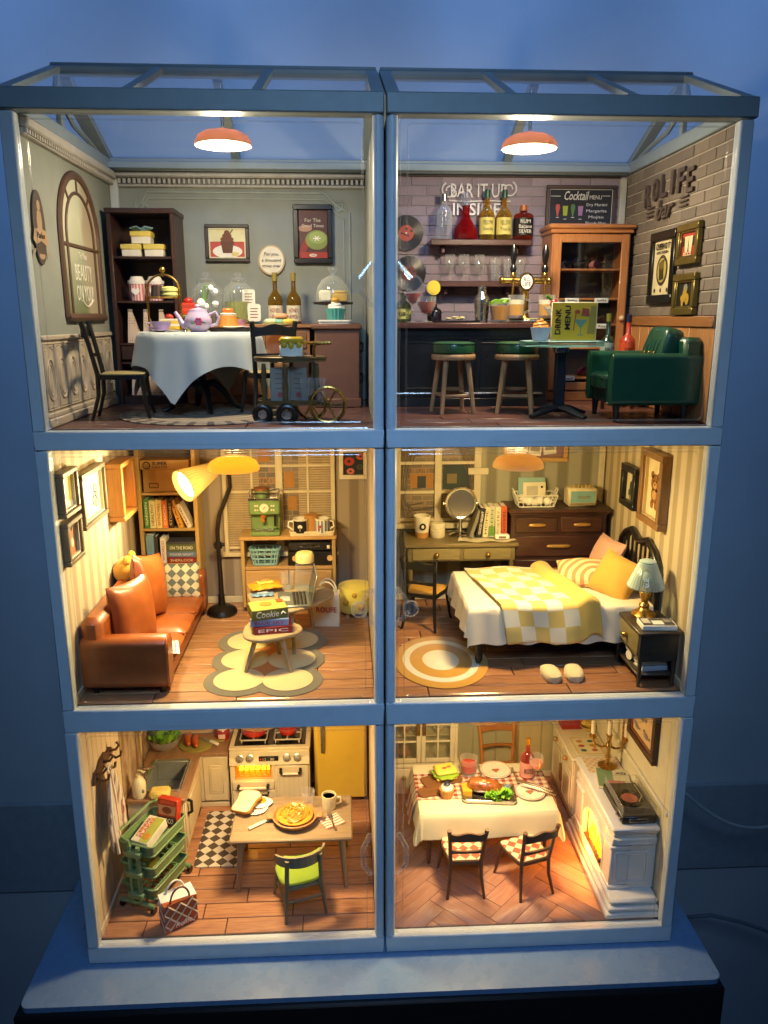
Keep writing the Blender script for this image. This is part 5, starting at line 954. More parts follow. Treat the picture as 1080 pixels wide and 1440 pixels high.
# window with half drawn blinds (a printed card behind a moulded frame)
wn = T('window', None, None); wn.parent = living; wn['label'] = 'cream window with blinds and a night street view'
fm = pl('#d4c6a4', .5); O('view_print', bx(-1.72, -.72, YW - .012, YW - .002, 4.0, 5.86, 0), night('night_street', 1.3, '#b06a24'), wn)
bl = pl('#b6a17c', .6); 
for x0, x1 in ((-2.05, -1.60), (-1.05, -.60)):
    b = B()
    zz = 4.02
    while zz < 5.84: b.box(x0, x1, YW - .022, YW - .013, zz, zz + .026, .003); zz += .034
    b.tube([(x0 + .2, YW - .024, 4.0), (x0 + .2, YW - .024, 5.84)], .004, 4); o = O('blind', b, bl, wn); o['kind'] = 'stuff'
b = B().box(-1.37, -1.27, YW - .05, YW - .002, 3.95, 5.88, .008)
for x in (-2.08, -.57): b.box(x - .03, x + .03, YW - .05, YW - .002, 3.95, 5.88, .008)
for x in (-1.70, -.92): b.box(x - .015, x + .015, YW - .04, YW - .002, 3.98, 5.88, .004)
for q in (4.02, 4.83, 5.2, 5.6): b.box(-2.05, -.6, YW - .044, YW - .004, q - .018, q + .018, .004)
O('window_frame', b, fm, wn); O('window_sill', bx(-2.15, -.5, YW - .09, YW - .002, 3.9, 3.96, .01), fm, wn)
TX('street_sign', 'TOOL', (-1.48, YW - .016, 4.98), (1, 0, 0), (0, 0, 1), pl('#c07d2e', .5), wn, w=.26, h=.1)
for x, zz, s in ((-1.16, 5.02, .09), (-1.13, 4.68, .08), (-1.5, 5.4, .1)): O('lit_shop', bx(x - s, x + s * .6, YW - .016, YW - .012, zz - s * 1.5, zz + s, 0), pl('#a8742e', .6), wn)
f = frame('poppy_picture', 'small cream framed poppy print beside the blinds', 'b', (-.28, YW - .004, 5.22), .40, .44, CREAM, pl('#1b1c16', .6), .05, .06)
for x, zz, r, c in ((-.06, .03, .075, '#a8352a'), (.1, .1, .06, '#b5502a'), (-.04, -.11, .055, '#c06a62'), (.09, -.05, .05, '#3d4434')): ink(f, disc(x, zz, r, r * .8, 14), pl(c, .6), 1 if r > .055 else 2); ink(f, disc(x, zz, r * .3, r * .25, 8), BLACK, 3)
# bookcase
mw = wood('#a08048', '#b99a5e', 'z', 4, .5); t = T('bookcase', 'light wooden bookcase in the corner behind the orange sofa', 'bookcase', (-3.20, 2.78, z)); W_, D_, H_ = .80, .36, 2.62
O('side_panel', bx(0, .055, 0, D_, 0, H_), mw, t); O('side_panel', bx(W_ - .055, W_, 0, D_, 0, H_), mw, t); O('back_panel', bx(.055, W_ - .055, D_ - .015, D_, 0, H_ - .05, 0), pl('#5b4a2c', .6), t); O('top_board', bx(.055, W_ - .055, 0, D_ - .015, H_ - .05, H_), mw, t)
SB = [1.72, 1.22, .72, .2]
for q in SB: O('shelf', bx(.055, W_ - .055, .005, D_ - .015, q - .04, q, .006), wood('#a08048', '#b99a5e', 'x', 4, .5), t)
kraft = pl('#a9834a', .65); t = T('storage_box', 'brown cardboard box with black print and lid on the top bookcase shelf', 'box', (-2.81, 2.94, z + 1.722)); O('box_body', bx(-.30, .30, -.13, .13, 0, .33, .006), kraft, t); lid = O('lid', bx(-.325, .325, -.15, .14, .31, .44, .006), kraft, t)
TX('lettering', 'SUPER', (-.06, -.153, .395), (1, 0, 0), (0, 0, 1), BLACK, lid, w=.2, h=.05, bold=.02); TX('lettering', 'CREATOR', (-.06, -.153, .345), (1, 0, 0), (0, 0, 1), BLACK, lid, w=.2, h=.03)
O('face_logo', B().tube([(-.235 + .045 * cos(a), -.153, .37 + .045 * sin(a)) for a in [i * .45 for i in range(14)]], .008, 5, closed=True).ball((-.25, -.153, .382), .008, 6, 4).ball((-.22, -.153, .382), .008, 6, 4).tube([(-.255, -.153, .36), (-.235, -.153, .35), (-.215, -.153, .36)], .005, 5), BLACK, lid); O('box_label', B().tube([(x, -.132, zz) for x, zz in rrect(-.22, -.1, .06, .12, .01, 2)], .005, 4, closed=True), BLACK, t)
yb = 2.915
def row(items, zz, yy, group):
    x = -3.13
    for (th, h, c, wds, wc, lb) in items: book(lb, (x + th / 2, yy, zz), th - .004, h * 1.13, .24, c, words=wds, wc=wc, group=group); x += th
    return x
x = row([(.075, .36, '#3f7a34', 'GARDEN', '#e8e0c8', 'green book at the left end of the upper row'), (.085, .34, '#d2c592', 'HEALTHY', '#3a3020', 'cream book beside the green one'), (.085, .35, '#d9c07a', 'EATING WELL', '#7a2a1a', 'yellow book with red lettering in the upper row'), (.075, .34, '#d07038', 'COOK', '#f0e0c0', 'orange book in the middle of the upper row'), (.075, .35, '#1d1c18', 'STORIES', '#d0b060', 'black upright book in the upper row')], z + 1.222, yb, 'books on the bookcase')
book('yellow and red book leaning in the upper row', (x + .10, yb, z + 1.224), .07, .40, .24, '#c78f2c', 0, -.28, 'MAP', '#7a1a12', group='books on the bookcase'); book('white and pink book leaning at the right end of the upper row', (x + .215, yb, z + 1.224), .06, .36, .24, '#d8c9b4', 0, -.42, 'TRAVEL', '#4a2a2a', group='books on the bookcase')
row([(.11, .36, '#6d8fa0', None, '#fff', 'pale blue thick book in the lower row'), (.05, .34, '#31302c', None, '#fff', 'thin black book beside the pale blue one')], z + .722, yb, 'books on the bookcase'); book('white book with red print in the lower row', (-2.90, yb, z + .722), .075, .36, .24, '#d8d0c0', words='WORLD', wc='#a02a1a', group='books on the bookcase')
zz = z + .722
for th, c, wd, wc, lb in ((.085, '#7a2620', 'SHERLOCK', '#e0c090', 'dark red book at the bottom of the lying pile'), (.08, '#5f6f86', 'POWER NIGHT', '#d0d0d0', 'blue grey book in the middle of the lying pile'), (.11, '#4f5a34', 'ON THE ROAD', '#efe6c8', 'green book with cream lettering on the lying pile'), (.03, '#3a3a44', None, '#fff', 'thin dark book on top of the lying pile')):
    book(lb, (-2.655, yb, zz), th - .002, .40, .24, c, words=wd, wc=wc, lying=True, group='books on the bookcase'); zz += th
# frames on the left wall
wf_ = pl('#c9c3ae', .4); df_ = pl('#6a5c44', .5)
f = frame('landscape_frame', 'deep white and brown frame with a yellow landscape, upper front picture', 'l', (-3.296, .33, 5.46), .46, .47, df_, pl('#c9bd6a', .6), .10, .05, inner=wf_); ink(f, [(-.17, -.17), (.17, -.17), (.17, -.12), (-.17, -.06)], pl('#b7b4b0', .6), 1); ink(f, [(-.17, .05), (.1, .17), (-.17, .17)], pl('#dcd9b0', .6), 1)
f = frame('fox_frame', 'dark wooden frame with a small orange fox print below the landscape', 'l', (-3.296, .33, 4.95), .46, .46, df_, pl('#4a3a2c', .6), .10, .05, inner=wf_); ft = pl('#b8632a', .6); ink(f, disc(.02, .03, .05, .06), ft, 1); ink(f, [(-.02, .07), (-.035, .14), (.02, .09)], ft, 1); ink(f, [(.04, .09), (.07, .14), (.07, .06)], ft, 2); ink(f, [(-.06, -.16), (-.04, 0), (.07, 0), (.09, -.16)], ft, 3); ink(f, disc(.02, -.03, .03, .05), CREAM, 4)
gm = N('pale_print'); o = gm.xyz(); gm.col(gm.mix(gm.step(gm.math('ADD', o[0], gm.math('MULTIPLY', gm.noise(4), .3)), -.3, .4), col('#9fb8b4'), col('#d3d0a4'))); gm.p(.5)
f = frame('cloud_frame', 'large pale framed drawing with a little figure, middle of the left wall', 'l', (-3.296, 1.08, 5.26), .84, .62, df_, gm.m, .10, .055, inner=wf_); sk_ = pl('#6a7a8a', .6)
for x, zz_, r in ((.16, .05, .05), (.2, -.03, .035), (.12, -.08, .06), (.2, -.12, .05)): O('drawn_line', B().tube([(x + r * cos(a), -f['_d'] - .003, zz_ + r * sin(a)) for a in [i * .5 for i in range(12)]], .005, 4, closed=True), sk_, f)
t = frame('shadow_box', 'deep orange wooden shadow box with notes, next to the bookcase', 'l', (-3.296, 2.10, 5.12), .62, .72, wood('#96642c', '#b07c3c', 'z', 4, .5), pl('#9a5a28', .6), .2, .06); ink(t, [(-.22, .02), (.08, .02), (.08, .26), (-.22, .26)], PAPER, 4); ink(t, [(-.25, -.28), (.2, -.28), (.2, -.05), (-.25, -.05)], pl('#a85a2a', .6), 2); ink(t, disc(-.1, .18, .03, .03), pl('#c9a03a', .6), 6)
# sofa
lm = N('orange_leather'); n1 = lm.step(lm.noise(4, 4), .3, .7); lm.col(lm.mix(n1, col('#87451c'), col('#a05626'))); lm.p(.36, coat=.12); vv = lm.n('TexVoronoi'); vv.inputs['Scale'].default_value = 130; lm.L(lm.oc(), vv.inputs['Vector']); lm.bump(vv.outputs['Distance'], .12, .004); LEA = lm.m
t = T('sofa', 'orange leather three seat sofa along the striped left wall', 'sofa', (-3.26, .26, z)); SL, SD = 2.55, .93
O('base', bx(.02, SD - .04, .1, SL - .1, .06, .24, .03), LEA, t)
for y in (0, SL - .26):
    b = B(); rings = []
    for xx, k in ((.0, .96), (.02, 1), (SD - .05, 1), (SD - .015, .97), (SD, .9)):
        rings.append([(xx, y + .13 + (a - .13) * k, .36 + (q - .36) * k) for a, q in rrect(0, .26, .07, .66, .1, 5)])
    o = O('arm', b.ring(rings), LEA, t); O('piping', B().tube([(SD - .02, y + .13 + (a - .13) * .98, .36 + (q - .36) * .98) for a, q in rrect(0, .26, .07, .66, .1, 5)], .010, 6, closed=True), LEA, o)
O('back', B().box(.0, .24, .05, SL - .05, .08, .88, .07), LEA, t)
for i in range(3):
    y0 = .27 + i * .67; c = O('seat_cushion', B().ball((.60, y0 + .335, .31), (.345, .335, .085), 28, 10, 0, .28, .8), LEA, t); O('piping', B().tube([(x, y, .345) for x, y in rrect(.27, .94, y0 + .012, y0 + .658, .05)], .007, 5, closed=True), LEA, c)
for x in (.1, SD - .12):
    for y in (.12, SL - .12): O('foot', B().cyl((x, y, 0), (x, y, .07), .03), BLACK, t)
for loc, rot, s in (((-2.85, .90, z + .72), (R(83), 0, R(62)), 'near orange leather pillow leaning on the sofa back'), ((-2.84, 1.68, z + .78), (R(80), R(14), R(74)), 'far orange leather pillow leaning on the sofa back')):
    o = O('pillow', pillow(.66, .80, .30, n=18), LEA); o.location = loc; o.rotation_euler = rot; tag(o, s, 'pillow', 'orange sofa pillows')
ck = checks('#5e6a62', '#cfc6a2', .085, 'xy', R(45)); o = O('pillow', pillow(.52, .50, .2, n=18), ck); o.location = (-2.62, 2.44, z + .58); o.rotation_euler = (R(82), 0, R(4)); tag(o, 'green and cream checked pillow at the far sofa arm', 'pillow')
t = T('plush_toy', 'round yellow plush toy sitting in the sofa corner', 'plush toy', (-3.12, 1.85, z + .84)); ym = fabric('#c9952a', .8, 60, .1, .2); O('toy_body', B().ball((0, 0, .1), (.19, .24, .17), 20, 12), ym, t)
for y in (-.13, .1): O('ear', B().ball((.02, y, .25), (.05, .06, .07), 10, 8), ym, t)
for y in (-.16, .14): O('paw', B().ball((.14, y, .02), (.07, .06, .05), 10, 8), ym, t)
b = B().grid(lambda u, v: ((u - .5) * .42, (v - .5) * .34, .012 * sin(u * 9) + .012 * (1 if .45 < u < .55 else 0)), 16, 6); t = O('newspaper', b, PAPER); t.location = (-2.50, .62, z + .41); t.rotation_euler = (.05, .12, .25); tag(t, 'folded cream newspaper lying on the front sofa seat', 'newspaper'); O('print_border', B().tube([(x, y, .016 + .012 * sin((x / .42 + .5) * 9)) for x, y in ((-.17, -.13), (-.05, -.13), (.05, -.13), (.17, -.13), (.17, 0), (.17, .13), (.05, .13), (-.05, .13), (-.17, .13), (-.17, 0))], .004, 4, closed=True), pl('#6a6450', .6), t)
# reading lamp
bkm = pl('#0f0e0c', .32, coat=.2); t = T('floor_lamp', 'black floor lamp with bent pole and pleated cream cone shade', 'lamp', (-2.13, 2.72, z)); O('base', B().lathe([(0, 0), (.2, 0), (.21, .03), (.19, .08), (.12, .12), (.05, .14), (.045, .26), (.055, .27), (.03, .29)], n=28), bkm, t)
P = [(0, 0, .1), (.0, 0, .6), (-.01, 0, 1.0), (-.01, 0, 1.2), (.03, -.02, 1.42), (.13, -.05, 1.65), (.2, -.08, 1.82), (.2, -.11, 1.98), (.12, -.16, 2.10), (.02, -.22, 2.13)]
O('pole', B().tube(P, [.04, .032, .03, .03, .03, .03, .03, .028, .022, .02], 10), bkm, t); O('clamp', B().cyl((-.01, 0, .95), (-.01, 0, 1.03), .055).cyl((-.07, -.0, 1.0), (.08, 0, 1.0), .025), bkm, t)
tip = AY(303, 659, 2.35); mou = AY(257, 684, 2.0); ax_ = (mou - tip); Lc = ax_.length; M = Matrix.Translation(tip) @ ax_.to_track_quat('Z', 'X').to_matrix().to_4x4(); Mi = Matrix.Translation(-Vector((-2.13, 2.72, z))); 
b = B(); b.T = Mi @ M; b.lathe([(.06, 0), (.10, .04), (.215, Lc), (.205, Lc), (.09, .05)], n=64, flute=.022, fn=32, cap=False)
O('lamp_shade', b, shade_mat('#d8c58a', .45, 'pleated_shade'), t); b = B(); b.T = Mi @ M; b.lathe([(0, Lc * .86), (.175, Lc * .86), (.175, Lc * .88), (0, Lc * .90)], n=28); O('bulb', b, emit('#ffe2a0', 14), t); b = B(); b.T = Mi @ M; b.lathe([(.02, -.12), (.05, -.08), (.065, .03)], n=16); O('socket', b, CREAM, t); b = B(); b.T = Mi; b.tube([Vector((-2.13 + .02, 2.5, z + 2.13)), tip - ax_.normalized() * .1], .02, 8); O('arm', b, bkm, t)
# sideboard
t = T('sideboard', 'light wooden sideboard with an open shelf under the window', 'sideboard', (-1.84, 2.72, z)); SW, SDp, SH = 1.30, .42, 1.10; mw2 = wood('#a98049', '#c09a60', 'x', 4, .5)
O('top_board', bx(-.015, SW + .015, -.01, SDp, SH - .05, SH), mw2, t); O('side_panel', bx(0, .05, 0, SDp, .08, SH - .05), mw, t); O('side_panel', bx(SW - .05, SW, 0, SDp, .08, SH - .05), mw, t); O('back_panel', bx(.05, SW - .05, SDp - .02, SDp, .1, SH - .05, 0), pl('#7a5c34', .6), t); O('shelf', bx(.05, SW - .05, .005, SDp - .02, .62, .67), mw2, t); O('bottom_board', bx(.05, SW - .05, .005, SDp - .02, .1, .15), mw2, t)
for i in range(2): O('door', bx(.055 + i * .6, .64 + i * .6, -.003, .02, .155, .615, .008), mw2, t)
for x in (.05, SW - .1): O('foot', bx(x, x + .05, .03, .08, 0, .1), mw, t)
zt = z + SH + .002; gmm = pl('#6f8a52', .4, coat=.15)
t = T('coffee_machine', 'sage green coffee machine with steel top on the sideboard', 'coffee machine', (-1.50, 2.88, zt)); O('machine_base', bx(-.20, .20, -.15, .15, 0, .06, .015), gmm, t); O('machine_column', bx(-.20, .20, .0, .15, .06, .42, .015), gmm, t); O('machine_head', bx(-.21, .21, -.15, .15, .30, .50, .02), gmm, t); O('steel_top', B().box(-.215, .215, -.155, .155, .50, .535, .01).tube([(x, y, .60) for x, y in rrect(-.20, .20, -.14, .14, .04)], .012, 6, closed=True).cyl((-.19, -.13, .53), (-.19, -.13, .6), .012).cyl((.19, -.13, .53), (.19, -.13, .6), .012).cyl((-.19, .13, .53), (-.19, .13, .6), .012), CHROME, t)
O('bean_hopper', B().lathe([(0, .535), (.09, .535), (.09, .62), (0, .62)], (-.05, 0, 0)), gmm, t); O('wooden_lid', B().lathe([(0, .62), (.095, .62), (.095, .655), (0, .66)], (-.05, 0, 0)), pl('#8a5228', .5), t); g = O('gauge', B().prism(disc(0, .40, .06, .06, 20), (0, -.162, 0), 'y', .012), CREAM, t); O('needle', B().tube([(-.015, -.165, .385), (.02, -.165, .42)], .005, 4), pl('#b5522a', .5), g)
for x in (-.12, -.09, .1, .13):
    for q in (.37, .43): O('dial_button', B().ball((x, -.152, q), .014, 8, 5), CREAM, t)
O('filter_handle', B().lathe([(0, 0), (.04, .0), (.03, .05)], (-.02, -.08, .25), 12).tube([(-.02, -.1, .27), (-.02, -.19, .24)], [.02, .03], 8), pl('#b5702e', .4), t); O('steam_wand', B().cyl((.14, -.12, .14), (.14, -.12, .31), .016), BLACK, t); O('drip_tray', bx(-.15, .12, -.14, -.0, .06, .08, .008), STEEL, t)
t = T('serving_tray', 'cream tray carrying two mugs on the sideboard', 'tray', (-.86, 2.86, zt)); O('tray_body', B().prism(rrect(-.30, .30, -.13, .13, .03), (0, 0, 0), 'z', .02).tube([(x, y, .05) for x, y in rrect(-.30, .30, -.13, .13, .03)], .014, 6, closed=True).tube([(x, y, .03) for x, y in rrect(-.295, .295, -.125, .125, .03)], .014, 6, closed=True), pl('#d8c9a0', .5), t)
def mug(label, loc, r, h, m, hx, group=None):
    t = T('mug', label, 'mug', loc, 0, group); O('mug_body', B().lathe([(0, 0), (r * .95, 0), (r, .01), (r, h), (r - .012, h), (r - .014, .02), (0, .02)], n=24), m, t); O('handle', B().tube([(hx * r * .95, 0, h * .8), (hx * r * 1.5, 0, h * .78), (hx * r * 1.6, 0, h * .45), (hx * r * .95, 0, h * .2)], .014, 8), m, t); return t
MW = pl('#ddd6c4', .3, coat=.2)
m1 = mug('white mug with a black tulip panel on the cream tray', (-1.02, 2.81, zt + .022), .105, .21, MW, -1); O('print_panel', B().lathe([(.107, .02), (.107, .19)], n=40, cap=False), BLACK, m1); pp = m1.children
for o in kids(m1):
    if o.name.startswith('print_panel'):
        me = o.data; import bmesh as _b
        bm = _b.new(); bm.from_mesh(me); _b.ops.delete(bm, geom=[f for f in bm.faces if f.calc_center_median().y > -.06], context='FACES'); bm.to_mesh(me); bm.free()
O('tulip_print', B().ball((0, -.109, .12), (.02, .004, .022), 8, 6).ball((-.02, -.107, .11), (.012, .004, .02), 8, 6).ball((.02, -.107, .11), (.012, .004, .02), 8, 6).cyl((0, -.109, .05), (0, -.109, .1), .004), MW, m1)
m2 = mug('white and blue striped mug with a red flower on the cream tray', (-.72, 2.81, zt + .022), .10, .21, MW, 1); O('stripe', B().lathe([(.102, .02), (.102, .19)], n=12, cap=False), glass((.5, .6, .72), 1.3, .3, .35, (.25, .36, .5)), m2); O('flower_print', B().ball((-.03, -.099, .11), (.022, .005, .022), 8, 6), pl('#b0302a', .5), m2); O('flower_print', B().ball((-.04, -.095, .07), (.015, .005, .015), 8, 6), pl('#b0302a', .5), m2)
o = O('wooden_caddy', B().lathe([(0, 0), (.1, 0), (.1, .24), (0, .245)], n=24), pl('#b5803e', .5)); o.location = (-.87, 2.90, zt + .022); tag(o, 'round wooden canister standing between the two mugs', 'canister')
zs = z + .672
b = B(); lv = []
for q, s in ((.02, .82), (.10, .90), (.17, .97), (.23, 1.04)): b.tube([(x * s, y * s, q) for x, y in rrect(-.20, .20, -.12, .12, .05, 4)], .014, 6, closed=True)
for x, y in rrect(-.20, .20, -.12, .12, .05, 2)[::1] + [(-.1, -.12), (0, -.12), (.1, -.12), (-.1, .12), (0, .12), (.1, .12), (-.2, 0), (.2, 0)]: b.cyl((x * .82, y * .82, .02), (x * 1.04, y * 1.04, .23), .012, n=6)
b.prism(rrect(-.165, .165, -.1, .1, .04, 3), (0, 0, 0), 'z', .02); o = O('basket', b, pl('#7fa6a4', .5)); o.location = (-1.52, 2.87, zs); tag(o, 'pale blue plastic basket on the sideboard shelf', 'basket')
t = T('stereo', 'black stereo with two round knobs on the sideboard shelf', 'stereo', (-.86, 2.88, zs)); O('stereo_body', bx(-.34, .34, -.14, .14, 0, .20, .012), BLACK, t); O('stereo_lid', bx(-.33, .30, -.13, .14, .205, .33, .02), pl('#23211d', .3), t)
for x in (-.24, .24): O('knob', B().prism(disc(x, .11, .04, .04, 16), (0, -.16, 0), 'y', .03), pl('#c9a36a', .4), t)
O('lid_handle', B().tube([(-.18, -.135, .28), (-.1, -.15, .27), (.02, -.15, .27), (.1, -.135, .28)], .008, 6), STEEL, t); O('vent', bx(.2, .24, -.136, -.12, .24, .29, .004), CREAM, t)
# scalloped rug
t = T('scalloped_rug', 'grey and cream rug of six joined circles under the two small tables', 'rug', (0, 0, z)); cs = [AZ(u, v, z) for u, v in ((336, 957), (405, 957), (345, 928.5), (410.5, 928), (352, 903), (416, 901.6))]
gy = fabric('#6b6652', .9, 100, .1, .2); ci = fabric('#c9ba84', .9, 100, .08, .2); og = fabric('#b8762e', .9, 100, .08, .2)
for i, c in enumerate(cs): O('rug_edge', B().lathe([(0, 0), (.395, 0), (.397, .004), (.39, .008), (0, .008)], (c.x, c.y, .001 + .0012 * i), n=40), gy, t)
O('rug_centre', bx(cs[0].x + .1, cs[1].x - .1, cs[0].y, cs[5].y, .001, .0155, .001), og, t)
for i, c in enumerate(cs): O('rug_circle', B().lathe([(0, 0), (.283, 0), (.285, .003), (.28, .006), (0, .006)], (c.x, c.y, .0125 + .0012 * i), n=40), ci, t)
# small tables
tw = wood('#8f7c5c', '#a8946f', 'x', 3, .5)
def tri_table(label, loc, size, h, rz, legs):
    t = T('side_table', label, 'table', loc, rz, 'rounded three leg tables'); P = []
    for k in range(36):
        a = 2 * pi * k / 36; r = size * (1 + .10 * cos(3 * a)); P.append((r * cos(a) * 1.08, r * sin(a)))
    rg = []
    for s, q in ((.93, h - .05), (1, h - .03), (1, h - .012), (.97, h)): rg.append([(x * s, y * s, q) for x, y in P])
    O('tabletop', B().ring(rg), tw, t)
    for (a, r0, r1) in legs: O('leg', B().tube([(r0 * cos(R(a)), r0 * sin(R(a)), h - .05), (r1 * cos(R(a)), r1 * sin(R(a)), 0)], [.032, .022], 10), wood('#8f7c5c', '#a8946f', 'z', 3, .5), t)
    return t
tri_table('smaller round cornered table with books, in front on the scalloped rug', (-1.30, 1.00, z + .018), .32, .44, 0, ((-140, .2, .36), (-45, .2, .36), (75, .2, .28)))
tri_table('larger round cornered table with the laptop behind the book table', (-1.13, 1.74, z + .018), .50, .58, R(20), ((-100, .3, .50), (25, .3, .42), (150, .3, .44)))
zt = z + .018 + .442
book('red book with white lettering at the bottom of the table pile', (-1.27, 1.0, zt), .085, .44, .32, '#8f2420', R(8), words='EPIC', wc='#efe6d8', lying=True); book('pale blue book with red letters in the table pile', (-1.30, 1.01, zt + .086), .085, .44, .30, '#7f93b8', R(4), words='BLUE SKY', wc='#a02a2a', lying=True)
t = T('cookie_box', 'green and yellow cookie box on top of the table pile', 'box', (-1.32, 1.0, zt + .173), R(16)); O('carton', bx(-.21, .21, -.15, .15, 0, .12, .004), pl('#6a6a2c', .5), t); O('top_print', bx(-.20, .20, -.14, .14, .12, .124, 0), pl('#c4b04a', .5), t); O('cookie_print', B().lathe([(0, 0), (.075, 0), (.07, .012), (0, .016)], (-.02, .02, .124), n=16), pl('#a5722e', .6), t); TX('lettering', 'Cookie', (-.03, -.153, .065), (1, 0, 0), (0, 0, 1), PAPER, t, w=.26, h=.075, shear=.2); O('leaf_mark', B().tube([(.13, -.152, .05), (.15, -.152, .08), (.18, -.152, .05)], .008, 5), PAPER, t); O('red_print', bx(.11, .19, .03, .12, .134, .137, 0), pl('#b5502a', .5), t)
zt = z + .018 + .582
t = T('laptop', 'open silver laptop with dark keys on the larger table', 'laptop', (-1.04, 1.56, zt), R(-84)); t.scale = (1.2, 1.2, 1.2); sv = pl('#8f938c', .35, .7); O('keyboard_base', bx(-.22, .22, -.17, .15, 0, .022, .006), sv, t); kb = B()
for i in range(11):
    for j in range(4): kb.box(-.19 + i * .035, -.162 + i * .035, -.02 + j * .036, .008 + j * .036, .022, .029, .002)
O('keys', kb, BLACK, t)['kind'] = 'stuff'; O('touchpad', bx(-.07, .07, -.15, -.05, .022, .024, .001), pl('#a5a9a0', .3), t); sc = O('screen_lid', bx(-.22, .22, 0, .016, 0, .31, .006), sv, t, loc=(0, .15, .02), rot=(R(-12), 0, 0)); O('screen', bx(-.205, .205, -.002, .001, .02, .295, 0), pl('#20242a', .15), sc)
q = T('water_carafe', 'ribbed glass carafe with a cream lid on the larger table', 'carafe', (-.93, 2.02, zt)); O('glass_body', B().lathe([(0, 0), (.13, 0), (.135, .05), (.12, .3), (.11, .38)], n=48, flute=.02, fn=24, cap=False), GLASSY, q); O('lid', B().lathe([(.118, .36), (.12, .45), (.1, .48), (0, .485)], n=24), pl('#d3c27c', .45), q); O('water', B().lathe([(0, .01), (.12, .012), (.115, .22), (0, .22)], n=24), glass((.96, .97, .9), 1.3, .02, .06), q)
vessel('drinking_glass', 'clear ribbed drinking glass beside the carafe', 'glass', (-1.16, 2.0, zt), tumprof(.23, .065, .09))
def packet(label, loc, w_, l, h, c, c2, rz, wd=None):
    t = T('snack_packet', label, 'packet', loc, rz)
    def f(s): return lambda u, v: ((u - .5) * w_, (v - .5) * l * (1 - .06 * sin(u * pi)), s * h * (sin(pi * min(max((u - .06) / .88, 0), 1)) ** .5) * (sin(pi * v) ** .5) * .5 + h * .5 + .006 * sin(u * 20 + v * 9))
    O('packet_body', B().grid(f(1), 16, 10).grid(f(-1), 16, 10), pl(c, .3, coat=.3), t); O('print_patch', B().grid(lambda u, v: ((u - .5) * w_ * .5, (v - .5) * l * .5, h * .5 + h * .5 * (sin(pi * (.25 + u * .5)) ** .5) * (sin(pi * (.25 + v * .5)) ** .5) + .008), 8, 6), pl(c2, .4), t)
    if wd: TX('lettering', wd, (0, 0, h + .012), (1, 0, 0), (0, 1, 0), pl('#7a4a1a', .5), t, w=w_ * .4)
packet('orange and yellow crisp packet lying on the larger table', (-1.44, 1.92, zt + .03), .40, .30, .10, '#cf8f22', '#d9c25a', R(22), 'Chips'); packet('flat blue packet beneath the crisp packet', (-1.46, 1.76, zt), .28, .16, .035, '#6d8fae', '#9fb3c4', R(12))
t = T('tote_bag', 'white carrier bag with red lettering on the wooden floor', 'bag', (-.66, 2.24, z), R(-5)); wb = pl('#d8cfb4', .55); O('bag_body', bx(-.19, .17, -.08, .1, 0, .46, .004), wb, t); TX('lettering', 'ROLIFE', (0, -.083, .24), (1, 0, 0), (0, 0, 1), pl('#b02f22', .5), t, w=.27, h=.075, bold=.02)
for y in (-.06, .08): O('handle', B().tube([(.0 + .12 * cos(R(a)), y, .45 + .17 * sin(R(a))) for a in range(0, 181, 20)], .011, 6), wb, t)
O('yellow_parcel', bx(-.2, -.08, .0, .08, .44, .52, .02), pl('#c9ac3a', .5), t)
t = T('spotted_pouf', 'round yellow pouf with ochre spots on wooden feet', 'pouf', (-.27, 2.62, z)); O('pouf_body', B().lathe([(0, .08), (.24, .08), (.26, .12), (.265, .34), (.24, .42), (.1, .45), (0, .45)], n=32), fabric('#cdbb4a', .8, 80, .08, .2), t)
for a, q, s in ((-120, .25, .05), (-75, .18, .045), (-95, .36, .035), (-50, .32, .05), (-150, .35, .04)): O('spot', B().ball((.262 * cos(R(a)), .262 * sin(R(a)), q), (s, s * .5, s), 12, 8), pl('#b58a22', .7), t)
for a in (-130, -50, 50, 130): O('foot', B().cyl((.18 * cos(R(a)), .18 * sin(R(a)), 0), (.17 * cos(R(a)), .17 * sin(R(a)), .09), .03), OAKZ, t)
# ================================================================ BEDROOM (middle right)
z = F2
O('skirting', B().box(.1, 3.3, YW - .025, YW, z, z + .1, .008).box(3.28, 3.3, .112, YW - .03, z, z + .1, .008), skb, bedr)
O('corner_trim', bx(3.2, 3.285, YW - .06, YW - .002, z, 5.88, .012), pl('#d2c7a6', .5), bedr)
wn = T('window', None, None); wn.parent = bedr; wn['label'] = 'cream window with tied curtains and a lit night street'
O('view_print', bx(.34, 1.46, YW - .012, YW - .002, 4.4, 5.86, 0), night('night_street', 2.7, '#8a5a2a'), wn)
b = B().box(.86, .96, YW - .055, YW - .002, 4.35, 5.88, .008)
for x in (.33, 1.47): b.box(x - .05, x + .05, YW - .05, YW - .002, 4.35, 5.88, .008)
for q in (4.40, 4.80, 5.22, 5.68): b.box(.3, 1.5, YW - .045, YW - .004, q - .022, q + .022, .005)
O('window_frame', b, fm, wn); O('window_sill', bx(.26, 1.56, YW - .10, YW - .002, 4.28, 4.36, .01), fm, wn)
O('lit_shop', bx(.52, .84, YW - .016, YW - .012, 4.86, 5.06, 0), pl('#a8722e', .6), wn); O('lit_shop', bx(.62, .74, YW - .02, YW - .016, 4.86, 5.03, 0), pl('#2c3434', .6), wn); TX('street_sign', 'HOME', (.68, YW - .017, 5.11), (1, 0, 0), (0, 0, 1), pl('#b57a2e', .5), wn, w=.26, h=.07)
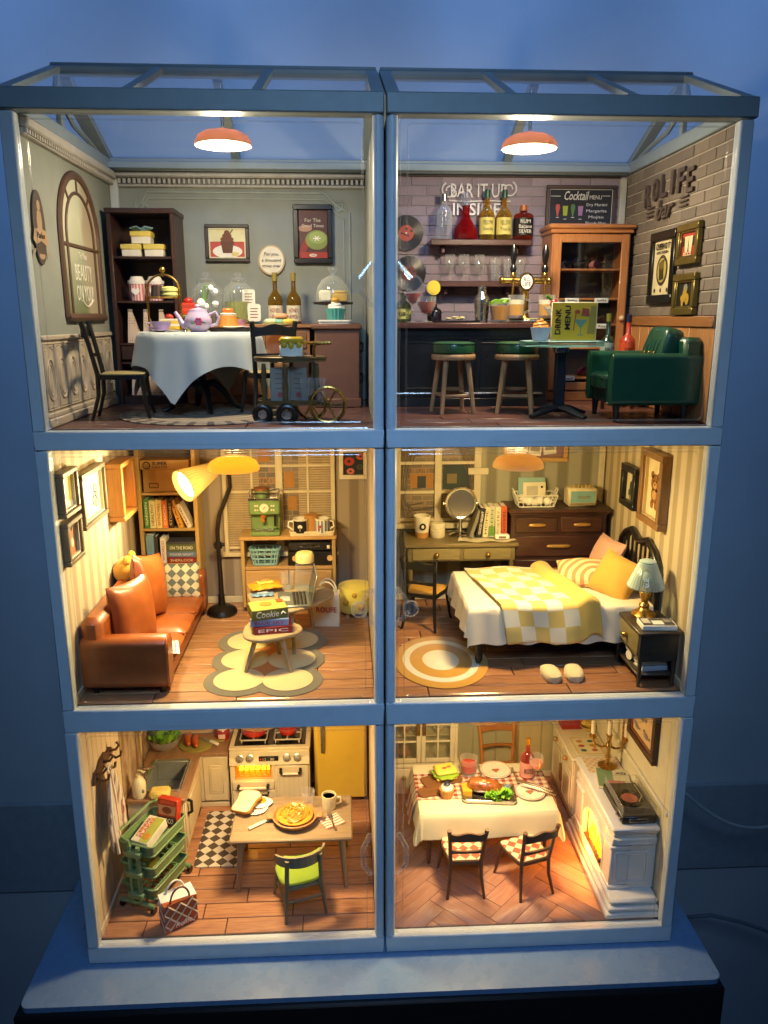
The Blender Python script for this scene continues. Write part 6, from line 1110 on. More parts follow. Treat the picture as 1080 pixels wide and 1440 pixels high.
O('shop_front', bx(.98, 1.38, YW - .016, YW - .012, 4.84, 5.2, 0), pl('#27352f', .6), wn); O('shop_window', bx(1.04, 1.18, YW - .02, YW - .016, 4.92, 5.06, 0), pl('#7a6a3e', .6), wn); TX('street_sign', 'JET', (1.08, YW - .017, 5.15), (1, 0, 0), (0, 0, 1), pl('#1b201c', .6), wn, w=.12)
for x, zz in ((.5, 4.6), (.7, 4.55), (1.2, 4.6), (1.1, 5.5), (.55, 5.45)): O('street_kerb', B().tube([(x - .2, YW - .014, zz - .03), (x + .2, YW - .014, zz + .04)], .012, 4), pl('#5f5342', .6), wn)
gauze = glass((.72, .66, .55), 1.2, .5, .28, (.55, .48, .36), name='gauze_curtain')
for s, x0, x1 in ((1, .37, .84), (-1, 1.45, .98)):
    O('curtain', B().grid(lambda u, v: (x0 + (x1 - x0) * u * (1 - .82 * sin(pi * min(v * 1.25, 1) * .5) if v < .8 else .18 + .5 * (v - .8) / .2), YW - .03 - .012 * sin(u * 26), 5.84 - v * 1.45), 26, 20), gauze, wn)
O('curtain_tie', bx(1.33, 1.62, YW - .07, YW - .05, 5.05, 5.15, .01), fm, wn)
# desk
dm = wood('#5f5130', '#79683f', 'x', 4, .45); dmf = wood('#6d6038', '#857646', 'x', 4, .45); t = T('desk', 'olive brown desk with two drawers below the bedroom window', 'desk', (.44, 2.50, z)); DWd = 1.47; DH = .98
O('desktop', bx(-.04, DWd + .04, -.04, .62, DH, DH + .06, .012), dm, t); O('apron', bx(.0, DWd, .0, .6, DH - .2, DH, .006), dm, t)
for i in range(2):
    x0 = .06 + i * .70; d = O('drawer', bx(x0, x0 + .65, -.016, .02, DH - .18, DH - .02, .008), dmf, t); O('drawer_knob', B().ball((x0 + .33, -.05, DH - .1), .034, 12, 8).cyl((x0 + .33, -.02, DH - .1), (x0 + .33, -.05, DH - .1), .014), BRASS, d)
for x in (.04, DWd - .04):
    for y in (.04, .56): O('leg', B().tube([(x, y, DH - .19), (x, y, 0)], [.035, .025], 8), wood('#5f5130', '#79683f', 'z', 4, .45), t)
zt = z + DH + .062
t = T('paper_cup', 'white and tan paper cup with a round emblem on the desk', 'cup', (.66, 2.82, zt)); O('cup_body', B().lathe([(0, 0), (.085, 0), (.115, .30), (.107, .30), (.08, .02)], n=28), pl('#e0d6bf', .5), t); O('cup_band', B().lathe([(.087, .0), (.0955, .08)], n=28, cap=False), pl('#b5823e', .5), t); e = O('emblem', B().prism(disc(0, .17, .045, .05, 16), (0, -.112, 0), 'y', .012), BLACK, t); O('emblem_mark', B().ball((0, -.113, .17), (.02, .004, .026), 8, 6), CREAM, e); O('cup_rim', B().tube([(.113 * cos(a * pi / 12), .113 * sin(a * pi / 12), .3) for a in range(24)], .008, 6, closed=True), CREAM, t)
t = T('cream_jar', 'short cream jar with a screw lid on the desk', 'jar', (.88, 2.82, zt)); O('jar_body', B().lathe([(0, 0), (.095, 0), (.105, .02), (.105, .12), (.09, .13), (0, .13)], n=24), pl('#dcd0a8', .35, coat=.2), t); O('lid', B().lathe([(.1, .13), (.103, .19), (.09, .205), (0, .207)], n=24), pl('#e2d8b6', .35, coat=.2), t)
mq_ = N('mirror_glass'); mq_.b.inputs['Base Color'].default_value = (.72, .70, .62, 1); mq_.p(.22, 1); mirm = mq_.m
t = T('vanity_mirror', 'round silver vanity mirror on a stand on the desk', 'mirror', (1.20, 2.84, zt)); O('stand', B().lathe([(0, 0), (.16, 0), (.16, .02), (.1, .045), (.03, .06), (.022, .2), (.03, .22)], n=24).cyl((0, 0, .2), (0, 0, .28), .02), CHROME, t); O('mirror_rim', B().tube([(.205 * cos(a * pi / 18), 0, .47 + .21 * sin(a * pi / 18)) for a in range(36)], .022, 8, closed=True).cyl((-.25, 0, .47), (-.2, 0, .47), .02).cyl((.2, 0, .47), (.25, 0, .47), .02), CHROME, t); O('mirror_glass', B().prism(disc(0, .47, .195, .2, 32), (0, -.012, 0), 'y', .02), mirm, t)
b = B().grid(lambda u, v: ((u - .5) * .80 + .1 * v, (v - .5) * .42, .006 + .008 * sin(u * 14 + v * 5) + .012 * max(0, sin(u * 5 + 2)) - (.02 if v < .1 else 0) * 0), 24, 10); t = O('newspaper', b, pl('#c9bc96', .7)); t.location = (1.52, 2.72, zt); tag(t, 'crumpled newspaper sheet under the desk books', 'newspaper')
O('print_block', B().grid(lambda u, v: (-.34 + u * .12, -.02 + v * .06, .024 + .006 * sin(u * 3)), 3, 2), pl('#5a523e', .7), t)
book('slanted grey book at the left end of the desk row', (1.32, 2.80, zt + .02), .05, .40, .24, '#7a7460', 0, .32, group='books on the desk')
x = 1.43
for th, h, c, wd, wc, tl, lb in ((.085, .42, '#1c1b1a', 'GOOD NIGHT', '#efe9d8', .14, 'black book with white lettering in the desk row'), (.08, .43, '#d2c49a', 'HOME', '#3a3222', .05, 'cream book beside the black one on the desk'), (.085, .44, '#b9b79a', 'GREEN', '#3f6a2a', 0, 'pale book with a green foot in the desk row'), (.08, .43, '#d6c9a4', 'POETRY', '#5a4a2a', -.02, 'cream book before the orange one on the desk'), (.085, .44, '#b8502c', 'NOVEL', '#2a1a12', -.03, 'orange red book at the right end of the desk row')):
    q = book(lb, (x, 2.80, zt + .022), th - .004, h, .26, c, 0, tl, wd, wc, group='books on the desk')
    if 'green foot' in lb: O('cover_band', bx(-th / 2 - .001, th / 2 - .003, -.137, -.13, .02, .16, .001), pl('#5f8a3a', .5), q)
    x += th + .006
o = O('tissue_pack', bx(-.1, .1, -.04, .04, 0, .07, .015), PAPER); o.location = (1.74, 2.60, zt + .015); tag(o, 'small white paper pack in front of the desk books', 'packet'); O('print_mark', bx(-.05, .05, -.042, -.04, .02, .05, 0), pl('#6a5f4a', .6), o)
bistro('black bedroom chair with yellow seat facing the desk', (.66, 2.24, z), R(157), BLACK, pl('#b98a3a', .6), 1.0)
# dresser
dk = wood('#2f1b14', '#44281c', 'x', 4, .4, .2); gold = pl('#b98f4a', .35, .6); t = T('dresser', 'dark brown chest of drawers with long gold handles', 'dresser', (1.86, 2.58, z)); RW, RD, RH = 1.32, .56, 1.42
O('dresser_body', bx(0, RW, .02, RD, .08, RH, .01), dk, t); O('dresser_top', B().box(-.05, RW + .05, -.045, RD, RH, RH + .055, .02).box(-.02, RW + .02, -.015, RD, RH - .03, RH, .01), dk, t)
for x0, x1, z0, z1 in ((.06, .64, 1.14, 1.36), (.68, 1.26, 1.14, 1.36), (.06, 1.26, .80, 1.10), (.06, 1.26, .46, .76), (.06, 1.26, .12, .42)):
    d = O('drawer', bx(x0, x1, -.006, .03, z0, z1, .014), dk, t); c = (x0 + x1) / 2; w2 = .12 if x1 - x0 < .7 else .17; O('drawer_handle', B().ball((c, -.03, (z0 + z1) / 2 + .01), (w2, .03, .026), 18, 8, 0, .7), gold, d)
zt = z + RH + .057
t = T('wire_basket', 'white wire basket on the dresser holding photos and cotton', 'basket', (2.22, 2.80, zt)); b = B()
for q, s in ((.01, .86), (.08, .93), (.17, 1.02)): b.tube([(x * s, y * s, q) for x, y in rrect(-.28, .28, -.15, .15, .03, 3)], .010, 6, closed=True)
for i in range(9): b.cyl((-.24 + i * .06, -.13, .01), (-.285 + i * .071, -.153, .17), .007, n=6).cyl((-.24 + i * .06, .13, .01), (-.285 + i * .071, .153, .17), .007, n=6)
for s in (-1, 1):
    for y in (-.08, 0, .08): b.cyl((s * .24, y, .01), (s * .285, y, .17), .007, n=6)
    b.tube([(s * .285, -.05, .17), (s * .31, -.04, .24), (s * .31, .04, .24), (s * .285, .05, .17)], .009, 6)
O('wire_frame', b, pl('#d3cfbc', .4), t)
o = O('photo_card', bx(-.20, .18, -.008, .008, 0, .36, .004), pl('#86a79a', .5)); o.location = (2.20, 2.85, zt + .02); o.rotation_euler = (R(-8), 0, 0); tag(o, 'pale green card standing in the wire basket', 'card')
o = O('photo_card', bx(-.16, .16, -.006, .006, 0, .30, .004), pl('#d8cfae', .5)); o.location = (2.22, 2.81, zt + .02); o.rotation_euler = (R(-8), 0, R(3)); tag(o, 'cream photo card in front of the green card in the basket', 'card'); O('print_shape', bx(-.11, .05, -.009, -.006, .12, .25, 0), pl('#b3ab96', .6), o); O('print_shape', bx(.09, .12, -.009, -.006, .22, .25, 0), BLACK, o)
cb2 = B(); random.seed(9)
for i in range(12): cb2.ball((random.uniform(-.2, .2), random.uniform(-.09, .06), .05 + random.random() * .07), random.uniform(.05, .07), 10, 7)
o = O('cotton_balls', cb2, pl('#d9d3c2', .9, bump=.3)); o.location = (2.22, 2.78, zt + .005); tag(o, 'white cotton balls heaped in the wire basket', 'cotton')
t = T('radio', 'cream radio with pale blue front on the dresser', 'radio', (2.86, 2.80, zt)); O('radio_body', bx(-.205, .205, -.12, .12, 0, .26, .03), pl('#d8c99e', .45), t); O('radio_front', bx(-.17, .17, -.126, -.118, .06, .22, .006), pl('#78a29c', .5), t); O('radio_strip', bx(-.17, .17, -.126, -.118, .03, .055, .004), pl('#8a7a52', .5), t); TX('lettering', 'music', (.02, -.128, .145), (1, 0, 0), (0, 0, 1), pl('#8a7a52', .5), t, w=.17, h=.055, bold=.02)
for i in range(5): O('dial', B().lathe([(.024, .255), (.022, .29), (0, .292)], (-.1 + i * .055, -.03, 0), 12), pl('#b59a5a', .4, .4), t)
f = frame('pin_board', 'light wooden framed pink pin board with photos above the dresser', 'b', (2.28, YW - .004, 5.58), .92, .72, wood('#b98e50', '#cda666', 'x', 4, .5), pl('#8d6a66', .7), .06, .06, 'pin board')
for x, zz, r in ((.2, -.14, .1), (.0, -.16, -.12), (-.2, -.12, .05)): O('pinned_photo', B().prism([(x + a * cos(r) - b_ * sin(r), zz + a * sin(r) + b_ * cos(r)) for a, b_ in ((-.09, -.11), (.09, -.11), (.09, .11), (-.09, .11))], (0, -f['_d'] - .004, 0), 'y', .004), PAPER, f); O('photo_print', B().prism([(x + a * cos(r) - b_ * sin(r), zz + a * sin(r) + b_ * cos(r)) for a, b_ in ((-.065, -.05), (.065, -.05), (.065, .08), (-.065, .08))], (0, -f['_d'] - .006, 0), 'y', .004), pl('#9a9280', .6), f)
# pictures on the right wall
f = frame('cactus_picture', 'black framed cactus print on the striped right wall', 'r', (3.296, 1.98, 5.10), .50, .54, pl('#17181a', .35), pl('#d6c8a2', .6), .10, .085); cg = pl('#3a4632', .6)
for P in (disc(-.01, -.03, .04, .1, 16), disc(.055, -.08, .022, .05, 12), disc(-.06, -.09, .022, .045, 12)): ink(f, P, cg, 1)
ink(f, [(-.05, -.19), (.05, -.19), (.04, -.12), (-.04, -.12)], pl('#8a7a5a', .6), 2)
f = frame('bear_picture', 'tall brown framed brown teddy bear print on the striped right wall', 'r', (3.296, 1.20, 5.24), .66, .88, wood('#7c5a34', '#946e42', 'z', 4, .5), pl('#dccb9c', .6), .12, .08, inner=pl('#c2a878', .5)); bb = pl('#8a5c32', .6); b2 = pl('#b98d58', .6)
for k, (P, m) in enumerate(((disc(0, .06, .12, .11, 20), bb), (disc(-.09, .15, .045, .045, 12), bb), (disc(.09, .15, .045, .045, 12), bb), (disc(0, -.08, .10, .10, 16), bb), (disc(-.06, -.2, .045, .055, 12), bb), (disc(.06, -.2, .045, .055, 12), bb), (disc(0, .03, .055, .045, 14), b2), (disc(0, -.08, .06, .06, 14), b2))): ink(f, P, m, 1 if k < 6 else 2)
for x in (-.04, .04): ink(f, disc(x, .085, .012, .014, 8), BLACK, 3)
ink(f, disc(0, .045, .016, .012, 8), BLACK, 3)
# bed
t = T('bed', 'single bed with black spindle headboard against the right wall', 'bed', (1.04, .86, z)); BL, BW_, BT = 2.16, 1.36, .72; blk_ = pl('#14110e', .35, coat=.2)
O('bed_base', bx(.05, BL, .05, BW_ - .05, .30, .42, .02), blk_, t)
for x, y in ((.12, .04), (.12, BW_ - .06), (BL - .06, .08), (BL - .06, BW_ - .08)): O('leg', B().lathe([(.03, 0), (.03, .04), (.045, .06), (.045, .12), (.036, .14), (.04, .32)], (x, y, 0), 12), blk_, t)
O('mattress', bx(.02, BL - .02, .02, BW_ - .02, .42, BT - .02, .06), pl('#d9cdb2', .8), t)
hb_ = B(); P = [(BL + .04, y, .34 + h) for y, h in ((.02, 0), (.02, .72), (.06, .86), (.2, .98), (.4, 1.06), (.56, 1.0), (.66, .98), (.76, 1.0), (.92, 1.06), (1.12, .98), (1.26, .86), (1.3, .72), (1.3, 0))]
hb_.tube(P, .042, 10).tube([(BL + .04, .02, .74), (BL + .04, 1.3, .74)], .03, 8)
O('headboard', hb_, blk_, t)
for i in range(8): y = .16 + i * .143; O('spindle', B().lathe([(.02, .7), (.016, .8), (.028, 1.0), (.016, 1.15), (.018, 1.36 - .10 * abs(i - 3.5) / 3.5)], (BL + .04, y, 0), 10), blk_, t)
def sheet(u, v):
    # white cover: flat on top, hanging over foot, front and back
    s = (v - .5) * (BW_ + .92); q = u * (BL + .34) - .34; hang = max(0, abs(s) - BW_ / 2); hx = max(0, -q)
    y = BW_ / 2 + math.copysign(min(abs(s), BW_ / 2) + min(hang, .05) * .7 + hang * .10, s); x = max(q, 0) - min(hx, .05) * .7 - hx * .12
    zz = BT - max(0, hang - .02) * .98 - max(0, hx - .02) * 1.0
    if hang > .05 and hx > .05: zz = BT - max(hang, hx) * 1.0; x += .08 * min(hang, hx)
    w_ = hang + hx; zz += .010 * sin(q * 17) * (w_ > .05) * (1 if hang else .4); y += .022 * sin(q * 19 + 1) * min(hang * 2, 1) * (1 if s > 0 else -1); x += .02 * sin(s * 16) * min(hx * 3, 1)
    return (x, y, max(zz + .006 * sin(q * 4) * sin(s * 5), .23))
o = O('bed_cover', B().grid(sheet, 70, 70), fabric('#ddd0b0', .85, 120, .05, .12)); o.location = (1.04, .86, z + .005); tag(o, 'cream cover spread over the bed and hanging to the floor', 'bed cover')
# checked blanket lying askew
bkq = N('checked_blanket'); uvn = bkq.n('UVMap'); sx_ = bkq.xyz(uvn.outputs[0]); a = bkq.math('FLOOR', bkq.math('MULTIPLY', sx_[0], 6.25)); c_ = bkq.math('FLOOR', bkq.math('MULTIPLY', sx_[1], 10.0)); k = bkq.math('MODULO', bkq.math('ADD', a, c_), 2)
hem = bkq.math('GREATER_THAN', sx_[0], .80); bkq.col(bkq.mix(hem, bkq.mix(k, col('#d6b862'), col('#ded5b6')), col('#d8b454'))); bkq.p(.85, sheen=.2); bkq.bump(bkq.noise(140, 2), .25, .006)
def blanket(lift):
    def f(u, v):
        q = .20 + u * 1.12 + .22 * (.75 - v) * 1.0 + .03 * sin(v * 6); s = (v - .58) * 2.02; 
        hang = max(0, abs(s) - BW_ / 2); sgn = 1 if s > 0 else -1
        y = BW_ / 2 + sgn * (min(abs(s), BW_ / 2) + min(hang, .06) * .8 + hang * .10); zz = BT + lift - max(0, hang - .03) * .96
        q += hang * .10 * (1 if s < 0 else 0) - .12 * max(0, hang - .2) * (u - .4)
        zz += .014 * sin(u * 9 + v * 4) + .012 * sin(v * 13) * (hang < .02); y += -sgn * -.03 * sin(u * 10 + 1) * min(hang * 3, 1)
        if u > .8: zz += .075 * sin(pi * min((u - .8) / .2, 1)) ** .6 + .012; y -= sgn * -.0 * u; q += .05 * (1 - v) 
        return (q, y, zz)
    return f
def uvgrid(fn, nu, nv):
    b = B().grid(fn, nu, nv); me = b.mesh('m', bkq.m); uv = me.uv_layers.new(name='UVMap')
    k = nv + 1
    for l in me.loops: i = l.vertex_index; uv.data[l.index].uv = ((i // k) / nu, (i % k) / nv)
    return me
me = uvgrid(blanket(.025), 60, 80); o = bpy.data.objects.new('blanket', me); COL.objects.link(o); o.location = (1.04, .86, z + .012); tag(o, 'yellow and white checked blanket laid across the bed, edge folded', 'blanket')
sm_ = o.modifiers.new('thick', 'SOLIDIFY'); sm_.thickness = .022; sm_.offset = 1
# pillows
rq = N('rainbow_fabric'); o3 = rq.xyz(); d = rq.math('SQRT', rq.math('ADD', rq.math('POWER', rq.math('ADD', o3[0], -.16), 2), rq.math('POWER', rq.math('ADD', o3[1], .20), 2))); rq.col(rq.mix(rq.math('GREATER_THAN', rq.math('SINE', rq.math('MULTIPLY', d, 62)), 0), col('#c98a55'), col('#ddc88e'))); rq.p(.85); rq.bump(rq.noise(120, 2), .2, .006)
o = O('pillow', pillow(.66, .50, .22, n=18), rq.m); o.location = (2.60, 1.66, z + BT + .15); o.rotation_euler = (R(24), R(-6), R(-16)); tag(o, 'pillow with orange and cream arcs lying on the bed', 'pillow')
o = O('pillow', pillow(.58, .56, .26, n=18), fabric('#cf9c3a', .8, 120, .06, .15)); o.location = (2.90, 1.30, z + BT + .20); o.rotation_euler = (R(60), R(14), R(-52)); tag(o, 'plain mustard pillow leaning on the headboard', 'pillow')
o = O('pillow', pillow(.62, .58, .22, n=18), fabric('#cf9a78', .8, 120, .06, .15)); o.location = (2.97, 1.94, z + BT + .24); o.rotation_euler = (R(66), 0, R(-80)); tag(o, 'pale pink pillow behind the striped one at the headboard', 'pillow')
# night stand
nm = wood('#30261a', '#43372a', 'x', 4, .45); t = T('night_stand', 'dark wooden night stand with one drawer and an open shelf', 'night stand', (2.82, .20, z)); NX, NY, NH = .44, .72, .66
O('stand_top', bx(-.03, NX + .02, -.03, NY + .02, NH - .04, NH, .012), nm, t); O('side_panel', bx(0, NX, 0, .035, .30, NH - .04), nm, t); O('side_panel', bx(0, NX, NY - .035, NY, .12, NH - .04), nm, t); O('back_panel', bx(NX - .02, NX, .035, NY - .035, .12, NH - .04), nm, t); O('shelf', bx(0, NX - .02, .02, NY - .02, .12, .15), nm, t)
d = O('drawer', bx(-.012, .02, .04, NY - .04, .36, NH - .05, .008), wood('#6a6038', '#80744a', 'y', 4, .45), t); O('drawer_bottom', bx(.0, NX - .02, .035, NY - .035, .32, .345), nm, t); O('drawer_knob', B().ball((-.045, NY / 2, .485), .036, 12, 8).cyl((-.04, NY / 2, .485), (-.01, NY / 2, .485), .014), BRASS, d)
for x, y in ((.025, .02), (NX - .03, .02), (.025, NY - .02), (NX - .03, NY - .02)): O('leg', B().tube([(x, y, .34), (x, y, 0)], [.026, .02], 8), nm, t)
for k, (h, c, lb, yy) in enumerate(((.06, '#a9b0b8', 'lowest pale grey book on the night stand shelf', .2), (.05, '#c9c6bc', 'white book in the night stand pile', .22), (.05, '#8f9aa6', 'topmost grey blue book on the night stand shelf', .2))): book(lb, (2.82 + .22, .20 + yy, z + .152 + (0, .062, .114)[k]), h - .004, .30, .22, c, R(6 - k * 5), lying=True, group='books on the night stand')
for k in range(2):
    o = O('paper_roll', B().lathe([(.02, 0), (.055, 0), (.055, .2), (.02, .2)], n=16).lathe([(0, .003), (.05, .003)], n=16), PAPER); o.location = (2.86, .60, z + .21 + k * .105); o.rotation_euler = (R(4), R(90), R(20 + 10 * k)); tag(o, f'{("lower", "upper")[k]} white paper roll at the far end of the night stand shelf', 'paper roll')
zt = z + NH + .002
t = T('table_lamp', 'brass bedside lamp with a ribbed green glass shade', 'lamp', (3.02, .66, zt)); O('lamp_base', B().lathe([(0, 0), (.13, 0), (.14, .03), (.11, .06), (.07, .08), (.05, .11), (.06, .14), (.035, .17), (.055, .24), (.07, .30), (.035, .36), (.03, .40), (0, .40)], n=20, flute=.02, fn=10), BRASS, t)
gs = glass((.72, .85, .82), 1.5, .05, .95, (.40, .52, .47)); O('lamp_shade', B().lathe([(.205, .36), (.21, .375), (.10, .64), (.085, .65)], n=96, flute=.014, fn=32, cap=False), gs, t); O('shade_cap', B().lathe([(.09, .645), (.095, .665), (.06, .68), (0, .675)], n=24), gs, t); O('bulb', B().ball((0, 0, .48), (.045, .045, .06), 12, 8), pl('#d9d2c0', .3), t)
t = T('magazine', 'magazine with a black and white cover on the night stand edge', 'magazine', (3.06, .33, zt), R(-4)); O('pages', bx(-.20, .18, -.11, .13, 0, .055, .004), PAPER, t); O('cover_print', bx(-.185, .165, -.095, .115, .055, .058, 0), pl('#4b4a46', .4), t); O('print_shape', bx(-.07, .05, -.07, .04, .058, .06, 0), PAPER, t); O('print_shape', bx(-.17, -.09, -.03, .1, .058, .0595, 0), pl('#c9c4b6', .5), t); O('print_shape', bx(.07, .15, .0, .09, .058, .0595, 0), pl('#8f8a80', .5), t)
for x, r, s in ((1.93, .08, 'left'), (2.20, -.14, 'right')):
    t = T('slipper', f'{s} cream house slipper on the floor in front of the bed', 'slipper', (x, .52, z), r, 'pair of slippers'); fw = fabric('#cdb98a', .9, 80, .08, .3); O('sole', B().prism([(a * 1.0, b_) for a, b_ in disc(0, 0, .108, .19, 24)], (0, 0, 0), 'z', .03), fw, t); O('upper', B().ball((0, -.01, .04), (.108, .185, .07), 22, 8, 0, .75), fw, t)
t = T('round_rug', 'round ochre and white ringed rug at the foot of the bed', 'rug', (.72, 1.0, z + .002)); t.scale = (.765, 1, 1); oc = fabric('#b8862c', .9, 110, .08, .2); wh = fabric('#d4c9a8', .9, 110, .06, .2)
for i, (r, m) in enumerate(((.735, oc), (.60, wh), (.49, oc), (.29, wh))): O('rug_ring' if i < 3 else 'rug_centre', B().lathe([(0, 0), (r, 0), (r + .002, .006), (r - .006, .012), (0, .012)], (0, 0, .0015 * i), n=48), m, t)
# ================================================================ KITCHEN (bottom left)
z = F3
wk = pl('#cbb795', .55, var=.05)
for i in range(8): O('wall_board', bx(-3.3, -3.288, .12 + i * .16, .12 + (i + 1) * .16 - .012, z + .1, 2.86, .004), wk, kit)
O('skirting', bx(-3.3, -3.27, .112, 1.5, z, z + .1, .01), wk, kit)
mbq = N('brown_marble'); n1 = mbq.noise(2.2, 6, (1, 2, .7), .7); mbq.col(mbq.mix(mbq.step(n1, .38, .62), col('#8c6a4c'), col('#c9b190'))); mbq.p(.2, coat=.3)
O('splash_panel', bx(-3.3, -3.285, 1.42, 3.15, z + .92, 2.86, 0), mbq.m, kit); O('wall_tile_band', B().box(-3.284, -.1, YW - .02, YW, z + .92, 2.86, 0), pl('#c6a988', .5), kit)
# counter, L shaped, with an open sink hole
ct = wood('#8d6748', '#a98260', 'y', 3, .45); cbm = pl('#cdbd98', .5, var=.05); t = T('kitchen_counter', 'L shaped cream kitchen counter with wooden top and a steel sink', 'counter', (0, 0, z)); CH_ = .90
O('cabinet_body', B().box(-3.28, -2.56, 1.48, 3.14, .1, CH_ - .32, .006).box(-3.28, -2.56, 1.48, 1.63, CH_ - .32, CH_ - .05, .006).box(-2.61, -2.56, 1.63, 2.41, CH_ - .32, CH_ - .05, 0).box(-3.28, -2.56, 2.41, 3.14, CH_ - .32, CH_ - .05, .006), cbm, t); O('cabinet_side', B().box(-2.555, -2.14, 2.60, 3.14, .1, CH_ - .05, .006), cbm, t); O('plinth', B().box(-3.26, -2.60, 1.52, 3.1, 0, .1, 0).box(-2.58, -2.16, 2.64, 3.1, 0, .1, 0), pl('#b3a480', .5), t)
O('skirting', B().box(-2.60, -2.575, 1.52, 2.60, .0, .07, .006).box(-2.575, -2.15, 2.605, 2.63, 0, .07, .006), cbm, t)
sx0, sx1, sy0, sy1 = -3.12, -2.64, 1.66, 2.38
wt = B().box(-3.285, -2.52, 1.44, sy0, CH_ - .05, CH_, .006).box(-3.285, -2.52, sy1, 3.15, CH_ - .05, CH_, .006).box(-3.285, sx0, sy0, sy1, CH_ - .05, CH_, .0).box(sx1, -2.52, sy0, sy1, CH_ - .05, CH_, 0).box(-2.52, -2.12, 2.56, 3.15, CH_ - .05, CH_, .006); O('worktop', wt, ct, t)
d = O('door', bx(-2.562, -2.54, 1.52, 2.55, .12, CH_ - .08, .008), cbm, t); O('door_panel', bx(-2.545, -2.528, 1.64, 2.43, .24, CH_ - .2, .012), cbm, d); O('handle', B().tube([(-2.53, 1.60, .80), (-2.48, 1.60, .77), (-2.48, 1.60, .62), (-2.53, 1.60, .59)], .022, 8), BLACK, d)
d = O('door', bx(-2.50, -2.15, 2.58, 2.60, .12, CH_ - .08, .008), cbm, t); O('door_panel', B().box(-2.42, -2.22, 2.565, 2.585, .24, CH_ - .2, .012).box(-2.39, -2.25, 2.555, 2.57, .28, CH_ - .24, .008), cbm, d)
sb = B()
for x0, x1, y0, y1, z0, z1 in ((sx0, sx1, sy0, sy1, CH_ - .30, CH_ - .28), (sx0 - .012, sx0 + .02, sy0, sy1, CH_ - .28, CH_ + .006), (sx1 - .02, sx1 + .012, sy0, sy1, CH_ - .28, CH_ + .006), (sx0 + .02, sx1 - .02, sy0 - .012, sy0 + .02, CH_ - .28, CH_ + .006), (sx0 + .02, sx1 - .02, sy1 - .02, sy1 + .012, CH_ - .28, CH_ + .006)): sb.box(x0, x1, y0, y1, z0, z1, .005)
s_ = O('sink', sb, pl('#8a8d86', .42, .35), t); O('sink_rim', B().tube([(x, y, CH_ + .01) for x, y in rrect(sx0 - .02, sx1 + .02, sy0 - .02, sy1 + .02, .06)], .014, 6, closed=True), CHROME, s_); O('drain', B().lathe([(0, CH_ - .279), (.04, CH_ - .279), (.045, CH_ - .272), (.02, CH_ - .27)], (-2.88, 2.05, 0), 16), CHROME, s_)
t = T('tap', 'chrome kitchen tap with tall spout behind the sink', 'tap', (-3.2, 2.02, z + CH_ + .001)); O('tap_body', B().lathe([(0, 0), (.055, 0), (.05, .03), (.03, .04), (.03, .12), (0, .13)], n=16), CHROME, t); O('spout', B().tube([(0, 0, .1), (0, .02, .3), (0, .03, .62), (.04, .03, .70), (.1, .03, .66)], .018, 8), CHROME, t); O('lever', B().tube([(0, 0, .09), (.1, -.01, .13), (.17, -.01, .14)], [.02, .014, .018], 8).tube([(0, 0, .06), (.06, -.08, .1)], .014, 8), CHROME, t)
zt = z + CH_ + .002
t = T('soap_bottle', 'cream soap bottle with a pump beside the sink', 'bottle', (-3.13, 1.55, zt)); O('bottle_body', B().lathe([(0, 0), (.08, 0), (.088, .02), (.088, .2), (.06, .26), (.03, .28), (.03, .30), (0, .3)], n=20), pl('#d8caa0', .35, coat=.2), t); O('pump', B().lathe([(.028, .30), (.03, .32), (.012, .33), (.012, .38)], n=12).tube([(0, 0, .37), (.03, -.02, .385), (.09, -.04, .37)], .014, 8), pl('#d8caa0', .35), t); O('label_print', B().ball((.06, -.062, .11), (.022, .012, .03), 8, 6), pl('#6f7a6a', .5), t)
sp = N('sponge'); v = sp.n('TexVoronoi'); v.inputs['Scale'].default_value = 40; sp.L(sp.oc(), v.inputs['Vector']); sp.col((.62, .46, .10)); sp.p(.9); sp.bump(v.outputs['Distance'], .6, .01); o = O('sponge', B().box(-.13, .13, -.09, .09, 0, .11, .03), sp.m); o.location = (-2.86, 1.53, zt); o.rotation_euler = (0, 0, R(4)); tag(o, 'yellow sponge lying on the worktop before the sink', 'sponge')
t = T('salad_bowl', 'glass bowl full of bright green lettuce on the worktop', 'bowl', (-3.05, 2.72, zt)); O('bowl', B().lathe([(0, 0), (.09, 0), (.18, .07), (.245, .2), (.235, .2), (.17, .08), (.08, .015), (0, .015)], n=28), GLASSY, t); random.seed(12); lf = B()
for i in range(46):
    a = random.random() * 6.28; r = random.uniform(0, .15); leaf(lf, Vector((r * cos(a), r * sin(a), random.uniform(.08, .22))), a + random.uniform(-.5, .5), random.uniform(.12, .2), random.uniform(.05, .085), random.uniform(.6, 1.3), ph=i)
o = O('lettuce', lf, pl('#7ab238', .45, var=.22, vs=14), t); o['kind'] = 'stuff'
t = T('chopping_board', 'oval olive chopping board with a handle on the worktop', 'board', (-2.62, 2.78, zt)); O('board', B().prism(disc(0, 0, .24, .20, 28), (0, 0, 0), 'z', .025).box(.2, .40, .08, .15, .0, .024, .02), pl('#8f8640', .5), t)
for k, (x, y) in enumerate(((-.06, .02), (.06, -.03))):
    o = O('sausage', B().tube([(x - .01, y + .14, .06), (x - .03, y + .06, .07), (x - .025, y - .03, .07), (x + .015, y - .11, .06)], [.035, .055, .055, .035], 12).ball((x + .015, y - .115, .06), .035, 10, 6).ball((x - .01, y + .145, .06), .035, 10, 6), pl('#a84a18', .3, coat=.3)); o.location = (-2.66, 2.78, zt + .028); tag(o, f'{("left", "right")[k]} brown sausage on the chopping board', 'sausage', 'sausages on the chopping board')
